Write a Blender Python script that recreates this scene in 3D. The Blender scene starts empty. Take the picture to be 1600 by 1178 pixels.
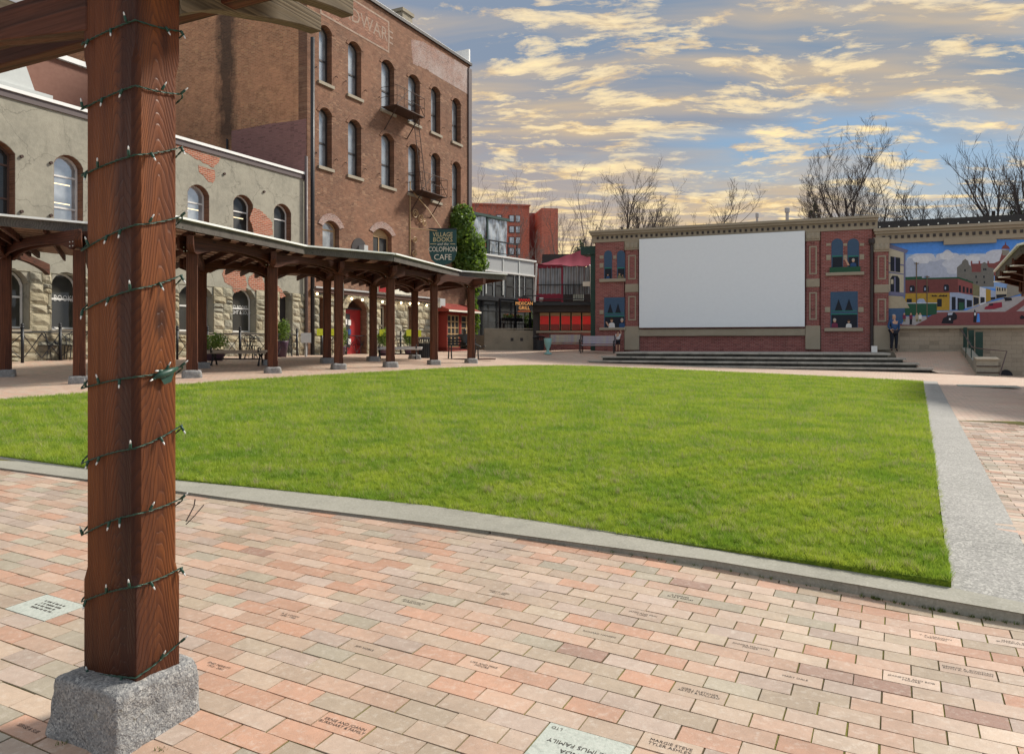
import bpy, bmesh, math, random
import numpy as np
from mathutils import Vector, Matrix, noise as mnoise
from mathutils.geometry import tessellate_polygon
random.seed(7)
rng = np.random.default_rng(7)
SC = bpy.context.scene
COL = SC.collection
R = math.radians
# ------------------------------------------------------------------ camera
F = 1193.7          # focal length in pixels of the 1600 px wide photograph
CX, CY = 800.0, 537.0
CZ = 1.43           # eye height
cam = bpy.data.cameras.new('camera')
cam.lens = F / 1600 * 36
cam.sensor_width = 36
cam.shift_y = -(589 - CY) / 1600
cam.clip_end = 2000
cam.clip_start = 0.05
camo = bpy.data.objects.new('camera', cam)
COL.objects.link(camo)
camo.location = (0, 0, CZ)
camo.rotation_euler = (R(90), 0, 0)
SC.camera = camo
# ------------------------------------------------------------------ exposure
SC.view_settings.view_transform = 'Standard'
SC.view_settings.look = 'None'
SC.view_settings.exposure = 0.55
SC.view_settings.gamma = 1
# ------------------------------------------------------------------ sun
SUN_AZ = R(62)      # bearing from +Y towards +X (right and ahead)
SUN_EL = R(40)
sd = Vector((math.sin(SUN_AZ) * math.cos(SUN_EL), math.cos(SUN_AZ) * math.cos(SUN_EL), math.sin(SUN_EL)))
sun = bpy.data.lights.new('sun', 'SUN')
sun.energy = 3.8
sun.angle = R(11)
sun.color = (1.0, 0.93, 0.82)
suno = bpy.data.objects.new('sun', sun)
COL.objects.link(suno)
suno.rotation_euler = (-sd).to_track_quat('-Z', 'Y').to_euler()
suno.location = (0, 0, 40)
# ------------------------------------------------------------------ node helper
class NT:
    def __init__(s, tree):
        s.t = tree; s.n = tree.nodes; s.l = tree.links; s.n.clear()
    def node(s, kind, **kw):
        n = s.n.new(kind)
        for k, v in kw.items():
            if k[0] == '_':
                n.inputs[int(k[1:])].default_value = v
            else:
                setattr(n, k, v)
        return n
    def put(s, sock, v):
        if isinstance(v, bpy.types.NodeSocket): s.l.new(v, sock)
        else: sock.default_value = v
    def math(s, op, a, b=0.5, c=None, clamp=False):
        n = s.node('ShaderNodeMath', operation=op, use_clamp=clamp)
        s.put(n.inputs[0], a); s.put(n.inputs[1], b)
        if c is not None: s.put(n.inputs[2], c)
        return n.outputs[0]
    def vmath(s, op, a, b=(0, 0, 0)):
        n = s.node('ShaderNodeVectorMath', operation=op)
        s.put(n.inputs[0], a); s.put(n.inputs[1], b)
        return n.outputs[0]
    def mix(s, f, a, b, blend='MIX'):
        n = s.node('ShaderNodeMix', data_type='RGBA', blend_type=blend)
        s.put(n.inputs[0], f); s.put(n.inputs[6], a if isinstance(a, bpy.types.NodeSocket) else c4(a)); s.put(n.inputs[7], b if isinstance(b, bpy.types.NodeSocket) else c4(b))
        return n.outputs[2]
    def ramp(s, f, stops, interp='LINEAR'):
        n = s.node('ShaderNodeValToRGB')
        cr = n.color_ramp; cr.interpolation = interp
        while len(cr.elements) < len(stops): cr.elements.new(0.5)
        for e, (p, c) in zip(cr.elements, stops):
            e.position = p; e.color = c4(c) if not isinstance(c, (int, float)) else (c, c, c, 1)
        s.put(n.inputs[0], f)
        return n.outputs[0]
    def maprange(s, v, a, b, c=0.0, d=1.0):
        n = s.node('ShaderNodeMapRange')
        s.put(n.inputs[0], v)
        for i, x in enumerate((a, b, c, d)): n.inputs[i + 1].default_value = x
        return n.outputs[0]
    def mapping(s, vec, scale=(1, 1, 1), loc=(0, 0, 0), rot=(0, 0, 0)):
        n = s.node('ShaderNodeMapping')
        s.put(n.inputs[0], vec); n.inputs[1].default_value = loc; n.inputs[2].default_value = rot; n.inputs[3].default_value = scale
        return n.outputs[0]
    def noise(s, vec, scale, detail=4, rough=0.55, dist=0.0, col=False):
        n = s.node('ShaderNodeTexNoise')
        s.put(n.inputs['Vector'], vec); s.put(n.inputs['Scale'], scale)
        n.inputs['Detail'].default_value = detail; n.inputs['Roughness'].default_value = rough; n.inputs['Distortion'].default_value = dist
        return n.outputs[1 if col else 0]
    def coord(s, which='Object'):
        return s.node('ShaderNodeTexCoord').outputs[which]
    def pos(s):
        return s.node('ShaderNodeNewGeometry').outputs['Position']
    def bump(s, h, strength=0.5, dist=0.01, normal=None):
        n = s.node('ShaderNodeBump')
        n.inputs['Strength'].default_value = strength; n.inputs['Distance'].default_value = dist
        s.put(n.inputs['Height'], h)
        if normal is not None: s.l.new(normal, n.inputs['Normal'])
        return n.outputs[0]
    def out(s, base, rough=0.8, normal=None, metallic=0.0, spec=0.5, **kw):
        b = s.node('ShaderNodeBsdfPrincipled')
        s.put(b.inputs['Base Color'], base if isinstance(base, bpy.types.NodeSocket) else c4(base))
        s.put(b.inputs['Roughness'], rough); s.put(b.inputs['Metallic'], metallic); s.put(b.inputs['Specular IOR Level'], spec)
        if normal is not None: s.l.new(normal, b.inputs['Normal'])
        for k, v in kw.items(): s.put(b.inputs[k.replace('_', ' ')], v)
        o = s.node('ShaderNodeOutputMaterial')
        s.l.new(b.outputs[0], o.inputs[0])
        return b
def c4(c):
    if isinstance(c, (int, float)): return (c, c, c, 1)
    return tuple(c) if len(c) == 4 else (*c, 1)
def srgb(r, g, b):
    f = lambda x: (x / 255 / 12.92) if x / 255 <= 0.04045 else ((x / 255 + 0.055) / 1.055) ** 2.4
    return (f(r), f(g), f(b))
MATS = {}
def newmat(name):
    m = bpy.data.materials.new(name); m.use_nodes = True
    MATS[name] = m
    return m, NT(m.node_tree)
# ------------------------------------------------------------------ sky
world = bpy.data.worlds.new('World'); SC.world = world; world.use_nodes = True
t = NT(world.node_tree)
sky = t.node('ShaderNodeTexSky', sky_type='NISHITA', sun_disc=False)
sky.sun_elevation = SUN_EL; sky.sun_rotation = SUN_AZ; sky.air_density = 1.2; sky.dust_density = 0.6
g = t.coord('Generated')
sep = t.node('ShaderNodeSeparateXYZ'); t.l.new(g, sep.inputs[0])
gx, gy, gz = sep.outputs
zz = t.math('ADD', t.math('MAXIMUM', gz, 0.0), 0.11)
cmb = t.node('ShaderNodeCombineXYZ')
t.l.new(t.math('DIVIDE', gx, zz), cmb.inputs[0]); t.l.new(t.math('DIVIDE', gy, zz), cmb.inputs[1])
pl = cmb.outputs[0]
warp = t.vmath('SUBTRACT', t.noise(pl, 1.1, 3, 0.5, col=True), (0.5, 0.5, 0.5))
wn = t.node('ShaderNodeVectorMath', operation='SCALE'); t.l.new(warp, wn.inputs[0]); wn.inputs[3].default_value = 0.42
plw = t.vmath('ADD', pl, wn.outputs[0])
veil = t.noise(t.mapping(plw, (0.5, 1.0, 1), (3.1, 7.7, 0)), 1.1, 6, 0.55)
puff = t.noise(t.mapping(plw, (0.72, 1.3, 1), (4.6, 1.3, 0)), 6.6, 10, 0.64)
puff2 = t.noise(t.mapping(plw, (0.72, 1.3, 1), (4.575, 1.25, 0)), 6.4, 5, 0.55)
# share of grey veil, less towards the right where blue gaps show
side = t.math('MULTIPLY', t.math('SUBTRACT', t.math('MULTIPLY', gx, 0.85), 0.28), 0.34)
veilm = t.ramp(t.math('SUBTRACT', veil, side), [(0.34, 0.0), (0.52, 1.0)])
horm = t.maprange(gz, 0.05, 0.22, 1.0, 0.0)
veilm = t.math('MAXIMUM', veilm, horm)
puffm = t.ramp(t.math('ADD', puff, t.math('MULTIPLY', horm, 0.03)), [(0.495, 0.0), (0.57, 0.65), (0.68, 1.0)])
lit = t.ramp(t.math('ADD', t.math('MULTIPLY', t.math('SUBTRACT', puff, puff2), 2.2), 0.55), [(0.3, (0.58, 0.45, 0.32)), (0.5, (0.88, 0.63, 0.31)), (0.75, (1.06, 0.83, 0.46))])
lit = t.mix(t.maprange(gz, 0.25, 0.55, 0.0, 0.4), lit, (0.62, 0.60, 0.58))
veilc = t.mix(t.maprange(gz, 0.0, 0.35), (0.70, 0.46, 0.25), (0.24, 0.30, 0.40))
veilc = t.mix(t.maprange(gx, -0.1, 0.65), veilc, t.mix(t.maprange(gz, 0.02, 0.3), (0.56, 0.52, 0.46), (0.19, 0.29, 0.41)))
streak = t.noise(t.mapping(plw, (0.45, 2.4, 1), (1.0, 2.0, 0)), 1.6, 5, 0.5)
veilc = t.mix(t.math('MULTIPLY', t.ramp(streak, [(0.42, 0.0), (0.62, 1.0)]), 0.55), veilc, (0.78, 0.56, 0.30))
bgs = t.node('ShaderNodeBackground'); t.l.new(t.mix(0.55, sky.outputs[0], (1.5, 2.7, 4.2)), bgs.inputs[0]); bgs.inputs[1].default_value = 0.075
cloudc = t.mix(puffm, veilc, lit)
# away from the sunset side and high overhead the cloud deck turns a plain pale grey-blue
away = t.math('MAXIMUM', t.maprange(gy, 0.62, 0.1), t.maprange(gz, 0.42, 0.7))
cloudc = t.mix(away, cloudc, t.mix(t.math('MULTIPLY', puffm, 0.5), (0.58, 0.615, 0.66), (0.74, 0.74, 0.75)))
bgc = t.node('ShaderNodeBackground'); t.l.new(cloudc, bgc.inputs[0]); bgc.inputs[1].default_value = 0.72
mx = t.node('ShaderNodeMixShader')
t.l.new(t.math('MAXIMUM', veilm, puffm), mx.inputs[0]); t.l.new(bgs.outputs[0], mx.inputs[1]); t.l.new(bgc.outputs[0], mx.inputs[2])
wo = t.node('ShaderNodeOutputWorld'); t.l.new(mx.outputs[0], wo.inputs[0])
SC.cycles.max_bounces = 6
SC.cycles.transparent_max_bounces = 6
SC.cycles.use_denoising = True
# ------------------------------------------------------------------ places
def W(px, py, d):
    """world point seen at photograph pixel px, py at distance d ahead"""
    return Vector(((px - CX) / F * d, d, CZ - (py - CY) / F * d))
def zrel(z): return CZ + z
class Fac:
    """a straight facade through the point seen at column px0, d0 metres ahead, running at an angle"""
    def __init__(s, px0, d0, deg):
        s.a = R(deg); s.c, s.s = math.cos(s.a), math.sin(s.a)
        s.ox, s.oy = (px0 - CX) / F * d0, d0
    def t(s, px):
        k = (px - CX) / F
        return (k * s.oy - s.ox) / (s.c - k * s.s)
    def d(s, px): return s.oy + s.t(px) * s.s
    def z(s, px, py): return CZ - (py - CY) / F * s.d(px)
    def xy(s, t, n=0.0): return (s.ox + t * s.c - n * s.s, s.oy + t * s.s + n * s.c)
# ------------------------------------------------------------------ mesh building
PM = {}
def link(o):
    COL.objects.link(o); return o
def thing(name, label, cat, loc=(0, 0, 0), rotz=0.0, group=None):
    o = bpy.data.objects.new(name, None); link(o)
    o.location = loc; o.rotation_euler = (0, 0, rotz); o.empty_display_size = 0.2
    o['label'] = label; o['category'] = cat
    if group: o['group'] = group
    PM[o.name] = Matrix.Translation(Vector(loc)) @ Matrix.Rotation(rotz, 4, 'Z')
    return o
def tag(o, label=None, cat=None, group=None, kind=None):
    if label: o['label'] = label
    if cat: o['category'] = cat
    if group: o['group'] = group
    if kind: o['kind'] = kind
    return o
def wmat(p):
    if p is None: return Matrix.Identity(4)
    if p.name in PM: return PM[p.name]
    return wmat(p.parent) @ Matrix.LocRotScale(p.location, p.rotation_euler, p.scale)
def copy_tree(o, parent=None):
    c = o.copy(); COL.objects.link(c)
    if parent is not None: c.parent = parent
    for ch in list(o.children): copy_tree(ch, c)
    return c
class MB:
    def __init__(s): s.v = []; s.f = []
    def add(s, vs, fs):
        b = len(s.v); s.v += [tuple(v) for v in vs]; s.f += [tuple(b + i for i in f) for f in fs]; return s
    def box(s, x0, x1, y0, y1, z0, z1):
        return s.add([(x0, y0, z0), (x1, y0, z0), (x1, y1, z0), (x0, y1, z0), (x0, y0, z1), (x1, y0, z1), (x1, y1, z1), (x0, y1, z1)],
                     [(3, 2, 1, 0), (4, 5, 6, 7), (0, 1, 5, 4), (1, 2, 6, 5), (2, 3, 7, 6), (3, 0, 4, 7)])
    def hexa(s, p):
        return s.add(p, [(3, 2, 1, 0), (4, 5, 6, 7), (0, 1, 5, 4), (1, 2, 6, 5), (2, 3, 7, 6), (3, 0, 4, 7)])
    def beam(s, p, q, w, h, up=(0, 0, 1)):
        """rectangular bar from p to q (centres), w across, h in the up direction"""
        p, q = Vector(p), Vector(q); d = (q - p).normalized(); u = Vector(up)
        r = d.cross(u).normalized(); u = r.cross(d).normalized()
        P = []
        for c in (p, q):
            P.append([c - r * w / 2 - u * h / 2, c + r * w / 2 - u * h / 2, c + r * w / 2 + u * h / 2, c - r * w / 2 + u * h / 2])
        a, b = P
        return s.add(a + b, [(0, 1, 2, 3), (7, 6, 5, 4), (4, 5, 1, 0), (5, 6, 2, 1), (6, 7, 3, 2), (7, 4, 0, 3)])
    def tube(s, pts, r, n=6, cap=True):
        pts = [Vector(p) for p in pts]; rs = r if hasattr(r, '__len__') else [r] * len(pts)
        base = len(s.v); prev = None
        for i, p in enumerate(pts):
            d = (pts[min(i + 1, len(pts) - 1)] - pts[max(i - 1, 0)])
            d = d.normalized() if d.length > 1e-9 else Vector((0, 0, 1))
            if prev is None:
                a = d.orthogonal().normalized()
            else:
                a = prev - d * prev.dot(d)
                a = a.normalized() if a.length > 1e-6 else d.orthogonal().normalized()
            prev = a; b = d.cross(a)
            for k in range(n):
                t_ = 2 * math.pi * k / n
                s.v.append(tuple(p + (a * math.cos(t_) + b * math.sin(t_)) * rs[i]))
        for i in range(len(pts) - 1):
            for k in range(n):
                k2 = (k + 1) % n
                s.f.append((base + i * n + k, base + i * n + k2, base + (i + 1) * n + k2, base + (i + 1) * n + k))
        if cap:
            s.f.append(tuple(base + k for k in range(n))[::-1])
            s.f.append(tuple(base + (len(pts) - 1) * n + k for k in range(n)))
        return s
    def lathe(s, prof, c=(0, 0, 0), n=16, sx=1.0, sy=1.0):
        base = len(s.v)
        for r_, z in prof:
            for k in range(n):
                a = 2 * math.pi * k / n
                s.v.append((c[0] + r_ * sx * math.cos(a), c[1] + r_ * sy * math.sin(a), c[2] + z))
        for i in range(len(prof) - 1):
            for k in range(n):
                k2 = (k + 1) % n
                s.f.append((base + i * n + k, base + i * n + k2, base + (i + 1) * n + k2, base + (i + 1) * n + k))
        s.f.append(tuple(base + k for k in range(n))[::-1]); s.f.append(tuple(base + (len(prof) - 1) * n + k for k in range(n)))
        return s
    def plate(s, pts, y0, y1):
        """outline pts (x, z) drawn counter-clockwise seen from -y, given thickness y0 (front) .. y1"""
        n = len(pts); tris = tessellate_polygon([[Vector((p[0], p[1], 0)) for p in pts]])
        vs = [(p[0], y0, p[1]) for p in pts] + [(p[0], y1, p[1]) for p in pts]
        fs = []
        for a, b, c in tris:
            ar = (pts[b][0] - pts[a][0]) * (pts[c][1] - pts[a][1]) - (pts[b][1] - pts[a][1]) * (pts[c][0] - pts[a][0])
            if ar < 0: a, b, c = a, c, b
            fs.append((a, b, c)); fs.append((n + a, n + c, n + b))
        A = sum(pts[i][0] * pts[(i + 1) % n][1] - pts[(i + 1) % n][0] * pts[i][1] for i in range(n))
        for i in range(n):
            j = (i + 1) % n
            fs.append((i, n + i, n + j, j) if A > 0 else (j, n + j, n + i, i))
        return s.add(vs, fs)
    def holed(s, outer, holes, y0, y1):
        """wall slab with openings; outlines of (x, z)"""
        loops = [outer] + holes
        flat = [p for lo in loops for p in lo]; n = len(flat)
        tris = tessellate_polygon([[Vector((p[0], p[1], 0)) for p in lo] for lo in loops])
        vs = [(p[0], y0, p[1]) for p in flat] + [(p[0], y1, p[1]) for p in flat]
        fs = []
        for a, b, c in tris:
            ar = (flat[b][0] - flat[a][0]) * (flat[c][1] - flat[a][1]) - (flat[b][1] - flat[a][1]) * (flat[c][0] - flat[a][0])
            if abs(ar) < 1e-9: continue
            if ar < 0: a, b, c = a, c, b
            fs.append((a, b, c)); fs.append((n + a, n + c, n + b))
        o = 0
        for li, lo in enumerate(loops):
            m = len(lo)
            A = sum(lo[i][0] * lo[(i + 1) % m][1] - lo[(i + 1) % m][0] * lo[i][1] for i in range(m))
            for i in range(m):
                j = (i + 1) % m
                q = (o + i, n + o + i, n + o + j, o + j)
                if (A < 0) != (li > 0): q = q[::-1]
                fs.append(q)
            o += m
        return s.add(vs, fs)
    def build(s, name, mat, parent=None, world=False, bevel=0.0, smooth=False, kind=None, label=None, recentre=True):
        vs = s.v
        if world and parent is not None:
            inv = wmat(parent).inverted(); vs = [tuple(inv @ Vector(v)) for v in vs]
        c = Vector((0, 0, 0))
        if recentre and vs:
            a = np.array(vs, dtype=float); c = Vector(((a.min(0) + a.max(0)) / 2).tolist()); vs = (a - np.array(c)).tolist()
        me = bpy.data.meshes.new(name); me.from_pydata(vs, [], s.f); me.update()
        if smooth:
            me.polygons.foreach_set('use_smooth', [True] * len(me.polygons))
        if mat is not None: me.materials.append(MATS[mat] if isinstance(mat, str) else mat)
        o = bpy.data.objects.new(name, me); link(o); o.location = c
        if parent is not None: o.parent = parent
        if bevel:
            m = o.modifiers.new('bevel', 'BEVEL'); m.width = bevel; m.segments = 1; m.limit_method = 'ANGLE'
        if kind: o['kind'] = kind
        if label: o['label'] = label
        return o
def rect(x0, x1, z0, z1): return [(x0, z0), (x1, z0), (x1, z1), (x0, z1)]
def arch(x0, x1, z0, zs, zt, n=10):
    """opening with a segmental arch: springing at zs, crown at zt"""
    w = (x1 - x0) / 2; h = zt - zs; xc = (x0 + x1) / 2
    r = (w * w + h * h) / (2 * h); a0 = math.asin(min(1, w / r))
    if h > w * 0.999: a0 = math.pi / 2; r = w
    pts = [(x0, z0), (x1, z0)]
    for i in range(n + 1):
        a = a0 - 2 * a0 * i / n
        pts.append((xc + r * math.sin(a), zt - r + r * math.cos(a)))
    return pts
def lettering(body, size, mat, parent, loc, rot, name='lettering', align='CENTER', sx=1.0, extrude=0.0, spacing=1.0, shear=0.0):
    cu = bpy.data.curves.new(name, 'FONT'); cu.body = body; cu.size = size; cu.align_x = align; cu.align_y = 'CENTER'
    cu.extrude = extrude; cu.space_line = 0.95; cu.space_character = spacing; cu.resolution_u = 2; cu.shear = shear
    tmp = bpy.data.objects.new(name, cu); COL.objects.link(tmp)
    dg = bpy.context.evaluated_depsgraph_get()
    me = bpy.data.meshes.new_from_object(tmp.evaluated_get(dg))
    bpy.data.objects.remove(tmp); bpy.data.curves.remove(cu)
    me.materials.clear(); me.materials.append(MATS[mat])
    o = bpy.data.objects.new(name, me); link(o); o.parent = parent; o.location = loc; o.rotation_euler = rot; o.scale = (sx, 1, 1)
    return o
def tps(pts, lam=1e-3):
    P = np.array(pts, float); n = len(P); X = P[:, :2]
    U = lambda r2: np.where(r2 > 1e-12, r2 * np.log(np.maximum(r2, 1e-12)), 0.0)
    D = ((X[:, None] - X[None]) ** 2).sum(-1)
    A = np.zeros((n + 3, n + 3)); A[:n, :n] = U(D) + lam * np.eye(n); A[:n, n] = 1; A[:n, n + 1:] = X; A[n, :n] = 1; A[n + 1:, :n] = X.T
    w = np.linalg.solve(A, np.r_[P[:, 2], 0, 0, 0])
    def f(x, y):
        x = np.atleast_1d(np.asarray(x, float)); y = np.atleast_1d(np.asarray(y, float))
        out = np.empty(x.size)
        for a in range(0, x.size, 20000):
            xs, ys = x.ravel()[a:a + 20000], y.ravel()[a:a + 20000]
            r2 = (xs[:, None] - X[:, 0]) ** 2 + (ys[:, None] - X[:, 1]) ** 2
            out[a:a + 20000] = U(r2) @ w[:n] + w[n] + w[n + 1] * xs + w[n + 2] * ys
        return out + CZ
    return f
# ------------------------------------------------------------------ materials
def simple(name, a, b=None, scale=8.0, rough=0.8, bump=0.2, bscale=None, dist=0.01, detail=5, metallic=0.0, spec=0.4, coord='Object'):
    m, t = newmat(name); v = t.coord(coord)
    b = b or tuple(x * 0.75 for x in a)
    n = t.noise(v, scale, detail, 0.6)
    c = t.mix(t.ramp(n, [(0.35, 0.0), (0.65, 1.0)]), a, b)
    nb = t.noise(v, bscale or scale * 4, 6, 0.6)
    c = t.mix(t.maprange(nb, 0.3, 0.7, 0.0, 0.25), c, tuple(x * 0.6 for x in a))
    t.out(c, rough, t.bump(nb, bump, dist) if bump else None, metallic, spec)
    return m
def paint(name, a, rough=0.6, wear=0.12, metallic=0.0, spec=0.4):
    m, t = newmat(name); v = t.coord()
    n = t.noise(v, 6, 5, 0.6)
    c = t.mix(t.maprange(n, 0.35, 0.75, 0.0, wear * 2), a, tuple(x * 0.5 + 0.02 for x in a))
    t.out(c, t.maprange(n, 0.3, 0.7, rough - 0.08, rough + 0.08), t.bump(n, 0.08, 0.005), metallic, spec)
    return m
def emit(name, c, s):
    m, t = newmat(name)
    e = t.node('ShaderNodeEmission'); e.inputs[0].default_value = c4(c); e.inputs[1].default_value = s
    o = t.node('ShaderNodeOutputMaterial'); t.l.new(e.outputs[0], o.inputs[0]); return m
def brickwall(name, c1, c2, mortar, bw=0.215, rh=0.072, mort=0.010, stain=(0.05, 0.035, 0.03), stain_amt=0.5, bump=0.6, pale=None, rough=0.9, axis='xz', warm=None, soot=False):
    """coursed brick in the wall's own plane (x along, z up)"""
    m, t = newmat(name); v = t.coord()
    sp = t.node('ShaderNodeSeparateXYZ'); t.l.new(v, sp.inputs[0])
    cb = t.node('ShaderNodeCombineXYZ'); t.l.new(sp.outputs[0 if axis == 'xz' else 1], cb.inputs[0]); t.l.new(sp.outputs[2], cb.inputs[1])
    p = t.vmath('ADD', cb.outputs[0], (100, 100, 0))
    b = t.node('ShaderNodeTexBrick', offset=0.5, offset_frequency=2, squash=1.0)
    t.l.new(p, b.inputs['Vector'])
    for k, x in (('Scale', 1.0), ('Mortar Size', mort), ('Mortar Smooth', 0.3), ('Bias', 0.0), ('Brick Width', bw), ('Row Height', rh)): b.inputs[k].default_value = x
    b.inputs['Color1'].default_value = c4(c1); b.inputs['Color2'].default_value = c4(c2); b.inputs['Mortar'].default_value = c4(mortar)
    c = b.outputs[0]
    # single bricks differ: a lookup that is constant over each brick-sized cell
    cell = t.vmath('FLOOR', t.vmath('MULTIPLY', p, (1 / bw, 1 / rh, 0)))
    wn = t.node('ShaderNodeTexWhiteNoise', noise_dimensions='2D'); t.l.new(cell, wn.inputs['Vector'])
    f = t.math('SUBTRACT', 1.0, b.outputs['Fac'])
    c = t.mix(t.math('MULTIPLY', f, t.ramp(wn.outputs[0], [(0.0, 0.8), (0.24, 0.0), (0.78, 0.0), (1.0, 0.6)])), c, t.mix(t.ramp(wn.outputs[0], [(0.4, 0.0), (0.6, 1.0)], 'CONSTANT'), tuple(x * 0.35 for x in c1), warm or tuple(min(1, x * 1.9) for x in c2)))
    n1 = t.noise(v, 0.55, 6, 0.65)
    n2 = t.noise(t.mapping(v, (2.2, 2.2, 0.35)), 1.0, 5, 0.6)
    dark = t.math('MULTIPLY', t.ramp(n1, [(0.42, 0.0), (0.68, 1.0)]), stain_amt)
    c = t.mix(dark, c, stain, 'MIX')
    c = t.mix(t.math('MULTIPLY', t.ramp(n2, [(0.55, 0.0), (0.8, 1.0)]), 0.35), c, stain)
    n4 = t.noise(v, 0.28, 5, 0.7)
    c = t.mix(t.math('MULTIPLY', t.ramp(n4, [(0.45, 0.0), (0.62, 1.0)]), 0.35 if stain_amt > 0.25 else 0.0), c, tuple(min(1, x * 1.7) for x in c1))
    n5 = t.noise(v, 2.6, 5, 0.7)
    c = t.mix(t.math('MULTIPLY', t.ramp(n5, [(0.5, 0.0), (0.66, 1.0)]), 0.5 if stain_amt > 0.25 else 0.1), c, tuple(x * 0.45 for x in c2))
    n3 = t.noise(v, 30, 4, 0.6)
    c = t.mix(t.maprange(n3, 0.3, 0.7, 0.0, 0.35), c, tuple(x * 1.5 for x in c1), 'MIX')
    if pale: c = t.mix(t.math('MULTIPLY', t.ramp(t.math('ADD', t.math('MULTIPLY', n1, 0.5), t.math('MULTIPLY', n3, 0.5)), [(0.44, 0.0), (0.58, 1.0)]), pale[1]), c, pale[0])
    if soot:      # long black streak of an old flue
        wx = t.math('ADD', sp.outputs[0], t.math('MULTIPLY', t.math('SUBTRACT', t.noise(t.mapping(v, (1, 1, 0.5)), 1.6, 5, 0.7), 0.5), 1.6))
        ms = t.math('MULTIPLY', t.ramp(t.math('ABSOLUTE', t.math('SUBTRACT', wx, SOOTX)), [(0.25, 1.0), (0.75, 0.0)]), t.maprange(sp.outputs[2], 10.0, 11.2))
        c = t.mix(t.math('MULTIPLY', ms, 0.8), c, (0.035, 0.028, 0.024))
    h = t.math('ADD', t.math('MULTIPLY', f, 0.6), t.math('MULTIPLY', n3, 0.4))
    t.out(c, rough, t.bump(h, bump, 0.012), 0, 0.25)
    return m
_f = Fac(480, 33.45, math.degrees(math.atan2(0.8923, 0.4514)) + 90); SOOTX = 22.0 - _f.t(354)
OLD1, OLD2 = (0.23, 0.112, 0.066), (0.12, 0.062, 0.042)
brickwall('old_brick', OLD1, OLD2, (0.19, 0.145, 0.11), stain_amt=0.6, warm=(0.40, 0.26, 0.16))
brickwall('old_brick_side_lightened', (0.47, 0.225, 0.12), (0.27, 0.135, 0.075), (0.42, 0.30, 0.20), stain_amt=0.28, soot=True, warm=(0.62, 0.38, 0.18))  # side wall brick coloured lighter to make up for the sunlight it misses
brickwall('old_brick_ghost', (0.26, 0.13, 0.09), (0.16, 0.08, 0.065), (0.33, 0.28, 0.25), stain_amt=0.25, pale=((0.50, 0.45, 0.43), 0.6))
brickwall('old_brick_sign', (0.27, 0.12, 0.075), (0.17, 0.075, 0.05), (0.25, 0.19, 0.15), stain_amt=0.2, warm=(0.5, 0.3, 0.2))
brickwall('old_brick_lilac', (0.29, 0.145, 0.135), (0.24, 0.12, 0.11), (0.21, 0.14, 0.12), stain_amt=0.12, warm=(0.2, 0.11, 0.1))
brickwall('whitewashed_brick', (0.42, 0.39, 0.37), (0.30, 0.27, 0.25), (0.5, 0.48, 0.45), stain_amt=0.25, pale=((0.6, 0.58, 0.56), 0.5))
brickwall('exposed_brick', (0.40, 0.13, 0.07), (0.25, 0.085, 0.05), (0.42, 0.36, 0.29), stain_amt=0.15, mort=0.012, bump=1.0, warm=(0.5, 0.25, 0.16))
brickwall('mural_brick', (0.25, 0.085, 0.075), (0.17, 0.055, 0.055), (0.30, 0.20, 0.19), bw=0.22, rh=0.075, stain_amt=0.1, warm=(0.34, 0.16, 0.14))
brickwall('far_red_brick', (0.50, 0.15, 0.10), (0.44, 0.13, 0.09), (0.44, 0.19, 0.14), stain_amt=0.08)
brickwall('block_wall_tan', (0.34, 0.29, 0.225), (0.31, 0.265, 0.205), (0.21, 0.18, 0.14), bw=0.42, rh=0.2, mort=0.008, stain=(0.16, 0.14, 0.1), stain_amt=0.2, warm=(0.37, 0.32, 0.25))
# stucco: grey-green render with blotches, fine cracks and runs
m, t = newmat('stucco'); v = t.coord()
n1 = t.noise(v, 0.9, 7, 0.62); n2 = t.noise(v, 5.0, 6, 0.65); n3 = t.noise(t.mapping(v, (1.2, 1.2, 0.25)), 2.0, 5, 0.6)
c = t.mix(t.ramp(n1, [(0.35, 0.0), (0.66, 1.0)]), (0.335, 0.315, 0.255), (0.25, 0.238, 0.195))
c = t.mix(t.math('MULTIPLY', t.ramp(n2, [(0.4, 0.0), (0.7, 1.0)]), 0.55), c, (0.39, 0.37, 0.30))
c = t.mix(t.math('MULTIPLY', t.ramp(n3, [(0.55, 0.0), (0.78, 1.0)]), 0.45), c, (0.16, 0.15, 0.12))
vo = t.node('ShaderNodeTexVoronoi', feature='DISTANCE_TO_EDGE'); t.l.new(t.vmath('ADD', v, t.vmath('MULTIPLY', t.noise(v, 3, 3, 0.5, col=True), (0.6, 0.6, 0.6))), vo.inputs['Vector']); vo.inputs['Scale'].default_value = 0.55
c = t.mix(t.math('MULTIPLY', t.ramp(vo.outputs[0], [(0.0, 1.0), (0.012, 0.0)]), 0.55), c, (0.12, 0.11, 0.09))
t.out(c, 0.92, t.bump(t.math('ADD', t.noise(v, 40, 5, 0.7), t.math('MULTIPLY', n2, 2.0)), 0.5, 0.01), 0, 0.2)
simple('rubble_mortar', (0.32, 0.29, 0.21), (0.24, 0.21, 0.15), 4, 0.95, 0.8, 20, 0.02)
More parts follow.
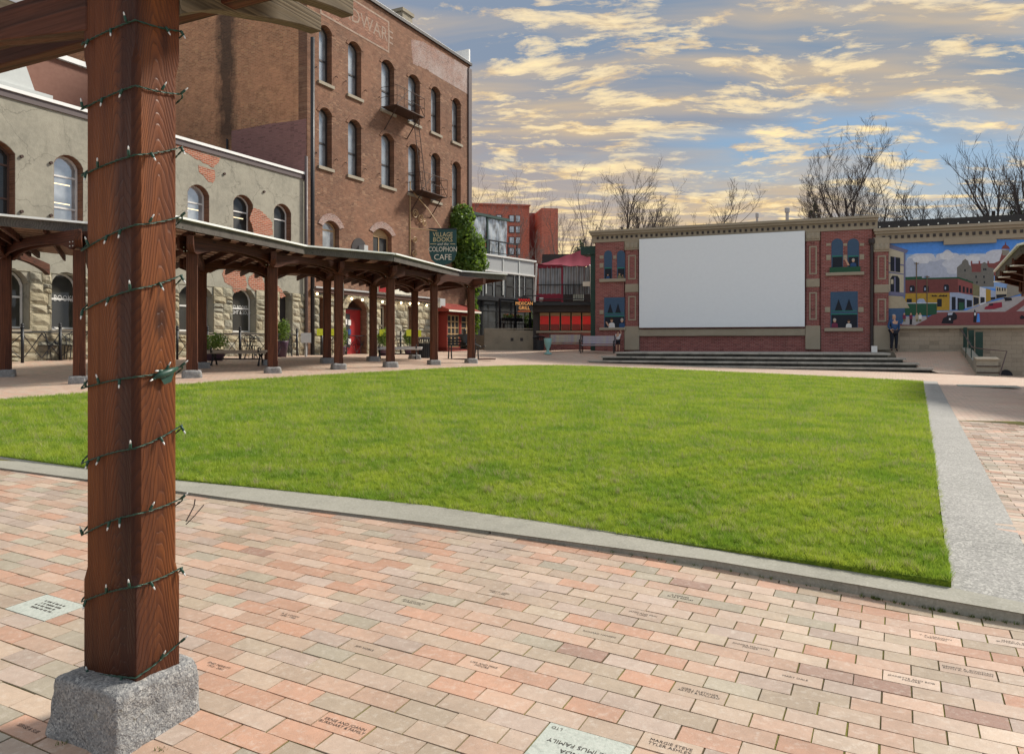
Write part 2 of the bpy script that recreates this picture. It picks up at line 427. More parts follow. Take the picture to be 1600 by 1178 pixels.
# field stones: one colour each
def varied(name, stops, scale=12.0, rough=0.85, bump=0.6, dist=0.01, attr=None, rough_var=None, grain=0.3, spec=0.35, lichen=None):
    m, t = newmat(name); v = t.coord()
    if attr:
        a = t.node('ShaderNodeAttribute', attribute_name=attr); r_ = a.outputs['Fac']; v = t.pos()
    else:
        r_ = t.node('ShaderNodeObjectInfo').outputs['Random']
        v = t.vmath('ADD', v, t.node('ShaderNodeObjectInfo').outputs['Location'])
    c = t.ramp(r_, stops, 'CONSTANT')
    r2 = t.math('FRACT', t.math('MULTIPLY', r_, 37.31)); r3 = t.math('FRACT', t.math('MULTIPLY', r_, 91.7))
    c = t.mix(t.maprange(r2, 0, 1, 0.0, 0.22), c, (0.05, 0.04, 0.035))
    n = t.noise(v, scale, 6, 0.65); nf = t.noise(v, scale * 9, 3, 0.6)
    c = t.mix(t.maprange(n, 0.3, 0.72, 0.0, grain), c, t.mix(0.5, c, (0.06, 0.05, 0.04)))
    c = t.mix(t.maprange(nf, 0.45, 0.8, 0.0, grain), c, t.mix(0.35, c, (0.8, 0.78, 0.72)))
    if attr or rough_var:      # dirt drifting over the bricks, grit, pale bloom
        wp_ = t.pos(); dn = t.noise(wp_, 2.6, 6, 0.7); c = t.mix(t.math('MULTIPLY', t.ramp(dn, [(0.46, 0.0), (0.72, 1.0)]), 0.40), c, (0.20, 0.15, 0.11))
        gn = t.noise(wp_, 260, 3, 0.7); c = t.mix(t.math('MULTIPLY', t.ramp(gn, [(0.60, 0.0), (0.72, 1.0)]), 0.55), c, (0.10, 0.08, 0.06))
        bl_ = t.noise(wp_, 34, 6, 0.72); c = t.mix(t.math('MULTIPLY', t.ramp(bl_, [(0.52, 0.0), (0.74, 1.0)]), 0.45), c, (0.66, 0.60, 0.52))
    if lichen: c = t.mix(t.math('MULTIPLY', t.ramp(t.noise(v, scale * 0.35, 5, 0.6), [(0.55, 0.0), (0.7, 1.0)]), 0.5), c, lichen)
    ro = t.math('ADD', rough, t.math('MULTIPLY', t.math('SUBTRACT', r3, 0.5), rough_var)) if rough_var else rough
    t.out(c, ro, t.bump(t.math('ADD', n, t.math('MULTIPLY', nf, 0.35)), bump, dist), 0, spec)
    return m
STONE = [(0.0, (0.42, 0.37, 0.25)), (0.22, (0.37, 0.34, 0.245)), (0.42, (0.46, 0.41, 0.29)), (0.6, (0.33, 0.31, 0.24)), (0.78, (0.43, 0.37, 0.24)), (0.92, (0.38, 0.32, 0.21))]
varied('field_stone', STONE, 5, 0.9, 0.8, 0.03, grain=0.4, lichen=(0.2, 0.19, 0.13))
PAV = [(0.0, (0.58, 0.325, 0.215)), (0.14, (0.56, 0.365, 0.26)), (0.34, (0.53, 0.395, 0.29)), (0.52, (0.49, 0.385, 0.28)), (0.66, (0.50, 0.38, 0.305)), (0.80, (0.43, 0.37, 0.275)), (0.88, (0.57, 0.42, 0.32)), (0.985, (0.36, 0.215, 0.16))]
varied('paver', PAV, 28, 0.38, 0.5, 0.003, rough_var=0.36, grain=0.32, spec=0.75)
varied('paver_joined', PAV, 28, 0.38, 0.5, 0.003, attr='tone', rough_var=0.36, grain=0.32, spec=0.75)
# paving too far away to tell the bricks apart
m, t = newmat('far_paving'); v = t.pos()
pr = t.mapping(v, rot=(0, 0, -R(-26.75)))
b = t.node('ShaderNodeTexBrick', offset=0.5); t.l.new(t.vmath('ADD', pr, (200, 200, 0)), b.inputs['Vector'])
for k, x in (('Scale', 1.0), ('Mortar Size', 0.004), ('Mortar Smooth', 0.2), ('Bias', 0.0), ('Brick Width', 0.203), ('Row Height', 0.1015)): b.inputs[k].default_value = x
b.inputs['Color1'].default_value = c4((0.60, 0.46, 0.37)); b.inputs['Color2'].default_value = c4((0.50, 0.40, 0.33)); b.inputs['Mortar'].default_value = c4((0.16, 0.13, 0.08))
cell = t.vmath('FLOOR', t.vmath('MULTIPLY', t.vmath('ADD', pr, (200, 200, 0)), (1 / .203, 1 / .1015, 0)))
wn = t.node('ShaderNodeTexWhiteNoise', noise_dimensions='2D'); t.l.new(cell, wn.inputs['Vector'])
c = t.mix(0.6, b.outputs[0], t.ramp(wn.outputs[0], [(p_, c_) for p_, c_ in PAV], 'CONSTANT'))
c = t.mix(b.outputs['Fac'], c, (0.16, 0.13, 0.08))
nb = t.noise(v, 0.35, 5, 0.6); c = t.mix(t.math('MULTIPLY', t.ramp(nb, [(0.42, 0.0), (0.68, 1.0)]), 0.35), c, (0.32, 0.20, 0.155))
t.out(c, t.maprange(wn.outputs[0], 0, 1, 0.42, 0.7), t.bump(t.math('SUBTRACT', 1.0, b.outputs['Fac']), 0.4, 0.004), 0, 0.5)
# mossy bed between the bricks
m, t = newmat('mossy_joint'); v = t.pos(); n = t.noise(v, 3, 5, 0.6)
c = t.mix(t.ramp(n, [(0.4, 0.0), (0.6, 1.0)]), (0.10, 0.08, 0.045), (0.19, 0.185, 0.05))
t.out(c, 0.95, t.bump(t.noise(v, 120, 4, 0.7), 0.8, 0.01), 0, 0.1)
simple('moss', (0.13, 0.17, 0.03), (0.06, 0.09, 0.015), 20, 0.95, 0.8, 60, 0.01)
# aggregate concrete of the kerb and the strip
def concrete(name, a, b, rough=0.85, speck=0.0, coord='pos', stain=0.35):
    m, t = newmat(name); v = t.pos() if coord == 'pos' else t.coord()
    n1 = t.noise(v, 1.3, 6, 0.65); n2 = t.noise(v, 90, 3, 0.7)
    c = t.mix(t.ramp(n1, [(0.35, 0.0), (0.65, 1.0)]), a, b)
    c = t.mix(t.math('MULTIPLY', t.ramp(t.noise(v, 4.0, 6, 0.7), [(0.5, 0.0), (0.75, 1.0)]), stain), c, tuple(x * 0.35 for x in a))
    c = t.mix(t.maprange(n2, 0.35, 0.7, 0, 0.3), c, tuple(x * 0.5 for x in a))
    if speck:
        vo = t.node('ShaderNodeTexVoronoi'); t.l.new(v, vo.inputs['Vector']); vo.inputs['Scale'].default_value = 95
        se = t.node('ShaderNodeSeparateColor'); t.l.new(vo.outputs['Color'], se.inputs[0])
        c = t.mix(t.math('MULTIPLY', t.ramp(se.outputs[0], [(0.72, 0.0), (0.80, 1.0)]), speck), c, (0.62, 0.60, 0.55))
        c = t.mix(t.math('MULTIPLY', t.ramp(se.outputs[1], [(0.75, 0.0), (0.82, 1.0)]), speck), c, (0.07, 0.07, 0.065))
    t.out(c, rough, t.bump(n2, 0.5, 0.004), 0, 0.35)
concrete('kerb_concrete', (0.34, 0.325, 0.27), (0.27, 0.26, 0.215), 0.8, 0.10)
concrete('strip_aggregate', (0.31, 0.30, 0.28), (0.25, 0.245, 0.225), 0.7, 0.38)
concrete('step_concrete', (0.46, 0.45, 0.41), (0.30, 0.29, 0.26), 0.8, 0.0, stain=0.8)
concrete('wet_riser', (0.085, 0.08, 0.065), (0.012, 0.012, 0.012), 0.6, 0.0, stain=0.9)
concrete('ramp_concrete', (0.32, 0.28, 0.21), (0.25, 0.22, 0.165), 0.85, 0.0)
concrete('tan_stone', (0.36, 0.315, 0.245), (0.32, 0.28, 0.215), 0.85, 0.0, coord='o', stain=0.12)
concrete('plaque_stone', (0.47, 0.50, 0.445), (0.42, 0.45, 0.40), 0.7, 0.15, stain=0.15)
# granite
m, t = newmat('granite'); v = t.coord()
vo = t.node('ShaderNodeTexVoronoi'); t.l.new(t.vmath('ADD', v, t.vmath('MULTIPLY', t.noise(v, 60, 3, 0.5, col=True), (0.012, 0.012, 0.012))), vo.inputs['Vector']); vo.inputs['Scale'].default_value = 170
se = t.node('ShaderNodeSeparateColor'); t.l.new(vo.outputs['Color'], se.inputs[0])
c = t.ramp(se.outputs[0], [(0.0, (0.13, 0.13, 0.135)), (0.14, (0.24, 0.24, 0.24)), (0.45, (0.31, 0.305, 0.295)), (0.75, (0.43, 0.42, 0.40)), (0.94, (0.17, 0.17, 0.175))], 'CONSTANT')
c = t.mix(t.maprange(t.noise(v, 14, 5, 0.65), 0.35, 0.65, 0, 0.6), c, (0.17, 0.17, 0.17))
c = t.mix(t.math('MULTIPLY', t.ramp(t.noise(v, 6, 4, 0.6), [(0.62, 0.0), (0.72, 1.0)]), 0.4), c, (0.42, 0.36, 0.18))
t.out(c, 0.75, t.bump(t.math('ADD', t.noise(v, 22, 6, 0.65), t.math('MULTIPLY', t.noise(v, 150, 3, 0.6), 0.3)), 0.9, 0.02), 0, 0.4)
# timbers: growth rings cut by the faces, stretched along z (or x)
def wood(name, dark, mid, light, axis='z', ring=26.0, off=(0.31, 0.22, 0.0), rough=0.62, grey=None, bump=0.35, streak=1.0, blotch=0.6, taper=0.0, band=False):
    m, t = newmat(name); v = t.coord()
    st = {'z': (1, 1, 0.07), 'x': (0.07, 1, 1), 'y': (1, 0.07, 1)}[axis]
    p = t.mapping(v, st, off)
    wp = t.vmath('ADD', p, t.vmath('MULTIPLY', t.vmath('SUBTRACT', t.noise(p, 3.2, 4, 0.5, col=True), (0.5, 0.5, 0.5)), (0.22, 0.22, 0.0) if axis == 'z' else (0.0, 0.22, 0.22)))
    ln = t.node('ShaderNodeVectorMath', operation='LENGTH')
    t.l.new(t.vmath('MULTIPLY', wp, {'z': (1, 1, 0), 'x': (0, 1, 1), 'y': (1, 0, 1)}[axis]), ln.inputs[0])
    rad_ = ln.outputs['Value']
    if taper:
        sz = t.node('ShaderNodeSeparateXYZ'); t.l.new(v, sz.inputs[0]); rad_ = t.math('ADD', rad_, t.math('MULTIPLY', sz.outputs[2], taper)); rad_ = t.math('ADD', rad_, t.math('MULTIPLY', t.noise(t.mapping(v, (1, 1, 0.6)), 2.4, 3, 0.5), 0.10))
    rings = t.math('FRACT', t.math('MULTIPLY', rad_, ring))
    lines = t.ramp(rings, [(0.0, 1.0), (0.10, 0.75), (0.55, 0.05), (0.88, 0.0), (1.0, 1.0)])
    fine = t.noise(t.mapping(v, {'z': (110, 110, 2.2), 'x': (2.2, 110, 110), 'y': (110, 2.2, 110)}[axis]), 1.0, 4, 0.6)
    blo = t.noise(t.mapping(v, {'z': (3.5, 3.5, 0.9), 'x': (0.9, 3.5, 3.5), 'y': (3.5, 0.9, 3.5)}[axis]), 1.0, 5, 0.6)
    c = t.mix(t.ramp(blo, [(0.3, 0.0), (0.7, 1.0)]), mid, light)
    c = t.mix(t.math('MULTIPLY', lines, 0.75 * streak), c, dark)
    c = t.mix(t.math('MULTIPLY', t.ramp(fine, [(0.45, 0.0), (0.75, 1.0)]), 0.5), c, dark)
    dk = t.noise(t.mapping(v, {'z': (5, 5, 0.8), 'x': (0.8, 5, 5), 'y': (5, 0.8, 5)}[axis], (3, 1, 2)), 1.0, 5, 0.65)
    c = t.mix(t.math('MULTIPLY', t.ramp(dk, [(0.48, 0.0), (0.7, 1.0)]), blotch), c, dark)
    vk = t.node('ShaderNodeTexVoronoi'); t.l.new(t.mapping(v, {'z': (4, 4, 1.5), 'x': (1.5, 4, 4), 'y': (4, 1.5, 4)}[axis]), vk.inputs['Vector']); vk.inputs['Scale'].default_value = 1.0
    c = t.mix(t.math('MULTIPLY', t.ramp(vk.outputs[0], [(0.0, 1.0), (0.08, 0.7), (0.13, 0.0)]), 0.85), c, tuple(x * 0.5 for x in dark))
    if grey: c = t.mix(grey[1], c, grey[0])
    if band:      # old dark stain down the front corner and the damp foot
        sz2 = t.node('ShaderNodeSeparateXYZ'); t.l.new(v, sz2.inputs[0]); wob = t.math('MULTIPLY', t.math('SUBTRACT', t.noise(t.mapping(v, (4, 4, 1.2)), 1.0, 4, 0.6), 0.5), 0.05)
        bx_ = t.math('ADD', sz2.outputs[0], wob)
        m1_ = t.math('MULTIPLY', t.maprange(bx_, 0.02, 0.065, 0.0, 1.0), t.maprange(sz2.outputs[1], -0.06, -0.08, 0.0, 1.0))
        m2_ = t.maprange(t.math('ADD', sz2.outputs[2], t.math('MULTIPLY', wob, 5.0)), -1.52, -1.22, 0.75, 0.0)
        c = t.mix(t.math('MULTIPLY', t.math('MAXIMUM', m1_, m2_), 0.8), c, dark)
    h = t.math('ADD', t.math('MULTIPLY', lines, -0.6), t.math('MULTIPLY', fine, -0.5))
    t.out(c, t.maprange(fine, 0.3, 0.7, rough - 0.08, rough + 0.1), t.bump(h, bump, 0.004), 0, 0.22)
    return m
wood('near_post_wood', (0.030, 0.009, 0.006), (0.115, 0.031, 0.010), (0.23, 0.075, 0.019), ring=120, bump=0.6, blotch=0.65, streak=0.62, off=(-0.085, 0.005, 0.0), taper=0.16, band=True, rough=0.5)
wood('stained_post', (0.028, 0.011, 0.008), (0.115, 0.036, 0.018), (0.17, 0.058, 0.026), ring=26)
wood('stained_beam', (0.022, 0.009, 0.007), (0.075, 0.024, 0.014), (0.12, 0.04, 0.02), axis='x', ring=26)
wood('weathered_beam', (0.045, 0.034, 0.022), (0.15, 0.115, 0.07), (0.21, 0.165, 0.105), axis='x', ring=90, rough=0.8, bump=0.6)
wood('grey_fascia', (0.05, 0.043, 0.04), (0.115, 0.10, 0.09), (0.16, 0.14, 0.125), axis='x', ring=30, rough=0.85)
wood('roof_board', (0.10, 0.05, 0.03), (0.36, 0.22, 0.15), (0.46, 0.30, 0.21), axis='x', ring=18, rough=0.75)
wood('bench_slat', (0.22, 0.17, 0.12), (0.46, 0.37, 0.28), (0.58, 0.49, 0.39), axis='x', ring=30, rough=0.7)
simple('bench_purple', (0.34, 0.31, 0.44), (0.42, 0.40, 0.36), 5, 0.5, 0.2)
simple('bench_olive', (0.44, 0.40, 0.26), (0.30, 0.27, 0.36), 4, 0.5, 0.2)
paint('flashing', (0.82, 0.82, 0.80), 0.45, 0.08)
paint('iron_black', (0.014, 0.015, 0.019), 0.45, 0.1)
paint('bin_black', (0.018, 0.022, 0.030), 0.4, 0.1)
paint('bronze', (0.055, 0.05, 0.045), 0.35, 0.3, 0.7)
paint('white_paint', (0.72, 0.71, 0.68), 0.5)
paint('cream_paint', (0.52, 0.47, 0.35), 0.5)
paint('grey_metal', (0.42, 0.43, 0.43), 0.5, 0.1)
paint('pale_metal', (0.55, 0.57, 0.55), 0.5, 0.1)
paint('brown_panel', (0.20, 0.085, 0.055), 0.7, 0.15)
paint('dark_trim', (0.035, 0.028, 0.028), 0.55)
paint('window_dark', (0.028, 0.022, 0.022), 0.5)
paint('brown_frame', (0.11, 0.06, 0.045), 0.6)
paint('ochre_frame', (0.42, 0.28, 0.14), 0.5)
paint('red_paint', (0.30, 0.014, 0.014), 0.45)
paint('bright_red', (0.85, 0.03, 0.025), 0.5)
paint('brick_red_paint', (0.24, 0.03, 0.02), 0.5)
paint('maroon_cloth', (0.22, 0.018, 0.04), 0.85, 0.2)
paint('teal_paint', (0.22, 0.42, 0.40), 0.45)
paint('sign_green', (0.010, 0.062, 0.062), 0.5)
paint('sign_gold', (0.62, 0.53, 0.28), 0.5)
paint('sign_cream', (0.74, 0.71, 0.60), 0.5)
paint('letter_dark', (0.05, 0.04, 0.035), 0.9)
paint('letter_white', (0.75, 0.74, 0.71), 0.6)
paint('ghost_paint', (0.36, 0.26, 0.20), 0.9, 0.4)
paint('neon_yellow', (0.72, 0.80, 0.05), 0.6)
paint('orange_paint', (0.65, 0.16, 0.04), 0.5)
paint('pot_purple', (0.085, 0.045, 0.075), 0.5)
paint('rust_iron', (0.055, 0.028, 0.02), 0.7)
paint('lead_pipe', (0.10, 0.075, 0.075), 0.5)
paint('dark_green', (0.014, 0.05, 0.04), 0.6)
paint('string_green', (0.012, 0.055, 0.035), 0.45)
paint('screen_white', (0.76, 0.82, 0.88), 0.7, 0.03)
paint('skin', (0.50, 0.30, 0.21), 0.6, 0.05)
paint('cloth_blue', (0.028, 0.075, 0.19), 0.9)
paint('cloth_navy', (0.012, 0.015, 0.028), 0.9)
paint('cloth_white', (0.62, 0.64, 0.66), 0.9)
paint('cloth_wine', (0.16, 0.03, 0.07), 0.9)
paint('hair_grey', (0.42, 0.40, 0.38), 0.9)
paint('hair_dark', (0.05, 0.03, 0.02), 0.9)
paint('shoe', (0.02, 0.018, 0.016), 0.5)
paint('asphalt_roof', (0.03, 0.032, 0.034), 0.8)
paint('clear_bulb', (0.70, 0.72, 0.70), 0.2)
# window glass: dark room behind a strong reflection of the sky
def glass(name, base, refl=0.45, rough=0.04, tint=(0.85, 0.9, 0.95)):
    m, t = newmat(name); v = t.coord()
    b = t.node('ShaderNodeBsdfPrincipled'); n = t.noise(v, 1.3, 3, 0.5)
    t.put(b.inputs['Base Color'], t.mix(t.ramp(n, [(0.4, 0.0), (0.6, 1.0)]), base, tuple(x * 0.45 for x in base))); b.inputs['Roughness'].default_value = 0.6
    gl = t.node('ShaderNodeBsdfGlossy'); gl.inputs[0].default_value = c4(tint); gl.inputs[1].default_value = rough
    t.l.new(t.bump(t.noise(v, 0.9, 2, 0.5), 0.03, 0.05), gl.inputs['Normal'])
    mx = t.node('ShaderNodeMixShader'); mx.inputs[0].default_value = refl
    t.l.new(b.outputs[0], mx.inputs[1]); t.l.new(gl.outputs[0], mx.inputs[2])
    o = t.node('ShaderNodeOutputMaterial'); t.l.new(mx.outputs[0], o.inputs[0])
glass('pane_sky', (0.27, 0.285, 0.29), 0.42, 0.25, (0.66, 0.70, 0.74))
glass('pane_dark', (0.016, 0.017, 0.016), 0.035)
glass('pane_shop', (0.035, 0.032, 0.02), 0.045)
glass('pane_curtain', (0.42, 0.44, 0.45), 0.3, 0.1)
glass('vinyl_clear', (0.13, 0.125, 0.13), 0.14, 0.35)
emit('lit_orange', (1.0, 0.45, 0.14), 0.6)
emit('warm_bulb', (1.0, 0.72, 0.38), 5.0)
emit('tube_light', (1.0, 0.80, 0.50), 1.3)
# leaves
def leaf(name, a, b, trans=0.45, attr=None):
    m, t = newmat(name)
    if attr: r_ = t.node('ShaderNodeAttribute', attribute_name=attr).outputs['Fac']
    else: r_ = t.noise(t.pos(), 9, 3, 0.6)
    c = t.mix(t.ramp(r_, [(0.3, 0.0), (0.7, 1.0)]), a, b)
    d = t.node('ShaderNodeBsdfPrincipled'); t.put(d.inputs['Base Color'], c); d.inputs['Roughness'].default_value = 0.55
    tr = t.node('ShaderNodeBsdfTranslucent'); t.put(tr.inputs[0], t.mix(0.3, c, (0.35, 0.5, 0.03)))
    mx = t.node('ShaderNodeMixShader'); mx.inputs[0].default_value = trans
    t.l.new(d.outputs[0], mx.inputs[1]); t.l.new(tr.outputs[0], mx.inputs[2])
    o = t.node('ShaderNodeOutputMaterial'); t.l.new(mx.outputs[0], o.inputs[0])
leaf('ivy_leaf', (0.045, 0.10, 0.018), (0.15, 0.25, 0.04))
leaf('shrub_leaf', (0.06, 0.12, 0.02), (0.18, 0.26, 0.06))
leaf('conifer_leaf', (0.012, 0.03, 0.012), (0.03, 0.055, 0.02), 0.1)
paint('bark', (0.085, 0.07, 0.065), 0.9, 0.3)
paint('bark_grey', (0.15, 0.125, 0.115), 0.9, 0.3)
# grass: yellow and deep green drifts over the lawn, blade by blade variation
m, t = newmat('grass_blade'); v = t.pos()
a = t.node('ShaderNodeAttribute', attribute_name='tone').outputs['Fac']
h = t.node('ShaderNodeAttribute', attribute_name='tip').outputs['Fac']
drift = t.noise(t.mapping(v, (1, 1, 0.2)), 1.3, 8, 0.72)
c = t.mix(t.ramp(drift, [(0.40, 0.0), (0.60, 1.0)]), (0.245, 0.39, 0.038), (0.47, 0.56, 0.06))
c = t.mix(t.ramp(a, [(0.0, 0.75), (0.35, 0.0), (0.82, 0.0), (1.0, 0.65)]), c, t.mix(t.ramp(a, [(0.5, 0.0), (0.55, 1.0)]), (0.06, 0.14, 0.018), (0.68, 0.66, 0.24)))
c = t.mix(t.ramp(a, [(0.972, 0.0), (0.975, 1.0)]), c, (0.45, 0.40, 0.22))
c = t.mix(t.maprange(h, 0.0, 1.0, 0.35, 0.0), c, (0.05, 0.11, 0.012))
d = t.node('ShaderNodeBsdfPrincipled'); t.put(d.inputs['Base Color'], c); d.inputs['Roughness'].default_value = 0.5; d.inputs['Specular IOR Level'].default_value = 0.3
tr = t.node('ShaderNodeBsdfTranslucent'); t.put(tr.inputs[0], c)
mx = t.node('ShaderNodeMixShader'); mx.inputs[0].default_value = 0.45
t.l.new(d.outputs[0], mx.inputs[1]); t.l.new(tr.outputs[0], mx.inputs[2])
o = t.node('ShaderNodeOutputMaterial'); t.l.new(mx.outputs[0], o.inputs[0])
m, t = newmat('turf'); v = t.pos()
n = t.noise(v, 2.2, 6, 0.7); nf = t.noise(v, 45, 5, 0.7)
c = t.mix(t.ramp(n, [(0.35, 0.0), (0.65, 1.0)]), (0.16, 0.24, 0.02), (0.26, 0.31, 0.03))
c = t.mix(t.ramp(nf, [(0.35, 1.0), (0.6, 0.0)]), c, (0.06, 0.11, 0.014))
t.out(c, 0.95, t.bump(nf, 0.8, 0.03), 0, 0.1)
# asphalt / far ground
concrete('far_ground', (0.20, 0.19, 0.17), (0.16, 0.15, 0.14), 0.9)
# ------------------------------------------------------------------ terrain
near = lambda X, Y: -1.4292 - 0.0106 * X + 0.04784 * Y
LP = [(2.22, 3.86, -1.2), (3.42, 6.1, -1.16), (6.2, 11.35, -1.165), (9.6, 17.7, -1.18), (12.97, 24.1, -1.19), (-4.71, 7.02, -1.03), (-1.84, 5.77, -1.112), (0.17, 5.0, -1.172),
      (-8.4, 12.5, -0.92), (-6.5, 15.5, -0.82), (-3.6, 21.4, -0.79), (-0.45, 27.2, -0.81), (2.1, 31.2, -0.90), (7.0, 28.0, -1.0), (-9.6, 9.6, -0.98), (2.0, 15.0, -1.0)]
Lf = tps(LP)
TP = [(x, y, near(x, y)) for x in (-6, -3, 0, 2.6) for y in (1.2, 2.6, 4.0)]
TP += [(-6.5, 7.6, -1.0), (-4.6, 6.7, near(-4.6, 6.7)), (-10, 6, -1.05)]
TP += [(2.9, 4.33, -1.19), (3.9, 5.9, -1.185), (6.6, 11.1, -1.19), (10.0, 17.5, -1.21), (13.4, 23.9, -1.22), (4.5, 4.0, -1.27), (8, 8, -1.26), (14, 14, -1.32), (20, 20, -1.45)]
TP += [(-8.4, 12.5, -0.95), (-6.5, 15.5, -0.845), (-3.6, 21.4, -0.815), (-0.45, 27.2, -0.83), (2.1, 31.2, -0.925), (7.0, 28.2, -1.05), (2, 15, -1.1)]
TP += [(2.96, 36.4, -0.93), (10, 33.8, -1.08), (17.1, 30.9, -1.20), (20, 31, -1.33), (23, 34, -1.5)]
TP += [(-7.33, 17.5, -0.777), (-9.6, 17, -0.86), (-12.3, 18.6, -0.8), (-6.44, 20.5, -0.79), (-5.15, 22.75, -0.763), (-3.82, 24, -0.735), (-2.75, 26.9, -0.744), (-1.52, 28.4, -0.714),
       (-9, 22.3, -0.71), (-6.1, 25.2, -0.63), (-5.0, 28, -0.60), (-3.9, 30.6, -0.60), (-14.1, 23.2, -0.5), (-11.4, 28.4, -0.5), (-9.1, 33, -0.5), (-2.8, 45, -0.40), (1.6, 46, -0.40), (4.6, 41, -0.45), (-20, 15, -0.6)]
TP += [(-40, 25, -0.6), (-40, 60, -0.4), (0, 70, -0.4), (45, 60, -0.8), (40, 25, -1.5), (30, 5, -1.4), (-30, 0, -1.2), (0, -8, -1.75), (30, -8, -1.7)]
Tf = tps(TP)
def T1(x, y): return float(Tf(x, y)[0])
def hit(px, py, fn):
    k, q = (px - CX) / F, (py - CY) / F
    ds = np.linspace(1.2, 60, 1500); g_ = CZ - q * ds - fn(k * ds, ds)
    i = int(np.argmax(g_ < 0)); a, b = ds[max(i - 1, 0)], ds[i]
    ga, gb = g_[max(i - 1, 0)], g_[i]
    d = a + (b - a) * ga / (ga - gb) if ga != gb else a
    return (k * d, d)
def inpoly(x, y, poly):
    x = np.asarray(x); y = np.asarray(y); c = np.zeros(x.shape, bool); n = len(poly)
    for i in range(n):
        x0, y0 = poly[i]; x1, y1 = poly[(i + 1) % n]
        if y0 == y1: continue
        c ^= ((y0 > y) != (y1 > y)) & (x < (x1 - x0) * (y - y0) / (y1 - y0) + x0)
    return c
# brick lattice of the pavement: u along the courses, v across them (units of half a brick)
BT = np.array([-0.1844, 3.1391]); B1 = np.array([0.0908257, -0.04575604]); B2 = np.array([0.0457191, 0.09048366])
UN = 0.1017; BANG = math.atan2(B1[1], B1[0])
def uvxy(u, v): return BT + u * B1 + v * B2
BI = np.linalg.inv(np.c_[B1, B2])
def xyuv(x, y): return BI @ (np.array([x, y]) - BT)
# lawn outline
inner = [hit(px, py, Lf) for px, py in ((0, 712), (275, 748), (420, 763), (670, 791), (840, 815), (1100, 853), (1340, 887), (1487, 908))]
outer = [hit(px, py, Tf) for px, py in ((0, 733), (277, 770), (445, 793), (670, 821), (780, 836), (1110, 886), (1340, 929), (1600, 976))]
ext = lambda a, b, k: (a[0] + (a[0] - b[0]) * k, a[1] + (a[1] - b[1]) * k)
innerL = ext(inner[0], inner[2], 1.8); outerL = ext(outer[0], outer[2], 1.8)
C0 = (2.22, 3.86); C1 = (12.97, 24.1)
SD = np.array([C1[0] - C0[0], C1[1] - C0[1]]); SLEN = float(np.hypot(*SD)); SD = SD / SLEN; SN = np.array([SD[1], -SD[0]])
inner[-1] = C0
FAR = [(9.9, 26.2), (7.0, 27.95), (4.6, 29.7), (2.9, 30.9), (2.1, 31.2), (0.74, 29.6), (-0.45, 27.2), (-2.05, 24.5), (-3.6, 21.4), (-5.1, 18.2), (-6.5, 15.5), (-7.6, 13.5), (-8.4, 12.4), (-9.7, 10.9)]
lawn_poly = [C1] + FAR + [innerL] + inner
def gridmesh(name, poly, step, zf, mat, skirt=0.0, parent=None):
    bm = bmesh.new()
    vs = [bm.verts.new((x, y, 0)) for x, y in poly]; bm.faces.new(vs)
    xs = [p[0] for p in poly]; ys = [p[1] for p in poly]
    for ax, lo, hi in ((0, min(xs), max(xs)), (1, min(ys), max(ys))):
        k = math.ceil(lo / step) * step
        while k < hi:
            no = (1, 0, 0) if ax == 0 else (0, 1, 0); co = (k, 0, 0) if ax == 0 else (0, k, 0)
            bmesh.ops.bisect_plane(bm, geom=bm.verts[:] + bm.edges[:] + bm.faces[:], plane_co=co, plane_no=no, dist=1e-5)
            k += step
    if skirt:
        be = [e for e in bm.edges if e.is_boundary]
        r = bmesh.ops.extrude_edge_only(bm, edges=be)
        low = set(v for v in r['geom'] if isinstance(v, bmesh.types.BMVert))
    else: low = set()
    allv = list(bm.verts); z = zf(np.array([v.co.x for v in allv]), np.array([v.co.y for v in allv]))
    for v, zz_ in zip(allv, z): v.co.z = zz_ - (skirt if v in low else 0)
    bmesh.ops.recalc_face_normals(bm, faces=bm.faces[:])
    if sum(f.normal.z for f in bm.faces) < 0: bmesh.ops.reverse_faces(bm, faces=bm.faces[:])
    me = bpy.data.meshes.new(name); bm.to_mesh(me); bm.free()
    for p in me.polygons: p.use_smooth = not skirt
    me.materials.append(MATS[mat]); o = bpy.data.objects.new(name, me); link(o)
    if parent: o.parent = parent
    return o
# ground to the horizon
g_ = MB(); g_.add([(-500, -100, CZ - 2.3), (500, -100, CZ - 2.3), (500, 900, CZ - 2.3), (-500, 900, CZ - 2.3)], [(0, 1, 2, 3)])
tag(g_.build('ground', 'far_ground'), kind='structure')
def near_zone(x, y):
    q = BI @ np.vstack([np.ravel(x) - BT[0], np.ravel(y) - BT[1]])
    return (q[1] < 108) & (q[1] > -18) & (np.ravel(y) < 13.2)
def zfar(x, y):
    z = Tf(x, y); i = inpoly(x, y, lawn_poly); z[i] = np.minimum(z[i] - 0.02, Lf(x[i], y[i]) - 0.03)
    n_ = near_zone(x, y) & ~i; z[n_] -= 0.035
    return z - 0.0
# far paving as a numpy grid
xs = np.arange(-60, 60.1, 0.5); ys = np.arange(-6, 75.1, 0.5)
GX, GY = np.meshgrid(xs, ys); z = zfar(GX.ravel(), GY.ravel())
vs = np.c_[GX.ravel(), GY.ravel(), z]; nx = len(xs)
fs = [(j * nx + i, j * nx + i + 1, (j + 1) * nx + i + 1, (j + 1) * nx + i) for j in range(len(ys) - 1) for i in range(nx - 1)]
b_ = MB(); b_.v = vs.tolist(); b_.f = fs
tag(b_.build('plaza_paving', 'far_paving', smooth=True, recentre=False), kind='structure')
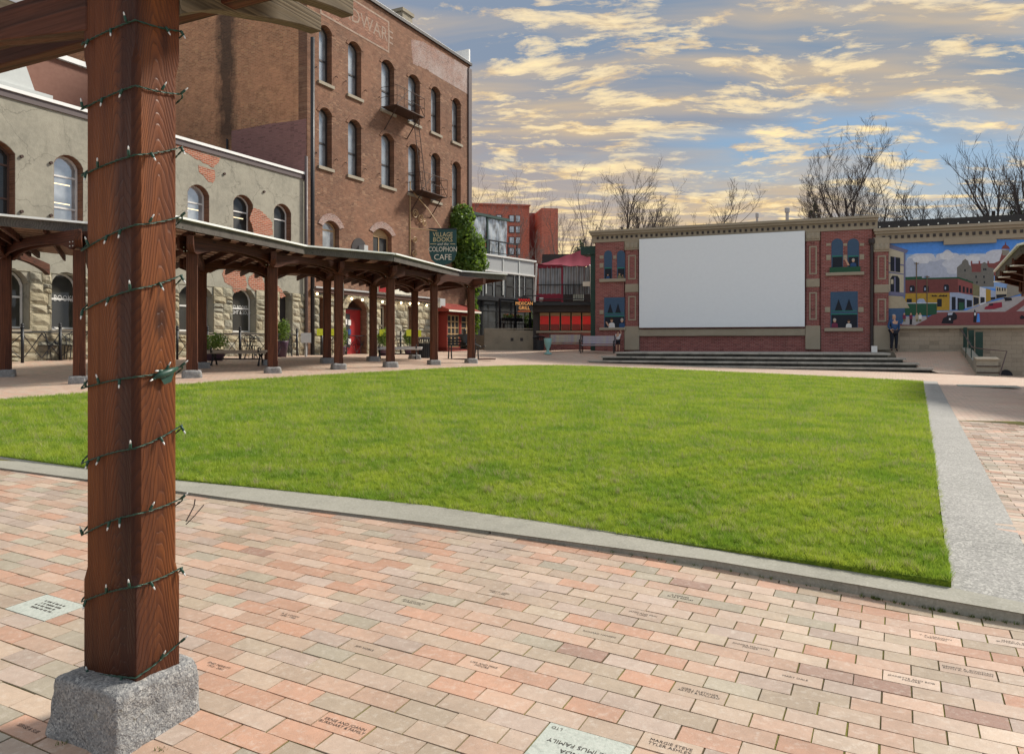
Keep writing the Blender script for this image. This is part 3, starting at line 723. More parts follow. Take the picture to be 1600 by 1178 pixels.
# bed of the brick pavement near the camera
bedpoly = [(-16, 8.9), (-13, 1), (0, 0.5), (9, 0.5), (9, 7), (13, 13.25), (7.4, 13.25), tuple(np.array(C0) + SN * .2), inner[3], inner[0], innerL]
bed = tag(gridmesh('brick_pavement', bedpoly, 0.15, lambda x, y: Tf(x, y) - 0.0042, 'mossy_joint'), kind='structure')
lawn = tag(gridmesh('lawn', lawn_poly, 0.5, lambda x, y: Lf(x, y), 'turf', skirt=0.12), kind='structure')
# kerb and strip of concrete slabs
kerb = MB(); 
def slab(name, ring, mat, parent, h=0.13, lift=0.012):
    """ring: outline of plan points (counter-clockwise)"""
    n = len(ring); X = np.array([p[0] for p in ring]); Y = np.array([p[1] for p in ring])
    z = np.minimum(np.maximum(Lf(X, Y) + 0.004, Tf(X, Y) + lift), Tf(X, Y) + np.where(X > 2.9, 0.055, np.interp(X, [-4, 0, 1.8], [0.014, 0.022, 0.055])))
    m_ = MB()
    cx, cy = X.mean(), Y.mean()
    m_.v = [(X[i], Y[i], z[i]) for i in range(n)] + [(X[i], Y[i], z[i] - h) for i in range(n)]
    m_.f = [tuple(range(n))] + [(i, n + i, n + (i + 1) % n, (i + 1) % n)[::1] for i in range(n)]
    A = sum(X[i] * Y[(i + 1) % n] - X[(i + 1) % n] * Y[i] for i in range(n))
    if A < 0: m_.f = [f[::-1] for f in m_.f]
    m_.f = [m_.f[0]] + [f[::-1] for f in m_.f[1:]]
    return m_.build(name, mat, parent, bevel=0.008)
def interp(poly, s):
    P = np.array(poly); d = np.r_[0, np.cumsum(np.hypot(*np.diff(P, axis=0).T))]; s = s * d[-1]
    return (float(np.interp(s, d, P[:, 0])), float(np.interp(s, d, P[:, 1])))
ip = [innerL] + inner; op = [outerL] + outer[:-1]
kerb_root = bpy.data.objects.new('lawn_kerb', None); link(kerb_root); kerb_root['kind'] = 'structure'
# cut the near kerb at its joints (seen through the pixel columns of the joints)
def atx(poly, k):      # point of a polyline on the ray X/Y = k
    for a, b in zip(poly[:-1], poly[1:]):
        fa, fb = a[0] - k * a[1], b[0] - k * b[1]
        if fa <= 0 <= fb or fb <= 0 <= fa:
            w = fa / (fa - fb); return (a[0] + (b[0] - a[0]) * w, a[1] + (b[1] - a[1]) * w)
kk = lambda px: (px - CX) / F
cuts_o = [op[0], atx(op, kk(150)), atx(op, kk(764)), outer[-2]]; cuts_i = [ip[0], atx(ip, kk(215)), atx(ip, kk(803)), inner[-1]]
def between(poly, a, b):
    P = [p for p in poly if min(a[0], b[0]) + 1e-3 < p[0] < max(a[0], b[0]) - 1e-3]
    return [a] + sorted(P) + [b]
for i in range(3):
    g0 = 0.006 if i else 0
    oo = between(op, cuts_o[i], cuts_o[i + 1]); ii = between(ip, cuts_i[i], cuts_i[i + 1])
    if g0: oo[0] = (oo[0][0] + g0, oo[0][1] - g0 / 2); ii[0] = (ii[0][0] + g0, ii[0][1] - g0 / 2)
    slab('kerb_slab', oo + ii[::-1], 'kerb_concrete', kerb_root)
K1 = hit(1600, 930, Lf); K2 = ext(K1, C0, 0.45); O1 = outer[-1]; O2 = ext(O1, outer[-2], 0.22)
slab('kerb_slab', [outer[-2], O1, K1, C0], 'kerb_concrete', kerb_root, h=0.3)
slab('kerb_slab', [O1, O2, K2, K1], 'kerb_concrete', kerb_root, h=0.3)
strip_root = bpy.data.objects.new('lawn_edge_strip', None); link(strip_root); strip_root['kind'] = 'structure'
c0 = np.array(C0); js = [0.85, 3.2, 5.6, 8.0, 10.4, 12.8, 15.2, 17.6, 20.0, SLEN + 0.3]
W_ = 0.385
slab('strip_slab', [C0, (K1[0], K1[1] + .005), (K2[0], K2[1] + .005), tuple(c0 + SN * (W_ + 0.02) + SD * 0.25), tuple(c0 + SN * W_ + SD * js[0]), tuple(c0 + SD * js[0])], 'strip_aggregate', strip_root)
for a, b in zip(js[:-1], js[1:]):
    a += 0.007
    slab('strip_slab', [tuple(c0 + SD * a), tuple(c0 + SN * W_ + SD * a), tuple(c0 + SN * W_ + SD * (a + b) / 2), tuple(c0 + SN * W_ + SD * b), tuple(c0 + SD * b), tuple(c0 + SD * (a + b) / 2)], 'strip_aggregate', strip_root)
# ------------------------------------------------------------------ bricks
def brick_mesh(L_, W2, H=0.05):
    e = 0.0012; z0 = -H
    m_ = MB(); x, y = L_ / 2, W2 / 2
    v = [(-x, -y, z0), (x, -y, z0), (x, y, z0), (-x, y, z0), (-x, -y, 0), (x, -y, 0), (x, y, 0), (-x, y, 0)]
    f = [(4, 5, 6, 7)]
    for a, b in ((0, 4),):
        for i in range(4): f.append((a + i, a + (i + 1) % 4, b + (i + 1) % 4, b + i))
    return v, f
J = 0.0058
lotpoly = [tuple(p) for p in lawn_poly]
stripP = [tuple(c0 + SD * t_ + SN * w_) for t_, w_ in ((0, 0), (SLEN, 0), (SLEN, W_), (0.3, W_))]
stripP = [C0, C1, tuple(np.array(C1) + SN * W_), tuple(c0 + SN * W_ + SD * 0.25), K2, outer[-1]]
kerbP = op + [outer[-1], O2, K2, K1] + ip[::-1]
plaques = [(5, -6, 8, -3), (-21, -6, -18, -4)]
block = [(-1.48, 2.54), (-1.24, 2.45), (-1.13, 2.67), (-1.37, 2.77)]
bricks = []
for vi in range(-17, 109):
    for k in range(-40, 56):
        u0 = 2 * k + (vi % 2); u1 = u0 + 2
        pieces = [(u0, u1)]
        for a, b, c_, d_ in plaques:
            if b < vi <= d_:
                nw = []
                for p0, p1 in pieces:
                    if p1 <= a or p0 >= c_: nw.append((p0, p1)); continue
                    if p0 < a: nw.append((p0, a))
                    if p1 > c_: nw.append((c_, p1))
                pieces = nw
        for p0, p1 in pieces:
            x, y = uvxy((p0 + p1) / 2, vi - 0.5)
            if y < 1.3 or y > 13.2: continue
            if not (-0.95 < x / y < (2.2 if y < 5 else 1.1)) or x > 7.5: continue
            bricks.append((p0, p1, vi, x, y))
BX = np.array([b[3] for b in bricks]); BY = np.array([b[4] for b in bricks])
ok = ~inpoly(BX, BY, lawn_poly) & ~inpoly(BX, BY, block)
# a brick under the kerb is hidden: leave it out when both its ends are covered
endc = []
for i, b in enumerate(bricks):
    e0 = uvxy(b[0] + 0.15, b[2] - 0.85); e1 = uvxy(b[1] - 0.15, b[2] - 0.85); e2 = uvxy((b[0] + b[1]) / 2, b[2] - .1)
    endc.append((*e0, *e1, *e2))
EC = np.array(endc)
ok &= ~(inpoly(EC[:, 0], EC[:, 1], kerbP) & inpoly(EC[:, 2], EC[:, 3], kerbP))
ok &= ~(inpoly(BX, BY, stripP) & inpoly(EC[:, 2], EC[:, 3], stripP))
ok &= ~((BY > 5) & (inpoly(EC[:, 2], EC[:, 3], lawn_poly)))
bricks = [b for b, o_ in zip(bricks, ok) if o_]
BZ = Tf(np.array([b[3] for b in bricks]), np.array([b[4] for b in bricks]))
e_ = 0.05
def gradT(x, y): return ((T1(x + e_, y) - T1(x - e_, y)) / (2 * e_), (T1(x, y + e_) - T1(x, y - e_)) / (2 * e_))
order = []
for i, b in enumerate(bricks):
    px = CX + F * b[3] / b[4]; py = CY + F * (CZ - BZ[i]) / b[4]
    vis = -30 < px < 1630 and py < 1190
    order.append((0 if vis else 1, b[4], i))
order.sort(); single = set(i for _, _, i in order[:300]); brick_obj = {}
# only bricks whose row and column the joined mesh does not hold get an object
meshes = {}
def bmesh_for(w_):
    w_ = round(w_, 2)
    if w_ not in meshes:
        v, f = brick_mesh(w_ * UN - J, UN - J); me = bpy.data.meshes.new('brick'); me.from_pydata(v, [], f); me.update(); me.materials.append(MATS['paver']); meshes[w_] = me
    return meshes[w_]
jv, jf, jt = [], [], []
for i, b in enumerate(bricks):
    x, y = b[3], b[4]; gx_, gy_ = gradT(x, y)
    gx_ += rng.normal(0, 0.004); gy_ += rng.normal(0, 0.004)
    z = BZ[i] + rng.normal(0, 0.0007)
    nrm = Vector((-gx_, -gy_, 1)).normalized(); ang = BANG + rng.normal(0, 0.006)
    ux = Vector((math.cos(ang), math.sin(ang), 0)); ux = (ux - nrm * ux.dot(nrm)).normalized(); uy = nrm.cross(ux)
    M = Matrix((ux, uy, nrm)).transposed().to_4x4(); M.translation = Vector((x + rng.normal(0, .0008), y + rng.normal(0, .0008), z))
    if i in single:
        o = bpy.data.objects.new('brick', bmesh_for(b[1] - b[0])); link(o); o.parent = bed; o.matrix_local = M
        brick_obj[(b[0], b[2])] = o
    else:
        v, f = brick_mesh((b[1] - b[0]) * UN - J, UN - J)
        base = len(jv); tone = rng.random()
        jv += [tuple(M @ Vector(p)) for p in v]; jf += [tuple(base + q for q in ff) for ff in f]; jt += [tone] * 8
me = bpy.data.meshes.new('brick_courses'); me.from_pydata(jv, [], jf); me.update(); me.materials.append(MATS['paver_joined'])
at = me.attributes.new('tone', 'FLOAT', 'POINT'); at.data.foreach_set('value', np.array(jt, dtype=np.float32))
jo = bpy.data.objects.new('brick_courses', me); link(jo); jo.parent = bed; jo['kind'] = 'stuff'
# engraved bricks
def engrave(u0, vi, lines, size=0.019):
    o = brick_obj.get((u0, vi))
    if o is None:
        return
    lettering('\n'.join(lines), size, 'letter_dark', o, (0, 0, 0.0012), (0, 0, 0), 'engraving', sx=0.95)
def marks(u0, vi, n=2):
    """engraving worn past reading: two short rows of strokes"""
    o = brick_obj.get((u0, vi)); par = o
    m_ = MB()
    for r_ in range(n):
        w_ = random.uniform(0.045, 0.062); x = -w_
        while x < w_:
            l = random.uniform(0.004, 0.009); yy = (0.5 - r_) * 0.024 if n == 2 else 0
            m_.add([(x, yy - 0.005, 0), (x + l, yy - 0.005, 0), (x + l, yy + 0.005, 0), (x, yy + 0.005, 0)], [(0, 1, 2, 3)]); x += l + random.choice((0.003, 0.003, 0.009))
    if o is not None:
        q = m_.build('engraving', 'letter_dark', o, recentre=False); q.location = (0, 0, 0.0012)
engrave(0, 0, ['LISA AND MIKE', 'MOORE']); engrave(8, -2, ['MARGIE STEVE', 'TYLER ASHLEY'], 0.023)
engrave(8, 2, ['GIBB J. FLETCHER', 'ARTIST & WILLARD']); engrave(11, 5, ['MARY DALE']); engrave(9, 7, ['ANNIKA MADISON', 'MOORE'])
engrave(15, 7, ['JEANETTE AND BOB', 'MOORE']); engrave(17, 9, ['GEORGE A. BOWMAN', 'RUTH A. WOODMAN']); engrave(16, 12, ['V. A. LARRIGAN', 'LARRIGAN']); engrave(19, 13, ['MARC A. B.', 'BUTTERWORTH'])
def brick_at(px, py):
    x, y = hit(px, py, Tf); u, v = xyuv(x, y); vi = math.ceil(v); u0 = 2 * math.floor((u - (vi % 2)) / 2) + (vi % 2); return u0, vi
engrave(*brick_at(540, 1140), ['ERNIE AND JOANN', 'BURKHART & FAMILY'], 0.021)
engrave(*brick_at(335, 1028), ['ENID MERRITT', '1915 - 2001']); engrave(*brick_at(437, 955), ['R. E. LOGAN', '1898 - 1988']); engrave(*brick_at(52, 1123), ['SERGE & SUE'], 0.021)
engrave(*brick_at(644, 944), ['JIM & DOUGLAS', 'ROBERTSON']); engrave(*brick_at(780, 926), ['MARY E. REED', '1901 - 1993']); engrave(*brick_at(1005, 955), ['JAMES AND ERIN', 'LUND'])
engrave(*brick_at(939, 987), ['RICHARD HANSEN']); engrave(*brick_at(562, 1016), ['JEFF NOBLE'])
for p in ((664, 893), (740, 884), (821, 877), (862, 917), (874, 856), (924, 895), (1063, 927), (1057, 894), (72, 903), (352, 806), (392, 828), (467, 831), (430, 856), (347, 853), (587, 850), (520, 882), (70, 860), (30, 830)):
    marks(*brick_at(*p))
# stone plaques set among the bricks
def plaque(a, b, c_, d_):
    x, y = uvxy((a + c_) / 2, (b + d_) / 2); gx_, gy_ = gradT(x, y); nrm = Vector((-gx_, -gy_, 1)).normalized()
    ux = Vector((math.cos(BANG), math.sin(BANG), 0)); ux = (ux - nrm * ux.dot(nrm)).normalized(); uy = nrm.cross(ux)
    M = Matrix((ux, uy, nrm)).transposed().to_4x4(); M.translation = Vector((x, y, T1(x, y) + 0.001))
    v, f = brick_mesh((c_ - a) * UN - J, (d_ - b) * UN - J); me = bpy.data.meshes.new("stone_plaque"); me.from_pydata(v, [], f); me.update(); me.materials.append(MATS['plaque_stone'])
    o = bpy.data.objects.new('stone_plaque', me); link(o); o.parent = bed; o.matrix_local = M; return o
p_ = plaque(*plaques[0]); p_['label'] = 'pale green stone plaque engraved for a family'
lettering('THE IMUS FAMILY', 0.030, 'letter_dark', p_, (0.0, 0.052, 0.0015), (0, 0, R(180)), 'engraving')
lettering('JACARANDA', 0.030, 'letter_dark', p_, (0.03, 0.010, 0.0015), (0, 0, R(180)), 'engraving')
lettering('LTD', 0.022, 'letter_dark', p_, (-0.115, 0.125, 0.0015), (0, 0, R(180)), 'engraving')
p_ = plaque(*plaques[1]); p_['label'] = 'grey stone plaque with worn engraving'
for q in range(4):
    m_ = MB(); x = -0.075 + 0.01 * (q % 2)
    while x < 0.075:
        l = random.uniform(0.005, 0.012); m_.add([(x, 0.04 - q * 0.024, 0), (x + l, 0.04 - q * 0.024, 0), (x + l, 0.051 - q * 0.024, 0), (x, 0.051 - q * 0.024, 0)], [(0, 1, 2, 3)]); x += l + random.choice((0.004, 0.012))
    w_ = m_.build('engraving', 'letter_dark', p_, recentre=False); w_.location = (0, 0, 0.0015)
# moss and weeds along the kerb foot and joints
mo = MB()
def tuft(m_, c, n, h, spread):
    for _ in range(n):
        a = random.uniform(0, 6.28); r_ = random.uniform(0, spread); x, y = c[0] + r_ * math.cos(a), c[1] + r_ * math.sin(a)
        b = random.uniform(0, 6.28); w_ = h * 0.10; hh = h * random.uniform(0.5, 1.0); l = hh * 0.6
        m_.add([(x - w_ * math.sin(b), y + w_ * math.cos(b), c[2]), (x + w_ * math.sin(b), y - w_ * math.cos(b), c[2]), (x + l * math.cos(b), y + l * math.sin(b), c[2] + hh)], [(0, 1, 2)])
for px in list(np.linspace(960, 1590, 26)) + [1362, 1366, 1370, 1450, 1455, 1465, 1470, 1540]:
    a = atx(op + [outer[-1], O2], kk(px + random.uniform(-8, 8)))
    if a: tuft(mo, (a[0] - 0.003, a[1] - 0.01, T1(*a) - 0.002), 14 if px > 1300 else 7, 0.022, 0.018)
for px, py in ((700, 822), (620, 812), (500, 798), (150, 1170), (100, 1160), (250, 1172), (850, 842)):
    a = hit(px, py, Tf); tuft(mo, (*a, T1(*a)), 16, 0.015, 0.03)
tag(mo.build('kerb_weeds', 'moss', recentre=False), kind='stuff')
# ------------------------------------------------------------------ grass blades
def grass(n_try, dmax, name):
    xs0, xs1 = -11.5, 14; out_x, out_y = [], []
    # screen-weighted sampling: density falls with distance
    need = n_try; got = 0; X_, Y_ = [], []
    while got < need:
        u_ = rng.random(400000); d = 3.6 * (dmax / 3.6) ** (u_ ** 0.92); k = rng.uniform(-0.80, 0.80, 400000); x = k * d
        i = inpoly(x, d, lawn_poly) ; x, d = x[i], d[i]
        X_.append(x); Y_.append(d); got += len(x)
    x = np.concatenate(X_)[:need]; y = np.concatenate(Y_)[:need]
    n = len(x); z = Lf(x, y)
    r2_ = np.random.default_rng(3); cl = np.zeros(n)
    for q_ in range(34):
        an = r2_.uniform(0, 3.1416); fr_ = 4.5 * 1.2 ** q_ if q_ < 10 else r2_.uniform(18, 75); cl += np.sin((x * np.cos(an) + y * np.sin(an)) * fr_ + r2_.uniform(0, 6.28)) * (0.14 if q_ < 10 else 0.26)
    sc = 1 + np.maximum(0, (y - 5) / 7) * 0.55
    h = np.maximum(0.008, 0.020 + 0.014 * rng.random(n) + 0.010 * cl) * np.minimum(sc, 1.6); w = 0.0015 * sc * (1.0 + 0.5 * rng.random(n)) * 1.15
    a = rng.uniform(0, 6.283, n); lean = h * rng.uniform(0.1, 1.1, n); la = rng.uniform(0, 6.283, n)
    # blades face roughly any way
    dx, dy = np.cos(a) * w, np.sin(a) * w
    V = np.empty((n, 3, 3)); V[:, 0] = np.c_[x - dx, y - dy, z - 0.004]; V[:, 1] = np.c_[x + dx, y + dy, z - 0.004]; V[:, 2] = np.c_[x + np.cos(la) * lean, y + np.sin(la) * lean, z + h]
    me = bpy.data.meshes.new(name); me.vertices.add(3 * n); me.loops.add(3 * n); me.polygons.add(n)
    me.vertices.foreach_set('co', V.astype(np.float32).ravel()); me.loops.foreach_set('vertex_index', np.arange(3 * n, dtype=np.int32)); me.polygons.foreach_set('loop_start', np.arange(0, 3 * n, 3, dtype=np.int32))
    me.update(calc_edges=True)
    tn = np.clip(rng.random(n) * 0.55 + 0.45 * (0.5 + 0.50 * cl), 0, 1)
    at = me.attributes.new('tone', 'FLOAT', 'POINT'); at.data.foreach_set('value', np.repeat(tn, 3).astype(np.float32))
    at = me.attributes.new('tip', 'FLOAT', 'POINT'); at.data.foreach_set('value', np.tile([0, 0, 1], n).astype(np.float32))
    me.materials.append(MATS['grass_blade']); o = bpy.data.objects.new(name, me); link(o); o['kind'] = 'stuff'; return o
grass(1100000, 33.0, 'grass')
# ------------------------------------------------------------------ the near pergola: post, granite footing, beams
UD = np.array([0.893, -0.450]); VD = np.array([0.4514, 0.8923])          # along the courses / away from the camera
Fc = np.array([-1.222, 2.48])                                            # front corner of the near post
Lc = Fc - UD * 0.263; Rc = Fc + VD * 0.171; Bc = Lc + VD * 0.171
ctr = (Lc + Rc) / 2
near_perg = thing('pergola', 'dark stained timber pergola standing nearest, its post on a rough granite block', 'pergola', (ctr[0], ctr[1], CZ - 1.31), BANG)
def post_mesh(mb, w, d, z0, z1, ch, zc0, zc1, full=True):
    """post about the origin, w along x, d along y, corners chamfered between zc0 and zc1"""
    x, y = w / 2, d / 2
    lv = [(z0, 0.0), (zc0, 0.0), (zc0 + 0.045, ch), (zc1 - 0.06, ch), (zc1, 0.0), (z1, 0.0)]
    ring = lambda z, c: [(-x + c, -y, z), (x - c, -y, z), (x, -y + c, z), (x, y - c, z), (x - c, y, z), (-x + c, y, z), (-x, y - c, z), (-x, -y + c, z)]
    vs = []
    for z, c in lv: vs += ring(z, max(c, 0.003))
    fs = [tuple(range(8))[::-1], tuple(range(40, 48))]
    for k in range(5):
        for i in range(8):
            j = (i + 1) % 8; fs.append((k * 8 + i, k * 8 + j, (k + 1) * 8 + j, (k + 1) * 8 + i))
    return mb.add(vs, fs)
zb = CZ - 1.115 - (CZ - 1.31)
near_post = post_mesh(MB(), 0.263, 0.171, zb, CZ + 2.0 - (CZ - 1.31), 0.021, CZ - 0.80 - (CZ - 1.31), CZ + 0.975 - (CZ - 1.31)).build('post', 'near_post_wood', near_perg, label='thick chamfered red-brown timber post wrapped in string lights')
# granite block: a subdivided box pushed about by noise
def rough_block(parent, ring, z0, z1, inset, name='footing', mat='granite', seg=12, amp=0.010, label=None):
    bm = bmesh.new(); bmesh.ops.create_cube(bm, size=1.0)
    bmesh.ops.subdivide_edges(bm, edges=bm.edges[:], cuts=seg, use_grid_fill=True)
    A, B, C, D = [np.array(p, float) for p in ring]; cen = (A + B + C + D) / 4
    for v in bm.verts:
        s, t_, h = v.co.x + .5, v.co.y + .5, v.co.z + .5
        k = 1 - inset * h ** 1.5
        bot = (1 - s) * (1 - t_) * A + s * (1 - t_) * B + s * t_ * C + (1 - s) * t_ * D
        p = cen + (bot - cen) * k
        # rounded edges
        q = Vector((v.co.x * 2, v.co.y * 2, v.co.z * 2)); e = sorted([abs(q.x), abs(q.y), abs(q.z)])
        rd = 1 - 0.022 * max(0, e[1] - 0.88) / 0.12 - 0.015 * max(0, e[0] - 0.88) / .12
        p = cen + (p - cen) * rd
        z = z0 + (z1 - z0) * h
        if h > 0.5: z -= (1 - rd) * 0.35
        v.co = (p[0], p[1], z)
    bm.normal_update()
    for v in bm.verts:
        n = mnoise.fractal(v.co * 9, 1.0, 2.0, 4) * amp * 1.6 + mnoise.noise(v.co * 45) * amp * 0.35
        v.co += v.normal * n
    me = bpy.data.meshes.new(name); bm.to_mesh(me); bm.free(); me.materials.append(MATS[mat])
    m_ = MB(); m_.v = [tuple(v.co) for v in me.vertices]; m_.f = [tuple(p.vertices) for p in me.polygons]; bpy.data.meshes.remove(me)
    o = m_.build(name, mat, parent, world=True, label=label, smooth=True); return o
rough_block(near_perg, [(-1.548, 2.525), (-1.235, 2.37), (-1.085, 2.69), (-1.385, 2.845)], CZ - 1.40, CZ - 1.098, 0.10, amp=0.006, seg=26, label='rough hewn grey granite block')
# beams that meet the post above the picture's top, ends reaching into view
def world_beam(parent, p, q, w, h, mat, name='beam', prof=None):
    """beam from plan point p to q; prof gives (s, zbottom, ztop) along it; w is its thickness"""
    p, q = np.array(p, float), np.array(q, float); d = (q - p) / np.hypot(*(q - p)); n = np.array([-d[1], d[0]]); L_ = float(np.hypot(*(q - p)))
    root = MB(); vs, fs = [], []
    for s, zb_, zt_ in prof:
        c = p + d * s * L_
        for o_, z in ((-w / 2, zb_), (w / 2, zb_), (w / 2, zt_), (-w / 2, zt_)): vs.append((s * L_ - L_ / 2, o_, z))
    k = len(prof)
    for i in range(k - 1):
        for a in range(4): b = (a + 1) % 4; fs.append((i * 4 + a, i * 4 + b, (i + 1) * 4 + b, (i + 1) * 4 + a))
    fs += [(3, 2, 1, 0), ((k - 1) * 4, (k - 1) * 4 + 1, (k - 1) * 4 + 2, (k - 1) * 4 + 3)]
    root.add(vs, fs)
    zc = np.mean([x[1] for x in prof])
    root.v = [(x, y, z - zc) for x, y, z in root.v]
    o = root.build(name, mat, None, recentre=False, bevel=0.004 if w > 0.05 else 0)
    mid = (p + q) / 2; M = Matrix.Translation((mid[0], mid[1], zc)) @ Matrix.Rotation(math.atan2(d[1], d[0]), 4, 'Z')
    o.parent = parent; o.matrix_local = wmat(parent).inverted() @ M if parent else M
    return o
zr = lambda z: CZ + z
tail = lambda t0: [(0, 1.02, 1.42), (0.35, 1.02, 1.42), (0.52, 1.10, 1.41), (0.60, 1.17, 1.41), (0.70, 1.232, 1.408), (0.80, 1.28, 1.406), (0.90, 1.315, 1.406), (1.0, 1.335, 1.406)]
def arm(start, L_, prof, w=0.06): 
    a = np.array(start); return world_beam(near_perg, a, a + VD * L_, w, 0, 'weathered_beam', prof=[(s, zr(a_), zr(b_)) for s, a_, b_ in prof])
# pair of arms either side of the post, running away from the camera
P1 = np.array([-1.14, 2.63]) - UD * 0.03
arm(P1, 0.72, [(0, 1.13, 1.41), (0.19, 1.203, 1.41), (0.33, 1.232, 1.41), (0.48, 1.257, 1.409), (0.65, 1.29, 1.408), (0.83, 1.318, 1.407), (1.0, 1.335, 1.406)])
P2 = P1 + UD * 0.22
arm(P2, 0.66, [(0, 1.16, 1.62), (0.2, 1.225, 1.62), (0.4, 1.268, 1.62), (0.6, 1.30, 1.62), (0.8, 1.322, 1.61), (1.0, 1.337, 1.60)])
# cross beams running left from the post
Q = Lc + VD * 0.03
world_beam(near_perg, Q - UD * 2.6, Q + UD * 0.02, 0.07, 0, 'stained_beam', prof=[(0, zr(1.13), zr(1.235)), (0.5, zr(1.125), zr(1.235)), (0.8, zr(1.118), zr(1.235)), (1, zr(1.06), zr(1.235))])
# slatted roof above
for k in range(7):
    a = Lc - UD * (0.12 + 0.33 * k) - VD * 0.9
    world_beam(near_perg, a, a + VD * (1.55), 0.045, 0, 'weathered_beam', 'rafter', prof=[(0, zr(1.45), zr(1.54)), (1, zr(1.45), zr(1.54))])
world_beam(near_perg, Q - UD * 2.6 + VD * 0.35, Q + UD * 1.2 + VD * 0.35, 0.07, 0, 'stained_beam', prof=[(0, zr(1.24), zr(1.44)), (1, zr(1.24), zr(1.44))])
# ------------------------------------------------------------------ string lights round the near post
st = thing('string_lights', 'green cord of small clear bulbs wound round the nearest timber post', 'string lights', (ctr[0], ctr[1], CZ - 1.1))
dL, dF, dR = Lc[1], Fc[1], Rc[1]
zz_ = lambda py, d: CZ - (py - CY) / F * d
loops = [(-45, -60, -50), (70, 33, 50), (172, 135, 148), (275, 243, 230), (392, 352, 338), (487, 452, 430), (607, 589, 572), (724, 700, 664), (836, 803, 778), (940, 916, 886), (1052, 1058, 1000)]
path = []
off = 0.007
def cor(P, sx, sy): return P + UD * off * sx + VD * off * sy
for i, (a, b, c) in enumerate(loops):
    zl, zf, zr_ = zz_(a, dL), zz_(b, dF), zz_(c, dR)
    path.append((*cor(Lc, -1, -0.5), zl))
    for f_ in (0.25, 0.5, 0.75):
        p = Lc + (Fc - Lc) * f_ - VD * off; path.append((p[0], p[1], zl + (zf - zl) * (f_ + 0.10 * math.sin(f_ * 3.1)) ))
    path.append((*cor(Fc, 0.6, -0.6), zf))
    for f_ in (0.3, 0.65):
        p = Fc + (Rc - Fc) * f_ + UD * off; path.append((p[0], p[1], zf + (zr_ - zf) * f_ - 0.006 * math.sin(f_ * 3.1)))
    path.append((*cor(Rc, 1, 0.6), zr_))
    if i < len(loops) - 1:
        zn = zz_(loops[i + 1][0], dL)
        path.append((*cor(Rc, 0.2, 1.2), zr_ - 0.01)); path.append((*cor(Bc, -0.5, 1), (zr_ + zn) / 2)); path.append((*cor(Lc, -1.1, 0.6), zn + 0.01))
def smooth_path(P, n=4):
    P = [Vector(p) for p in P]; out = []
    for i in range(len(P) - 1):
        a, b, c, d = P[max(i - 1, 0)], P[i], P[i + 1], P[min(i + 2, len(P) - 1)]
        for k in range(n):
            t_ = k / n; t2, t3 = t_ * t_, t_ ** 3
            out.append(0.5 * ((2 * b) + (c - a) * t_ * 0.6 + (2 * a * 0.6 - 3.6 * b - 0 * a + 3.6 * c - 0.6 * c * 0 - 0.6 * (d - b) - 0 * d - 0.6 * (c - a) * 0) * 0) if False else b.lerp(c, t_))
    out.append(P[-1]); return out
sp = smooth_path(path, 3)
# two twisted wires
m1 = MB(); tw1, tw2 = [], []
L_ = 0
dense = []
for a, b in zip(sp[:-1], sp[1:]):
    k = max(1, int((b - a).length / 0.007))
    for i in range(k): dense.append(a.lerp(b, i / k))
for i, p in enumerate(dense):
    ph = i * 0.9; d = (dense[min(i + 1, len(dense) - 1)] - dense[max(i - 1, 0)]).normalized(); u = d.orthogonal().normalized() if i == 0 else (u - d * u.dot(d)).normalized(); w_ = d.cross(u)
    o_ = (u * math.cos(ph) + w_ * math.sin(ph)) * 0.0017; tw1.append(p + o_); tw2.append(p - o_)
m1.tube(tw1, 0.0018, 4); m1.tube(tw2, 0.0018, 4)
m1.build('cord', 'string_green', st, world=True, smooth=True)
def bulb(p, d, parent=st):
    p = Vector(p); d = Vector(d).normalized()
    b = MB(); b.tube([(0, 0, 0), (0, 0, 0.004), (0, 0, 0.018), (0, 0, 0.020)], [0.0035, 0.0048, 0.0044, 0.003], 8)
    o = b.build('bulb_socket', 'string_green', parent, world=False, recentre=False, smooth=True)
    M = Matrix.Translation(p) @ d.to_track_quat('Z', 'Y').to_matrix().to_4x4(); o.matrix_local = wmat(parent).inverted() @ M
    g2 = MB(); g2.tube([(0, 0, 0.019), (0, 0, 0.028), (0, 0, 0.032)], [0.0030, 0.0026, 0.0008], 8)
    g2.build('bulb', 'clear_bulb', o, recentre=False, smooth=True)
nF, nU = -VD, UD
for i, (a, b, c) in enumerate(loops):
    zl, zf, zr_ = zz_(a, dL), zz_(b, dF), zz_(c, dR)
    for f_, up in ((0.10 + 0.07 * math.sin(i * 2.1), (-1) ** i), (0.46 + 0.13 * math.sin(i * 1.7), -1 if i % 3 else 1), (0.86 + 0.1 * math.sin(i * 2.9), (-1) ** (i + 1))):
        f_ = min(max(f_, 0.03), 0.97); p = Lc + (Fc - Lc) * f_ - VD * 0.011
        z = zl + (zf - zl) * (f_ + 0.10 * math.sin(f_ * 3.1)); sd_ = random.uniform(-0.35, 0.35)
        bulb((p[0], p[1], z), (nF[0] * 0.25 + UD[0] * sd_, nF[1] * 0.25 + UD[1] * sd_, up))
    for f_, up in ((0.42 + 0.2 * math.sin(i * 1.3), (-1) ** i), (0.97, -1 if i % 2 else 0.5)):
        p = Fc + (Rc - Fc) * f_ + UD * 0.011; z = zf + (zr_ - zf) * f_
        bulb((p[0], p[1], z), (UD[0] * 0.5 + VD[0] * .3, UD[1] * 0.5 + VD[1] * .3, up))
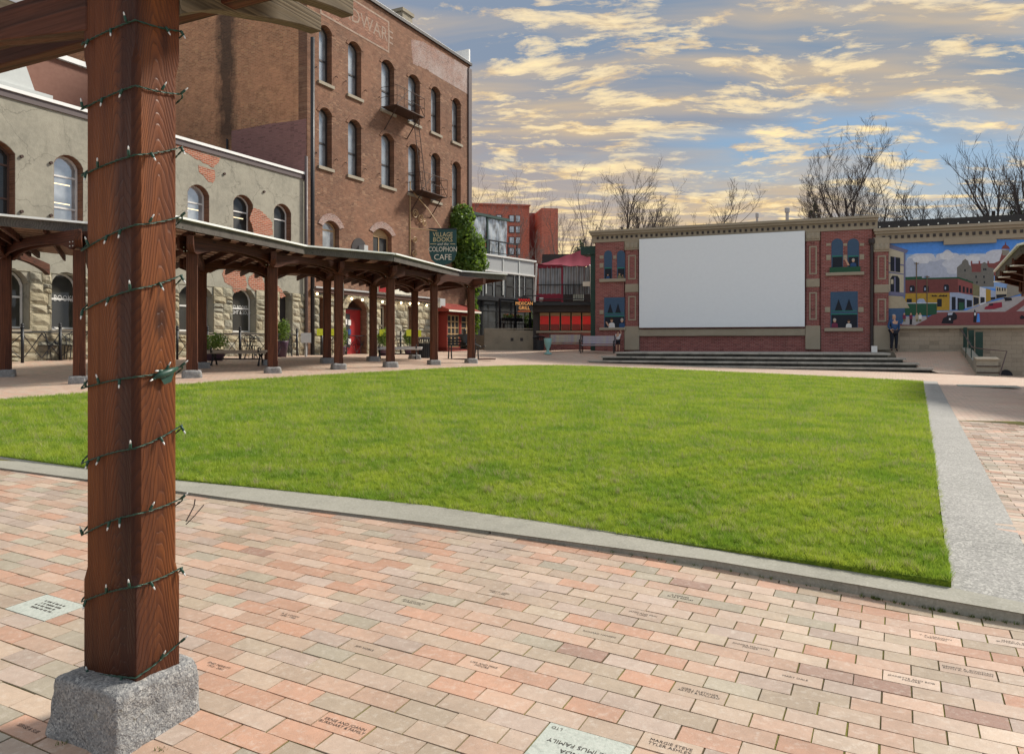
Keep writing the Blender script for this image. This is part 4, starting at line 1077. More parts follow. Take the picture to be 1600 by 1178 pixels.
# the plug joint on the sixth loop: a clump of tape, sockets and bulb
pc = Fc + (Rc - Fc) * 0.62 + UD * 0.014; zc_ = zz_(583, 2.57)
bl = MB(); bl.tube([Vector((*(pc - VD * 0.045), zc_ - 0.012)), Vector((*(pc - VD * 0.02), zc_ - 0.004)), Vector((*(pc + VD * 0.01), zc_ + 0.004)), Vector((*(pc + VD * 0.045), zc_ + 0.016))], [0.006, 0.014, 0.013, 0.005], 7)
bl.add([(*(pc - VD * 0.03), zc_ - 0.008), (*(pc - VD * 0.008), zc_ - 0.038), (*(pc + VD * 0.016 + UD * .004), zc_ - 0.03), (*(pc + VD * 0.035), zc_ + 0.012)], [(0, 1, 2, 3)])
bl.build('cord_plug', 'string_green', st, world=True, smooth=True)
bulb((*(pc - VD * 0.012), zc_ + 0.008), (*(-VD * 1.0), 0.02)); bulb((*(pc - VD * 0.035), zc_ - 0.01), (*(-VD * 1.0), -0.5))
# loose twig caught behind the post
tw = MB(); b0 = Vector((Rc[0] + 0.0, Rc[1] + 0.05, zz_(815, 2.68)))
tw.tube([b0, b0 + Vector((0.02, 0.02, 0.05)), b0 + Vector((0.024, 0.02, 0.075))], 0.0022, 5); tw.tube([b0 + Vector((0, 0, -.01)), b0 + Vector((0.03, 0.0, 0.02)), b0 + Vector((0.055, 0.02, 0.055))], 0.0018, 5)
tag(tw.build('twig', 'bark', None), 'small forked brown twig stuck behind the nearest timber post', 'twig')
# ------------------------------------------------------------------ the far pergola: two rows of posts under a folded roof
fp = thing('pergola', 'long zigzag timber pergola with board roof between the lawn and the bookshop', 'pergola', (-6.4, 20.5, CZ - 0.79))
def back_post(px, ybase, ytop, H, deg=27.0, w=0.24, yz=None, k=1.0):
    """px: centre column, ybase: foot of its stone, ytop: underside of the beam; H metres between stone top and beam"""
    d = H * F / (ybase - 9 * 0 - ytop) if yz is None else yz
    x = (px - CX) / F * d; zt = CZ - (ytop - CY) / F * d; zb_ = T1(x, d)
    r_ = 'post'
    m_ = post_mesh(MB(), w, 0.19, zb_ + 0.15, zt + 0.14, 0.022, zb_ + 0.32, zt - 0.18)
    o = m_.build('post', 'stained_post', None, recentre=False); zc = (zb_ + zt) / 2
    o.data.transform(Matrix.Translation((0, 0, -zc)))
    o.parent = fp; o.matrix_local = wmat(fp).inverted() @ (Matrix.Translation((x, d, zc)) @ Matrix.Rotation(R(deg), 4, 'Z'))
    c, s = math.cos(R(deg)), math.sin(R(deg)); hw, hd = 0.21, 0.19
    ring = [(x + a * c - b * s, d + a * s + b * c) for a, b in ((-hw, -hd), (hw, -hd), (hw, hd), (-hw, hd))]
    rough_block(fp, ring, zb_ - 0.1, zb_ + 0.17, 0.06, amp=0.01, seg=5)
    return (x, d, zt)
# outer row (towards the lawn) and inner row (towards the shops), from the left
OUT = [back_post(9, 588, 408, 2.64, yz=18.6), back_post(124, 600, 402, 2.64, yz=16.6), back_post(300, 590, 399, 2.64, yz=17.5), back_post(426, 583, 421, 2.64, yz=20.5), back_post(529, 577, 431, 2.64, yz=22.75),
       back_post(610, 572, 435, 2.64, yz=24.0), back_post(678, 570, 447, 2.64, yz=26.9), back_post(736, 567, 450.6, 2.64, yz=28.4)]
INN = [back_post(316, 575, 425, 2.64, yz=22.3), back_post(420, 570, 432, 2.5, yz=23.9), back_post(511, 566, 435, 2.64, yz=25.2), back_post(583, 563, 449, 2.64, yz=27.2), back_post(648, 560, 451, 2.64, yz=30.0)]
ZF = 2.70
eave = lambda px, py, z=ZF: ((px - CX) / F * (z * F / (CY - py)), z * F / (CY - py))
E = [eave(-60, 331), eave(0, 337), eave(131, 349), eave(190, 353.5), eave(245, 334), eave(277, 341), eave(475, 385), eave(613, 397), eave(717, 424), eave(790, 429)]
E = [np.array(e) for e in E]
# roof bays: front edge E[i]..E[i+1], back edge offset to the left and away
back = [E[0] + (-1.2, 3.8), E[1] + (-1.6, 3.9), E[2] + (-2.2, 4.2), E[3] + (-2.6, 4.2), E[4] + (-3.4, 3.6), E[5] + (-3.7, 4.6), E[6] + (-3.0, 4.9), E[7] + (-2.9, 5.2), E[8] + (-2.8, 4.0), E[9] + (-3.0, 3.0)]
ztop = zr(ZF); zbk = zr(ZF - 0.22)
rb = []
for i in range(len(E) - 1):
    a, b, c_, d_ = E[i], E[i + 1], back[i + 1], back[i]
    L_ = np.hypot(*(b - a)); n = max(1, int(round(L_ / 0.001))) 
    # boards run along the eave, seen from below
    nb = 14
    for k in range(nb):
        f0, f1 = k / nb + 0.003, (k + 1) / nb - 0.003
        p0, p1 = a + (d_ - a) * f0, b + (c_ - b) * f0; q0, q1 = a + (d_ - a) * f1, b + (c_ - b) * f1
        z0, z1 = ztop - 0.05 + (zbk - ztop) * f0, ztop - 0.05 + (zbk - ztop) * f1
        th = 0.028
        m_ = MB(); m_.hexa([(*p0, z0 - th), (*p1, z0 - th), (*q1, z1 - th), (*q0, z1 - th), (*p0, z0), (*p1, z0), (*q1, z1), (*q0, z1)])
        if i >= 1 or True: m_.build('roof_board', 'roof_board', fp, world=True)
    # fascia and flashing along the eave
    n_ = np.array([(b - a)[1], -(b - a)[0]]) / L_
    m_ = MB(); m_.beam((*(a + n_ * 0.03), ztop - 0.125), (*(b + n_ * 0.03), ztop - 0.125), 0.05, 0.20); m_.build('fascia', 'grey_fascia', fp, world=True)
    m_ = MB(); m_.beam((*(a + n_ * 0.05), ztop), (*(b + n_ * 0.05), ztop), 0.16, 0.045); m_.build('flashing', 'flashing', fp, world=True)
    # rafters under the boards
    nr = max(2, int(L_ / 0.62))
    for k in range(nr + 1):
        f_ = (k + 0.02) / (nr + 0.04); p = a + (b - a) * f_; q = d_ + (c_ - d_) * f_; p = p + (q - p) * 0.035
        m_ = MB(); m_.beam((*p, ztop - 0.17), (*q, zbk - 0.17), 0.045, 0.15); m_.build('rafter', 'stained_beam', fp, world=True)
# beams: arched between posts along each row and across from row to row, tails past the posts
def arch_beam(p, q, zt, h=0.42, rise=0.22, w=0.07, tail=(0.35, 0.35), mat='stained_beam'):
    p, q = np.array(p[:2]), np.array(q[:2]); d = (q - p); L_ = np.hypot(*d); d = d / L_
    a, b = p - d * tail[0], q + d * tail[1]; T_ = L_ + tail[0] + tail[1]
    prof = []
    for i in range(15):
        s = i / 14; x = s * T_ - tail[0]
        if 0.16 < x < L_ - 0.16: r_ = math.sin(math.pi * min(1, max(0, (x - 0.16) / (L_ - 0.32)))) ** 0.45 * rise
        elif x < 0: r_ = (-x / tail[0]) ** 1.5 * 0.13 if tail[0] else 0
        elif x > L_: r_ = ((x - L_) / tail[1]) ** 1.5 * 0.13 if tail[1] else 0
        else: r_ = 0
        prof.append((s, zt + r_, zt + h))
    world_beam(fp, a, b, w, 0, mat, 'beam', prof)
def pair(p, q, **k):
    d = np.array(q[:2]) - np.array(p[:2]); d = d / np.hypot(*d); n = np.array([-d[1], d[0]]) * 0.125
    zt = (p[2] + q[2]) / 2
    for s in (-1, 1): arch_beam(np.array(p[:2]) + n * s, np.array(q[:2]) + n * s, zt, **k)
zt_all = zr(2.03)
fix = lambda p: (p[0], p[1], zt_all)
O_ = [fix(p) for p in OUT]; I_ = [fix(p) for p in INN]
pair(O_[0], O_[1], tail=(0.9, 0.3)); pair(O_[2], O_[3], tail=(0.3, 0.4)); pair(O_[4], O_[5], tail=(0.5, 0.45)); pair(O_[6], O_[7], tail=(0.4, 0.35))
pair(O_[3], O_[4], tail=(0, 0), h=0.38); pair(O_[5], O_[6], tail=(0, 0), h=0.38)
pair(I_[0], I_[1], tail=(0.6, 0.2)); pair(I_[1], I_[2], tail=(0, 0.3)); pair(I_[2], I_[3], tail=(0.2, 0.2)); pair(I_[3], I_[4], tail=(0.2, 0.4))
def cross(a, b, t0=0.75, t1=0.5):
    a = (a[0], a[1], zt_all + 0.02); b = (b[0], b[1], zt_all + 0.02)
    arch_beam(a, b, zt_all + 0.02, h=0.33, rise=0.14, tail=(t0, t1), w=0.13)
cross(O_[2], I_[0]); cross(O_[3], I_[1]); cross(O_[4], I_[2]); cross(O_[5], I_[3]); cross(O_[6], I_[4]); cross(O_[7], (-4.2, 31.2))
cross(O_[0], (O_[0][0] - 1.6, O_[0][1] + 4.3), 0.75, 0); cross(O_[1], (O_[1][0] - 2.2, O_[1][1] + 4.4), 0.6, 0)
# bolt heads where the beams clasp the outer posts
for i, p in enumerate(O_):
    for a in (-0.05, 0.05):
        for b in (0.07, 0.16):
            c = np.array([p[0], p[1]]) + UD * a - VD * 0.0 - VD * 0.175
            m_ = MB(); m_.tube([(*c, p[2] + b), (*(c - VD * 0.014), p[2] + b)], 0.013, 8); m_.build('bolt', 'pale_metal', fp, world=True)
# ------------------------------------------------------------------ pergola reaching in from the right edge
rp = thing('pergola', 'timber pergola with pale eave boards reaching in at the right edge, opposite the bookshop', 'pergola', (17.8, 20.5, CZ - 1.4))
zE = 2.30
R0 = np.array([15.6, 24.6]); R1 = np.array([12.0, 18.0]); R2 = np.array([11.4, 12.9]); off_ = np.array([3.6, -0.9])
RB = [R0, R1, R2]
for i in range(2):
    a, b = RB[i], RB[i + 1]; c_, d_ = b + (4.0, 0.5), a + (4.0, 0.5); L_ = np.hypot(*(b - a))
    for k in range(12):
        f0, f1 = k / 12 + 0.004, (k + 1) / 12 - 0.004
        p0, p1 = a + (d_ - a) * f0, b + (c_ - b) * f0; q0, q1 = a + (d_ - a) * f1, b + (c_ - b) * f1
        z0, z1 = zr(zE) + 0.22 * f0, zr(zE) + 0.22 * f1
        m_ = MB(); m_.hexa([(*p1, z0 - .03), (*p0, z0 - .03), (*q0, z1 - .03), (*q1, z1 - .03), (*p1, z0), (*p0, z0), (*q0, z1), (*q1, z1)]); m_.build('roof_board', 'roof_board', rp, world=True)
    m_ = MB(); m_.beam((*a, zr(zE) - 0.09), (*b, zr(zE) - 0.09), 0.05, 0.2); m_.build('fascia', 'grey_fascia', rp, world=True)
    m_ = MB(); m_.beam((*a, zr(zE) + 0.03), (*b, zr(zE) + 0.03), 0.17, 0.05); m_.build('flashing', 'flashing', rp, world=True)
    nr = int(L_ / 0.7)
    for k in range(nr + 1):
        f_ = k / nr; p = a + (b - a) * f_ + (0.1, 0); q = d_ + (c_ - d_) * f_
        m_ = MB(); m_.beam((*p, zr(zE) - 0.12), (*q, zr(zE) + 0.08), 0.05, 0.16); m_.build('rafter', 'stained_beam', rp, world=True)
def rpost(x, y):
    zb_ = T1(x, y); m_ = post_mesh(MB(), 0.24, 0.19, zb_ + .15, zr(2.0), .022, zb_ + .32, zr(1.7)); o = m_.build('post', 'stained_post', None, recentre=False)
    o.parent = rp; o.matrix_local = wmat(rp).inverted() @ (Matrix.Translation((x, y, 0)) @ Matrix.Rotation(R(27), 4, 'Z'))
    rough_block(rp, [(x - .2, y - .2), (x + .2, y - .2), (x + .2, y + .2), (x - .2, y + .2)], zb_ - .1, zb_ + .17, .06, amp=.01, seg=5)
RP = [(18.3, 24.0), (15.5, 19.6), (14.3, 14.5)]
for p in RP: rpost(*p)
for da, zb0, hh, tk_ in ((0.75, 1.50, 0.42, 0.14), (1.9, 1.62, 0.36, 0.1)):
    q0_, q1_ = R0 + (da, -0.2), R1 + (da, 0)
    world_beam(rp, q0_ , q1_, tk_, 0, 'stained_beam', prof=[(s_, zr(zb0 + 0.16 * math.sin(3.14 * s_)), zr(zb0 + hh + .15)) for s_ in np.linspace(0, 1, 9)])
for s_ in (0.05, 0.3, 0.55, 0.8):
    e0_ = R0 + (R1 - R0) * s_; world_beam(rp, e0_ + (-0.05, 0), e0_ + (3.2, 0.4), 0.09, 0, 'stained_beam', prof=[(0, zr(1.98), zr(2.16)), (0.3, zr(1.78), zr(2.16)), (1, zr(1.78), zr(2.2))])
    m_ = MB(); m_.box(-0.10, 0.16, -0.08, 0.08, 0, 0.03); o_ = m_.build('beam_cap', 'flashing', rp, world=False); o_.matrix_local = wmat(rp).inverted() @ Matrix.Translation((e0_[0] + 0.05, e0_[1], zr(1.97)))
_fp = fp; fp = rp
for a, b in zip(RP[:-1], RP[1:]): arch_beam((*a, 0), (*b, 0), zr(1.55), h=0.42, rise=0.18, w=0.24, tail=(0.6, 0.3))
for p in RP:
    q = np.array(p) + np.array([-0.93, 0.1]) * 2.2
    arch_beam((*q, 0), (*p, 0), zr(1.52), h=0.5, rise=0.12, w=0.13, tail=(0.15, 1.5))
fp = _fp
# ------------------------------------------------------------------ the two-storey stucco and stone building
FL = Fac(470, 33.0, math.degrees(math.atan2(VD[1], VD[0])))
def facade(fac, name, label, cat, px_base, z=0.0, group=None):
    t_ = 0.0; x, y = fac.xy(t_)
    return thing(name, label, cat, (x, y, 0), fac.a, group)
stc = facade(FL, 'stucco_building', 'two-storey grey stucco building with rough stone ground floor and patches of bare brick', 'building', 470)
tx = FL.t
ZS = zr(7.32); ZG = zr(-0.75); ZST = zr(2.15)
def rough_arch(x0, x1, z0, zs, zt): return arch(x0, x1, z0, zs, zt, 8)
t0, t1 = tx(-260), tx(475.5)
# openings: (px left, px right, py head, kind)
up = [(-48, 24, 215), (84, 130, 243), (293, 327, 288), (364.5, 395.5, 305), (428, 455, 318)]
# a window hidden by the near post keeps the spacing
up.insert(2, (205, 247, 268))
upw = [(tx(a), tx(b), FL.z((a + b) / 2, c)) for a, b, c in up]
zh_up = zr(5.86); zs_up = zr(3.25)
dn = [(-22, 45.5, 431), (80, 128, 434), (185, 222, 440), (279, 333, 452), (362.5, 399.5, 456), (436, 456, 462)]
dnw = [(tx(a), tx(b)) for a, b, c in dn]
zh_dn = zr(2.22)
hol = [rough_arch(a, b, zs_up, zh_up - 0.32, zh_up) for a, b, c in upw]
for i, (a, b) in enumerate(dnw):
    hol.append(rough_arch(a, b, zr(0.42) if i not in (5,) else ZG + 0.35, zh_dn - 0.45, zh_dn))
w = MB().holed(rect(t0, t1, ZG, ZS), hol, 0.0, 0.45)
w.build('wall', 'stucco', stc)
# reveals of bare brick round the upper openings
for (a, b, c) in upw:
    m_ = MB()
    o1 = rough_arch(a - 0.0, b + 0.0, zs_up, zh_up - 0.32, zh_up); cx = (a + b) / 2; cz = (zs_up + zh_up) / 2
    o2 = [(cx + (x - cx) * 0.965, cz + (z - cz) * 0.985) for x, z in o1]
    m_.holed(o1, [o2], 0.015, 0.40); m_.build('brick_reveal', 'old_brick', stc)
def window(parent, x0, x1, z0, z1, zt=None, y=0.30, frame='white_paint', pane='pane_sky', bars=(1,), cols=1, fw=0.06, trans=None, sill=None, name='window'):
    """frame with sash bars and panes; zt gives an arched head"""
    m_ = MB(); outer_ = rect(x0, x1, z0, z1) if zt is None else arch(x0, x1, z0, z1, zt, 8)
    cells = []
    zr_list = [z0] + [z0 + (z1 - z0) * b for b in (trans or [])] + [z1]
    zl = [z0 + fw]
    divs = trans or []
    rows = [z0] + [z0 + (z1 - z0) * k for k in divs] + [z1]
    holes = []
    for ri in range(len(rows) - 1):
        lo, hi = rows[ri] + (fw if ri == 0 else fw / 2), rows[ri + 1] - (fw if ri == len(rows) - 2 else fw / 2)
        top_arch = zt is not None and ri == len(rows) - 2
        for ci in range(cols):
            a = x0 + (x1 - x0) * ci / cols + (fw if ci == 0 else fw / 2); b = x0 + (x1 - x0) * (ci + 1) / cols - (fw if ci == cols - 1 else fw / 2)
            if top_arch and cols == 1: holes.append(arch(a, b, lo, z1 - fw * 0.6, zt - fw, 8))
            else: holes.append(rect(a, b, lo, hi))
    m_.holed(outer_, holes, y, y + 0.07)
    fr = m_.build(name, frame, parent)
    pn = MB(); ins = 0.01
    if zt is None: pn.box(x0 + ins, x1 - ins, y + 0.03, y + 0.036, z0 + ins, z1 - ins)
    else: pn.plate(arch(x0 + ins, x1 - ins, z0 + ins, z1, zt - ins, 8), y + 0.03, y + 0.036)
    pc = fr.location
    pn.v = [(v[0] - pc[0], v[1] - pc[1], v[2] - pc[2]) for v in pn.v]
    pn.build('pane', pane, fr)
    return fr
for i, (a, b, c) in enumerate(upw):
    window(stc, a + 0.02, b - 0.02, zs_up + 0.04, zh_up - 0.34, zh_up - 0.02, y=0.26, frame='white_paint' if i else 'brown_frame', pane='pane_dark' if i in (0,) else 'pane_curtain' if i in (1, 3) else 'pane_dark', trans=[0.42, 0.86], fw=0.055)
    # fluorescent tubes reflected / seen inside
    if i in (1, 2, 3, 4):
        for k, z in enumerate((zs_up + 0.55, zs_up + 1.1, zs_up + 1.7)[0 if i == 1 else 2:]):
            m_ = MB(); m_.box(a + 0.1, b - 0.25, 0.285, 0.289, z, z + 0.035); m_.build('ceiling_tube', 'tube_light', stc)
for i, (a, b) in enumerate(dnw[:5]):
    wfr = window(stc, a + 0.03, b - 0.03, zr(0.45), zh_dn - 0.47, zh_dn - 0.03, y=0.28, frame='white_paint', pane='pane_shop', trans=[0.72], fw=0.06)
    m_ = MB(); m_.box(a - 0.05, b + 0.05, -0.05, 0.3, zr(0.32), zr(0.42)); m_.build('window_sill', 'tan_stone', stc)
a, b = dnw[5]
m_ = MB(); m_.plate(arch(a, b, ZG + 0.3, zh_dn - 0.45, zh_dn, 8), 0.36, 0.40); m_.build('door', 'dark_trim', stc)
# lettering on the glass
lettering('RARE BOOKS', 0.27, 'letter_white', stc, (tx(102) - 0.12, 0.29, FL.z(100, 466)), (R(90), 0, 0), 'lettering', sx=0.75)
lettering('USED BOOKS\nBOUGHT & SOLD', 0.21, 'letter_white', stc, (tx(377) + 0.1, 0.29, FL.z(375, 484)), (R(90), 0, 0), 'lettering', sx=0.8)
# arch caps of stucco, cornice and roof
m_ = MB(); m_.box(t0, t1 + 0.1, -0.10, 0.5, ZS, ZS + 0.10); m_.build('parapet_cap', 'flashing', stc)
m_ = MB(); m_.box(t0, t1 + 0.1, -0.05, 0.0, ZS - 0.20, ZS - 0.005); m_.build('cornice', 'lead_pipe', stc)
m_ = MB(); m_.box(t0, t1, 0.5, 14, ZS - 0.5, ZS - 0.4); m_.build('roof', 'asphalt_roof', stc)
m_ = MB(); m_.box(t0, t0 + 0.4, 0.45, 14, ZG, ZS); m_.build('side_wall', 'stucco', stc)
# exposed brick patches: irregular outlines standing in broken render
def patch(parent, pts, fac, mat='exposed_brick', y=-0.008):
    P = [(fac.t(px), fac.z(px, py)) for px, py in pts]
    cx = sum(p[0] for p in P) / len(P); cz = sum(p[1] for p in P) / len(P); out = []
    for i in range(len(P)):
        a, b = P[i], P[(i + 1) % len(P)]
        L_ = math.dist(a, b); k = max(1, int(L_ / 0.09))
        for j in range(k):
            f_ = j / k; x = a[0] + (b[0] - a[0]) * f_; z = a[1] + (b[1] - a[1]) * f_
            z = round(z / 0.072) * 0.072 if j % 2 else z
            out.append((x + random.uniform(-0.04, 0.04), z + random.uniform(-0.008, 0.008)))
    A = sum(out[i][0] * out[(i + 1) % len(out)][1] - out[(i + 1) % len(out)][0] * out[i][1] for i in range(len(out)))
    if A < 0: out = out[::-1]
    return MB().plate(out, y, 0.02).build('bare_brick_patch', mat, parent)
patch(stc, [(276, 224), (300, 232), (330, 243), (345, 247), (342, 255), (333, 262), (322, 256), (308, 250), (290, 238), (276, 232)], FL)
patch(stc, [(309, 258), (320, 262), (335, 267), (336, 278), (333, 286), (325, 284), (318, 276), (310, 268)], FL)
patch(stc, [(396, 325), (407, 330), (424, 345), (427, 368), (414, 368), (398, 366), (390, 340)], FL)
patch(stc, [(350, 415), (375, 414), (383, 430), (386, 446), (384, 455), (376, 454), (366, 458), (362, 448), (350, 440), (347, 428)], FL)
patch(stc, [(395, 428), (410, 428), (414, 455), (404, 462), (398, 455), (388, 446), (388, 435)], FL)
patch(stc, [(432, 445), (438, 450), (446, 463), (440, 466), (432, 456)], FL)
# rough stones of the piers, one by one
unit = []
for k in range(7):
    bm = bmesh.new(); bmesh.ops.create_cube(bm, size=1.0); bmesh.ops.subdivide_edges(bm, edges=bm.edges[:], cuts=2, use_grid_fill=True)
    bmesh.ops.delete(bm, geom=[f for f in bm.faces if all(v.co.y > 0.49 for v in f.verts)], context='FACES')
    for v in bm.verts:
        ed = max(abs(v.co.x), abs(v.co.z)) > 0.49
        v.co.x += random.uniform(-0.02, 0.02); v.co.z += random.uniform(-0.03, 0.03)
        if v.co.y < -0.4: v.co.y += 0.45 if ed else random.uniform(-0.30, 0.15)
    me = bpy.data.meshes.new('stone'); bm.to_mesh(me); bm.free(); me.materials.append(MATS['field_stone']); unit.append(me)
def stones(parent, fac, x0, x1, z0, z1, holes, budget, sizes=(0.30, 0.62), rows=(0.2, 0.34), depth=0.10):
    """holes: rects (a, b, lo, hi) no stone may cross"""
    bk = MB(); bk.holed(rect(x0, x1, z0, z1), [rect(a, b, max(lo, z0 + 0.01), min(hi, z1 - 0.01)) for a, b, lo, hi in holes], -0.02, 0.0) if holes else bk.box(x0, x1, -0.02, 0.0, z0, z1)
    z = z0; n = 0; rest = MB()
    while z < z1 - 0.08:
        h = min(random.uniform(*rows), z1 - z); x = x0
        while x < x1 - 0.05:
            L_ = min(random.uniform(*sizes), x1 - x)
            a, b = x, x + L_
            for p, q, lo, hi in holes:
                if z + h * 0.6 > lo and z + h * 0.4 < hi and b > p and a < q:
                    if a < p - 0.12: b = p
                    else: a = b = max(b, q) if False else q; 
            if b - a > 0.1:
                hh = h * (1 if random.random() < 0.8 else 0.5)
                parts_ = [(z, h)] if hh == h else [(z, hh), (z + hh, h - hh)]
                for zz0, h2 in parts_:
                    o = bpy.data.objects.new('stone', random.choice(unit)); link(o); o.parent = parent
                    o.location = ((a + b) / 2, -0.03, zz0 + h2 / 2); o.scale = ((b - a) * 0.985, depth * random.uniform(0.8, 1.5), h2 * 0.97)
                    n += 1
                x = b
            else:
                x = max(b, x + 0.02) if b > x else x + 0.05
                # jump past an opening
                for p, q, lo, hi in holes:
                    if p - 0.13 <= x < q and z + h * 0.6 > lo and z + h * 0.4 < hi: x = q
        z += h
    bk.build('rubble_mortar', 'rubble_mortar', parent)
    return n
def arch_hole(a, b, lo, hi): return (a, b, lo, hi)
rows_ = []
n_st = 0
hs = [(a, b, zr(0.32) if i < 5 else ZG - .1, zh_dn + 0.02) for i, (a, b) in enumerate(dnw)]
n_st += stones(stc, FL, tx(-30), t1, ZG, ZST, [h for h in hs if h[1] > tx(-30)], 300, sizes=(0.32, 0.7), rows=(0.24, 0.38), depth=0.07)
print('STONES', n_st)
# pipes on the corner, wall anchors
for px, y_, r_ in ((475.2, -0.12, 0.07), (484.5, -0.14, 0.09)):
    m_ = MB(); m_.tube([(tx(px), y_, ZG), (tx(px), y_, FL.z(px, 245 if px < 480 else 60))], r_, 8); m_.build('downpipe', 'lead_pipe' if px < 480 else 'iron_black', stc, smooth=True)
for px, py in ((33, 245), (33, 331), (79, 255), (79, 337), (350, 272), (412, 300)):
    m_ = MB(); m_.tube([(tx(px), -0.06, FL.z(px, py)), (tx(px), 0.0, FL.z(px, py))], 0.05, 8); m_.build('wall_anchor', 'rust_iron', stc)
# small things on the roof behind
pen = thing('rooftop_penthouse', 'brown panelled rooftop box standing behind the stucco parapet', 'rooftop box', (*FL.xy(tx(40), 6.0), 0), FL.a)
m_ = MB(); m_.box(0.3, 7.2, 0, 5, ZS - 0.4, zr(11.0)); m_.build('wall', 'brown_panel', pen)
m_ = MB(); m_.box(0.1, 7.3, -0.15, 5.1, zr(11.0), zr(11.2)); m_.build('roof', 'flashing', pen)
ven = thing('rooftop_vent', 'pale grey metal ventilation hood on the stucco building roof', 'vent', (*FL.xy(tx(-30), 5.0), 0), FL.a)
m_ = MB(); m_.box(-3, 5.2, 0, 3.0, ZS - 0.4, zr(9.2)); m_.build('housing', 'pale_metal', ven)
m_ = MB(); m_.plate([(-3, zr(9.2)), (4.6, zr(9.2)), (3.9, zr(11.0)), (-3, zr(11.0))], 0.1, 2.8); m_.build('hood', 'pale_metal', ven)
m_ = MB(); m_.box(-0.5, 3.6, -0.03, 0.0, zr(9.7), zr(10.5)); m_.build('duct_cover', 'grey_metal', ven)
# street furniture against it comes later
# ------------------------------------------------------------------ the tall old brick building
BB = Fac(480, 33.45, math.degrees(FL.a))
bx = BB.t
brk = thing('brick_building', 'tall old brown brick building with arched windows and fire escapes', 'building', (*BB.xy(0), 0), BB.a)
BW = bx(734); ZT = zr(16.75); ZB = zr(-0.8)
colp = [509, 554, 605, 647.5, 680.5, 712.5]
wt = [(498.5, 518.5), (544, 564.5), (596, 616), (638, 656), (673.5, 688), (706.5, 720)]
wins = []
rows_up = [(14.35, 11.75), (10.65, 7.95)]
for i, (a, b) in enumerate(wt):
    for j, (zt_, zb_) in enumerate(rows_up):
        lo = zb_
        wins.append((bx(a), bx(b), zr(lo), zr(zt_), j, i))
hol = [arch(a, b, lo, hi - 0.28, hi, 8) for a, b, lo, hi, j, i in wins]
# first floor openings
ff = [(504, 530, 345, 392, 'pane_curtain'), (583, 612, 357, 400, 'pane_dark')]
ffh = []
for a, b, p, q, k in ff: ffh.append((bx(a), bx(b), BB.z((a + b) / 2, q), BB.z((a + b) / 2, p)))
for a, b, lo, hi in ffh: hol.append(arch(a, b, lo, hi - 0.3, hi, 8))
# ground floor: window, door, windows, red shop front
gf = [('win', 498, 507, 0.3, 2.05), ('door', 539, 573, -0.6, 2.15), ('win', 594, 606, -0.1, 1.95), ('win', 636, 645, -0.1, 1.95)]
gfh = []
for k, a, b, lo, hi in gf:
    gfh.append((bx(a), bx(b), zr(lo), zr(hi)))
    hol.append(arch(bx(a), bx(b), zr(lo), zr(hi) - (0.5 if k == 'door' else 0.05), zr(hi), 8))
sf = (bx(685), bx(727), zr(-0.55), zr(1.75)); hol.append(rect(*sf[:2], *sf[2:]))
MB().holed(rect(0, BW, ZB, ZT), hol, 0, 0.5).build('wall', 'old_brick', brk)
# side wall facing us, running back to the left
side = bpy.data.objects.new('side_wall', None); bpy.data.objects.remove(side)
m_ = MB(); m_.box(-0.0, 0.5, 0.5, 21.5, ZB, ZT)
# brick courses need their own axis: build it as a wall turned a quarter
def turned(parent, name, mat, x, y0, y1, z0, z1, th=0.5, pts=None, lift=0.0):
    """wall in the plane x = const of the parent, its face looking to -x"""
    m_ = MB()
    if pts is None: m_.box(0, y1 - y0, 0, th, z0, z1)
    else: m_.plate(pts, 0, th)
    o = m_.build(name, mat, parent, recentre=False)
    o.location = (x - lift, y1, 0); o.rotation_euler = (0, 0, R(-90)); return o
turned(brk, 'side_wall', 'old_brick_side_lightened', 0, 0.5, 22.0, ZB, ZT)
# helpers to place on the side wall by picture position
SFc = Fac(480, 33.45, math.degrees(BB.a) + 90)
def sidept(px, py):
    """(distance behind the corner, height) for a picture point on the side wall"""
    t_ = SFc.t(px); return t_, SFc.z(px, py)
def side_patch(pts, mat, lift, name='brick_patch'):
    P = [sidept(*p) for p in pts]; q = [(22.0 - p[0], p[1]) for p in P]
    A = sum(q[i][0] * q[(i + 1) % len(q)][1] - q[(i + 1) % len(q)][0] * q[i][1] for i in range(len(q)))
    if A < 0: q = q[::-1]
    o = MB().plate(q, 0, 0.02).build(name, mat, brk, recentre=False); o.location = (-lift, 22.0, 0); o.rotation_euler = (0, 0, R(-90)); return o
side_patch([(362, 205), (390, 200), (420, 194), (455, 190), (479, 186), (479, 285), (362, 285)], 'old_brick_lilac', 0.012)
# sooty flue line and stains built as thin brick pilaster
side_patch([(345, 20), (360, 18), (361, 150), (350, 160), (346, 158)], 'old_brick_ghost', 0.0) if False else None
m_ = MB(); a0 = sidept(361, 100)[0]; a1 = sidept(348, 100)[0]
q = [(22 - a1, zr(9.4)), (22 - a0, zr(9.4)), (22 - a0, ZT - .2), (22 - a1, ZT - .2)]
m_ = MB(); m_.tube([(-0.08, sidept(357, 200)[0], zr(6)), (-0.08, sidept(357, 200)[0], zr(9.5))], 0.05, 6); m_.build('downpipe', 'iron_black', brk)
# blocked small window
m_ = MB(); s0, s1 = sidept(290, 210)[0], sidept(275, 210)[0]; m_.box(-0.06, 0, s0, s1, zr(8.4), zr(9.4)); m_.build('vent_panel', 'grey_metal', brk)
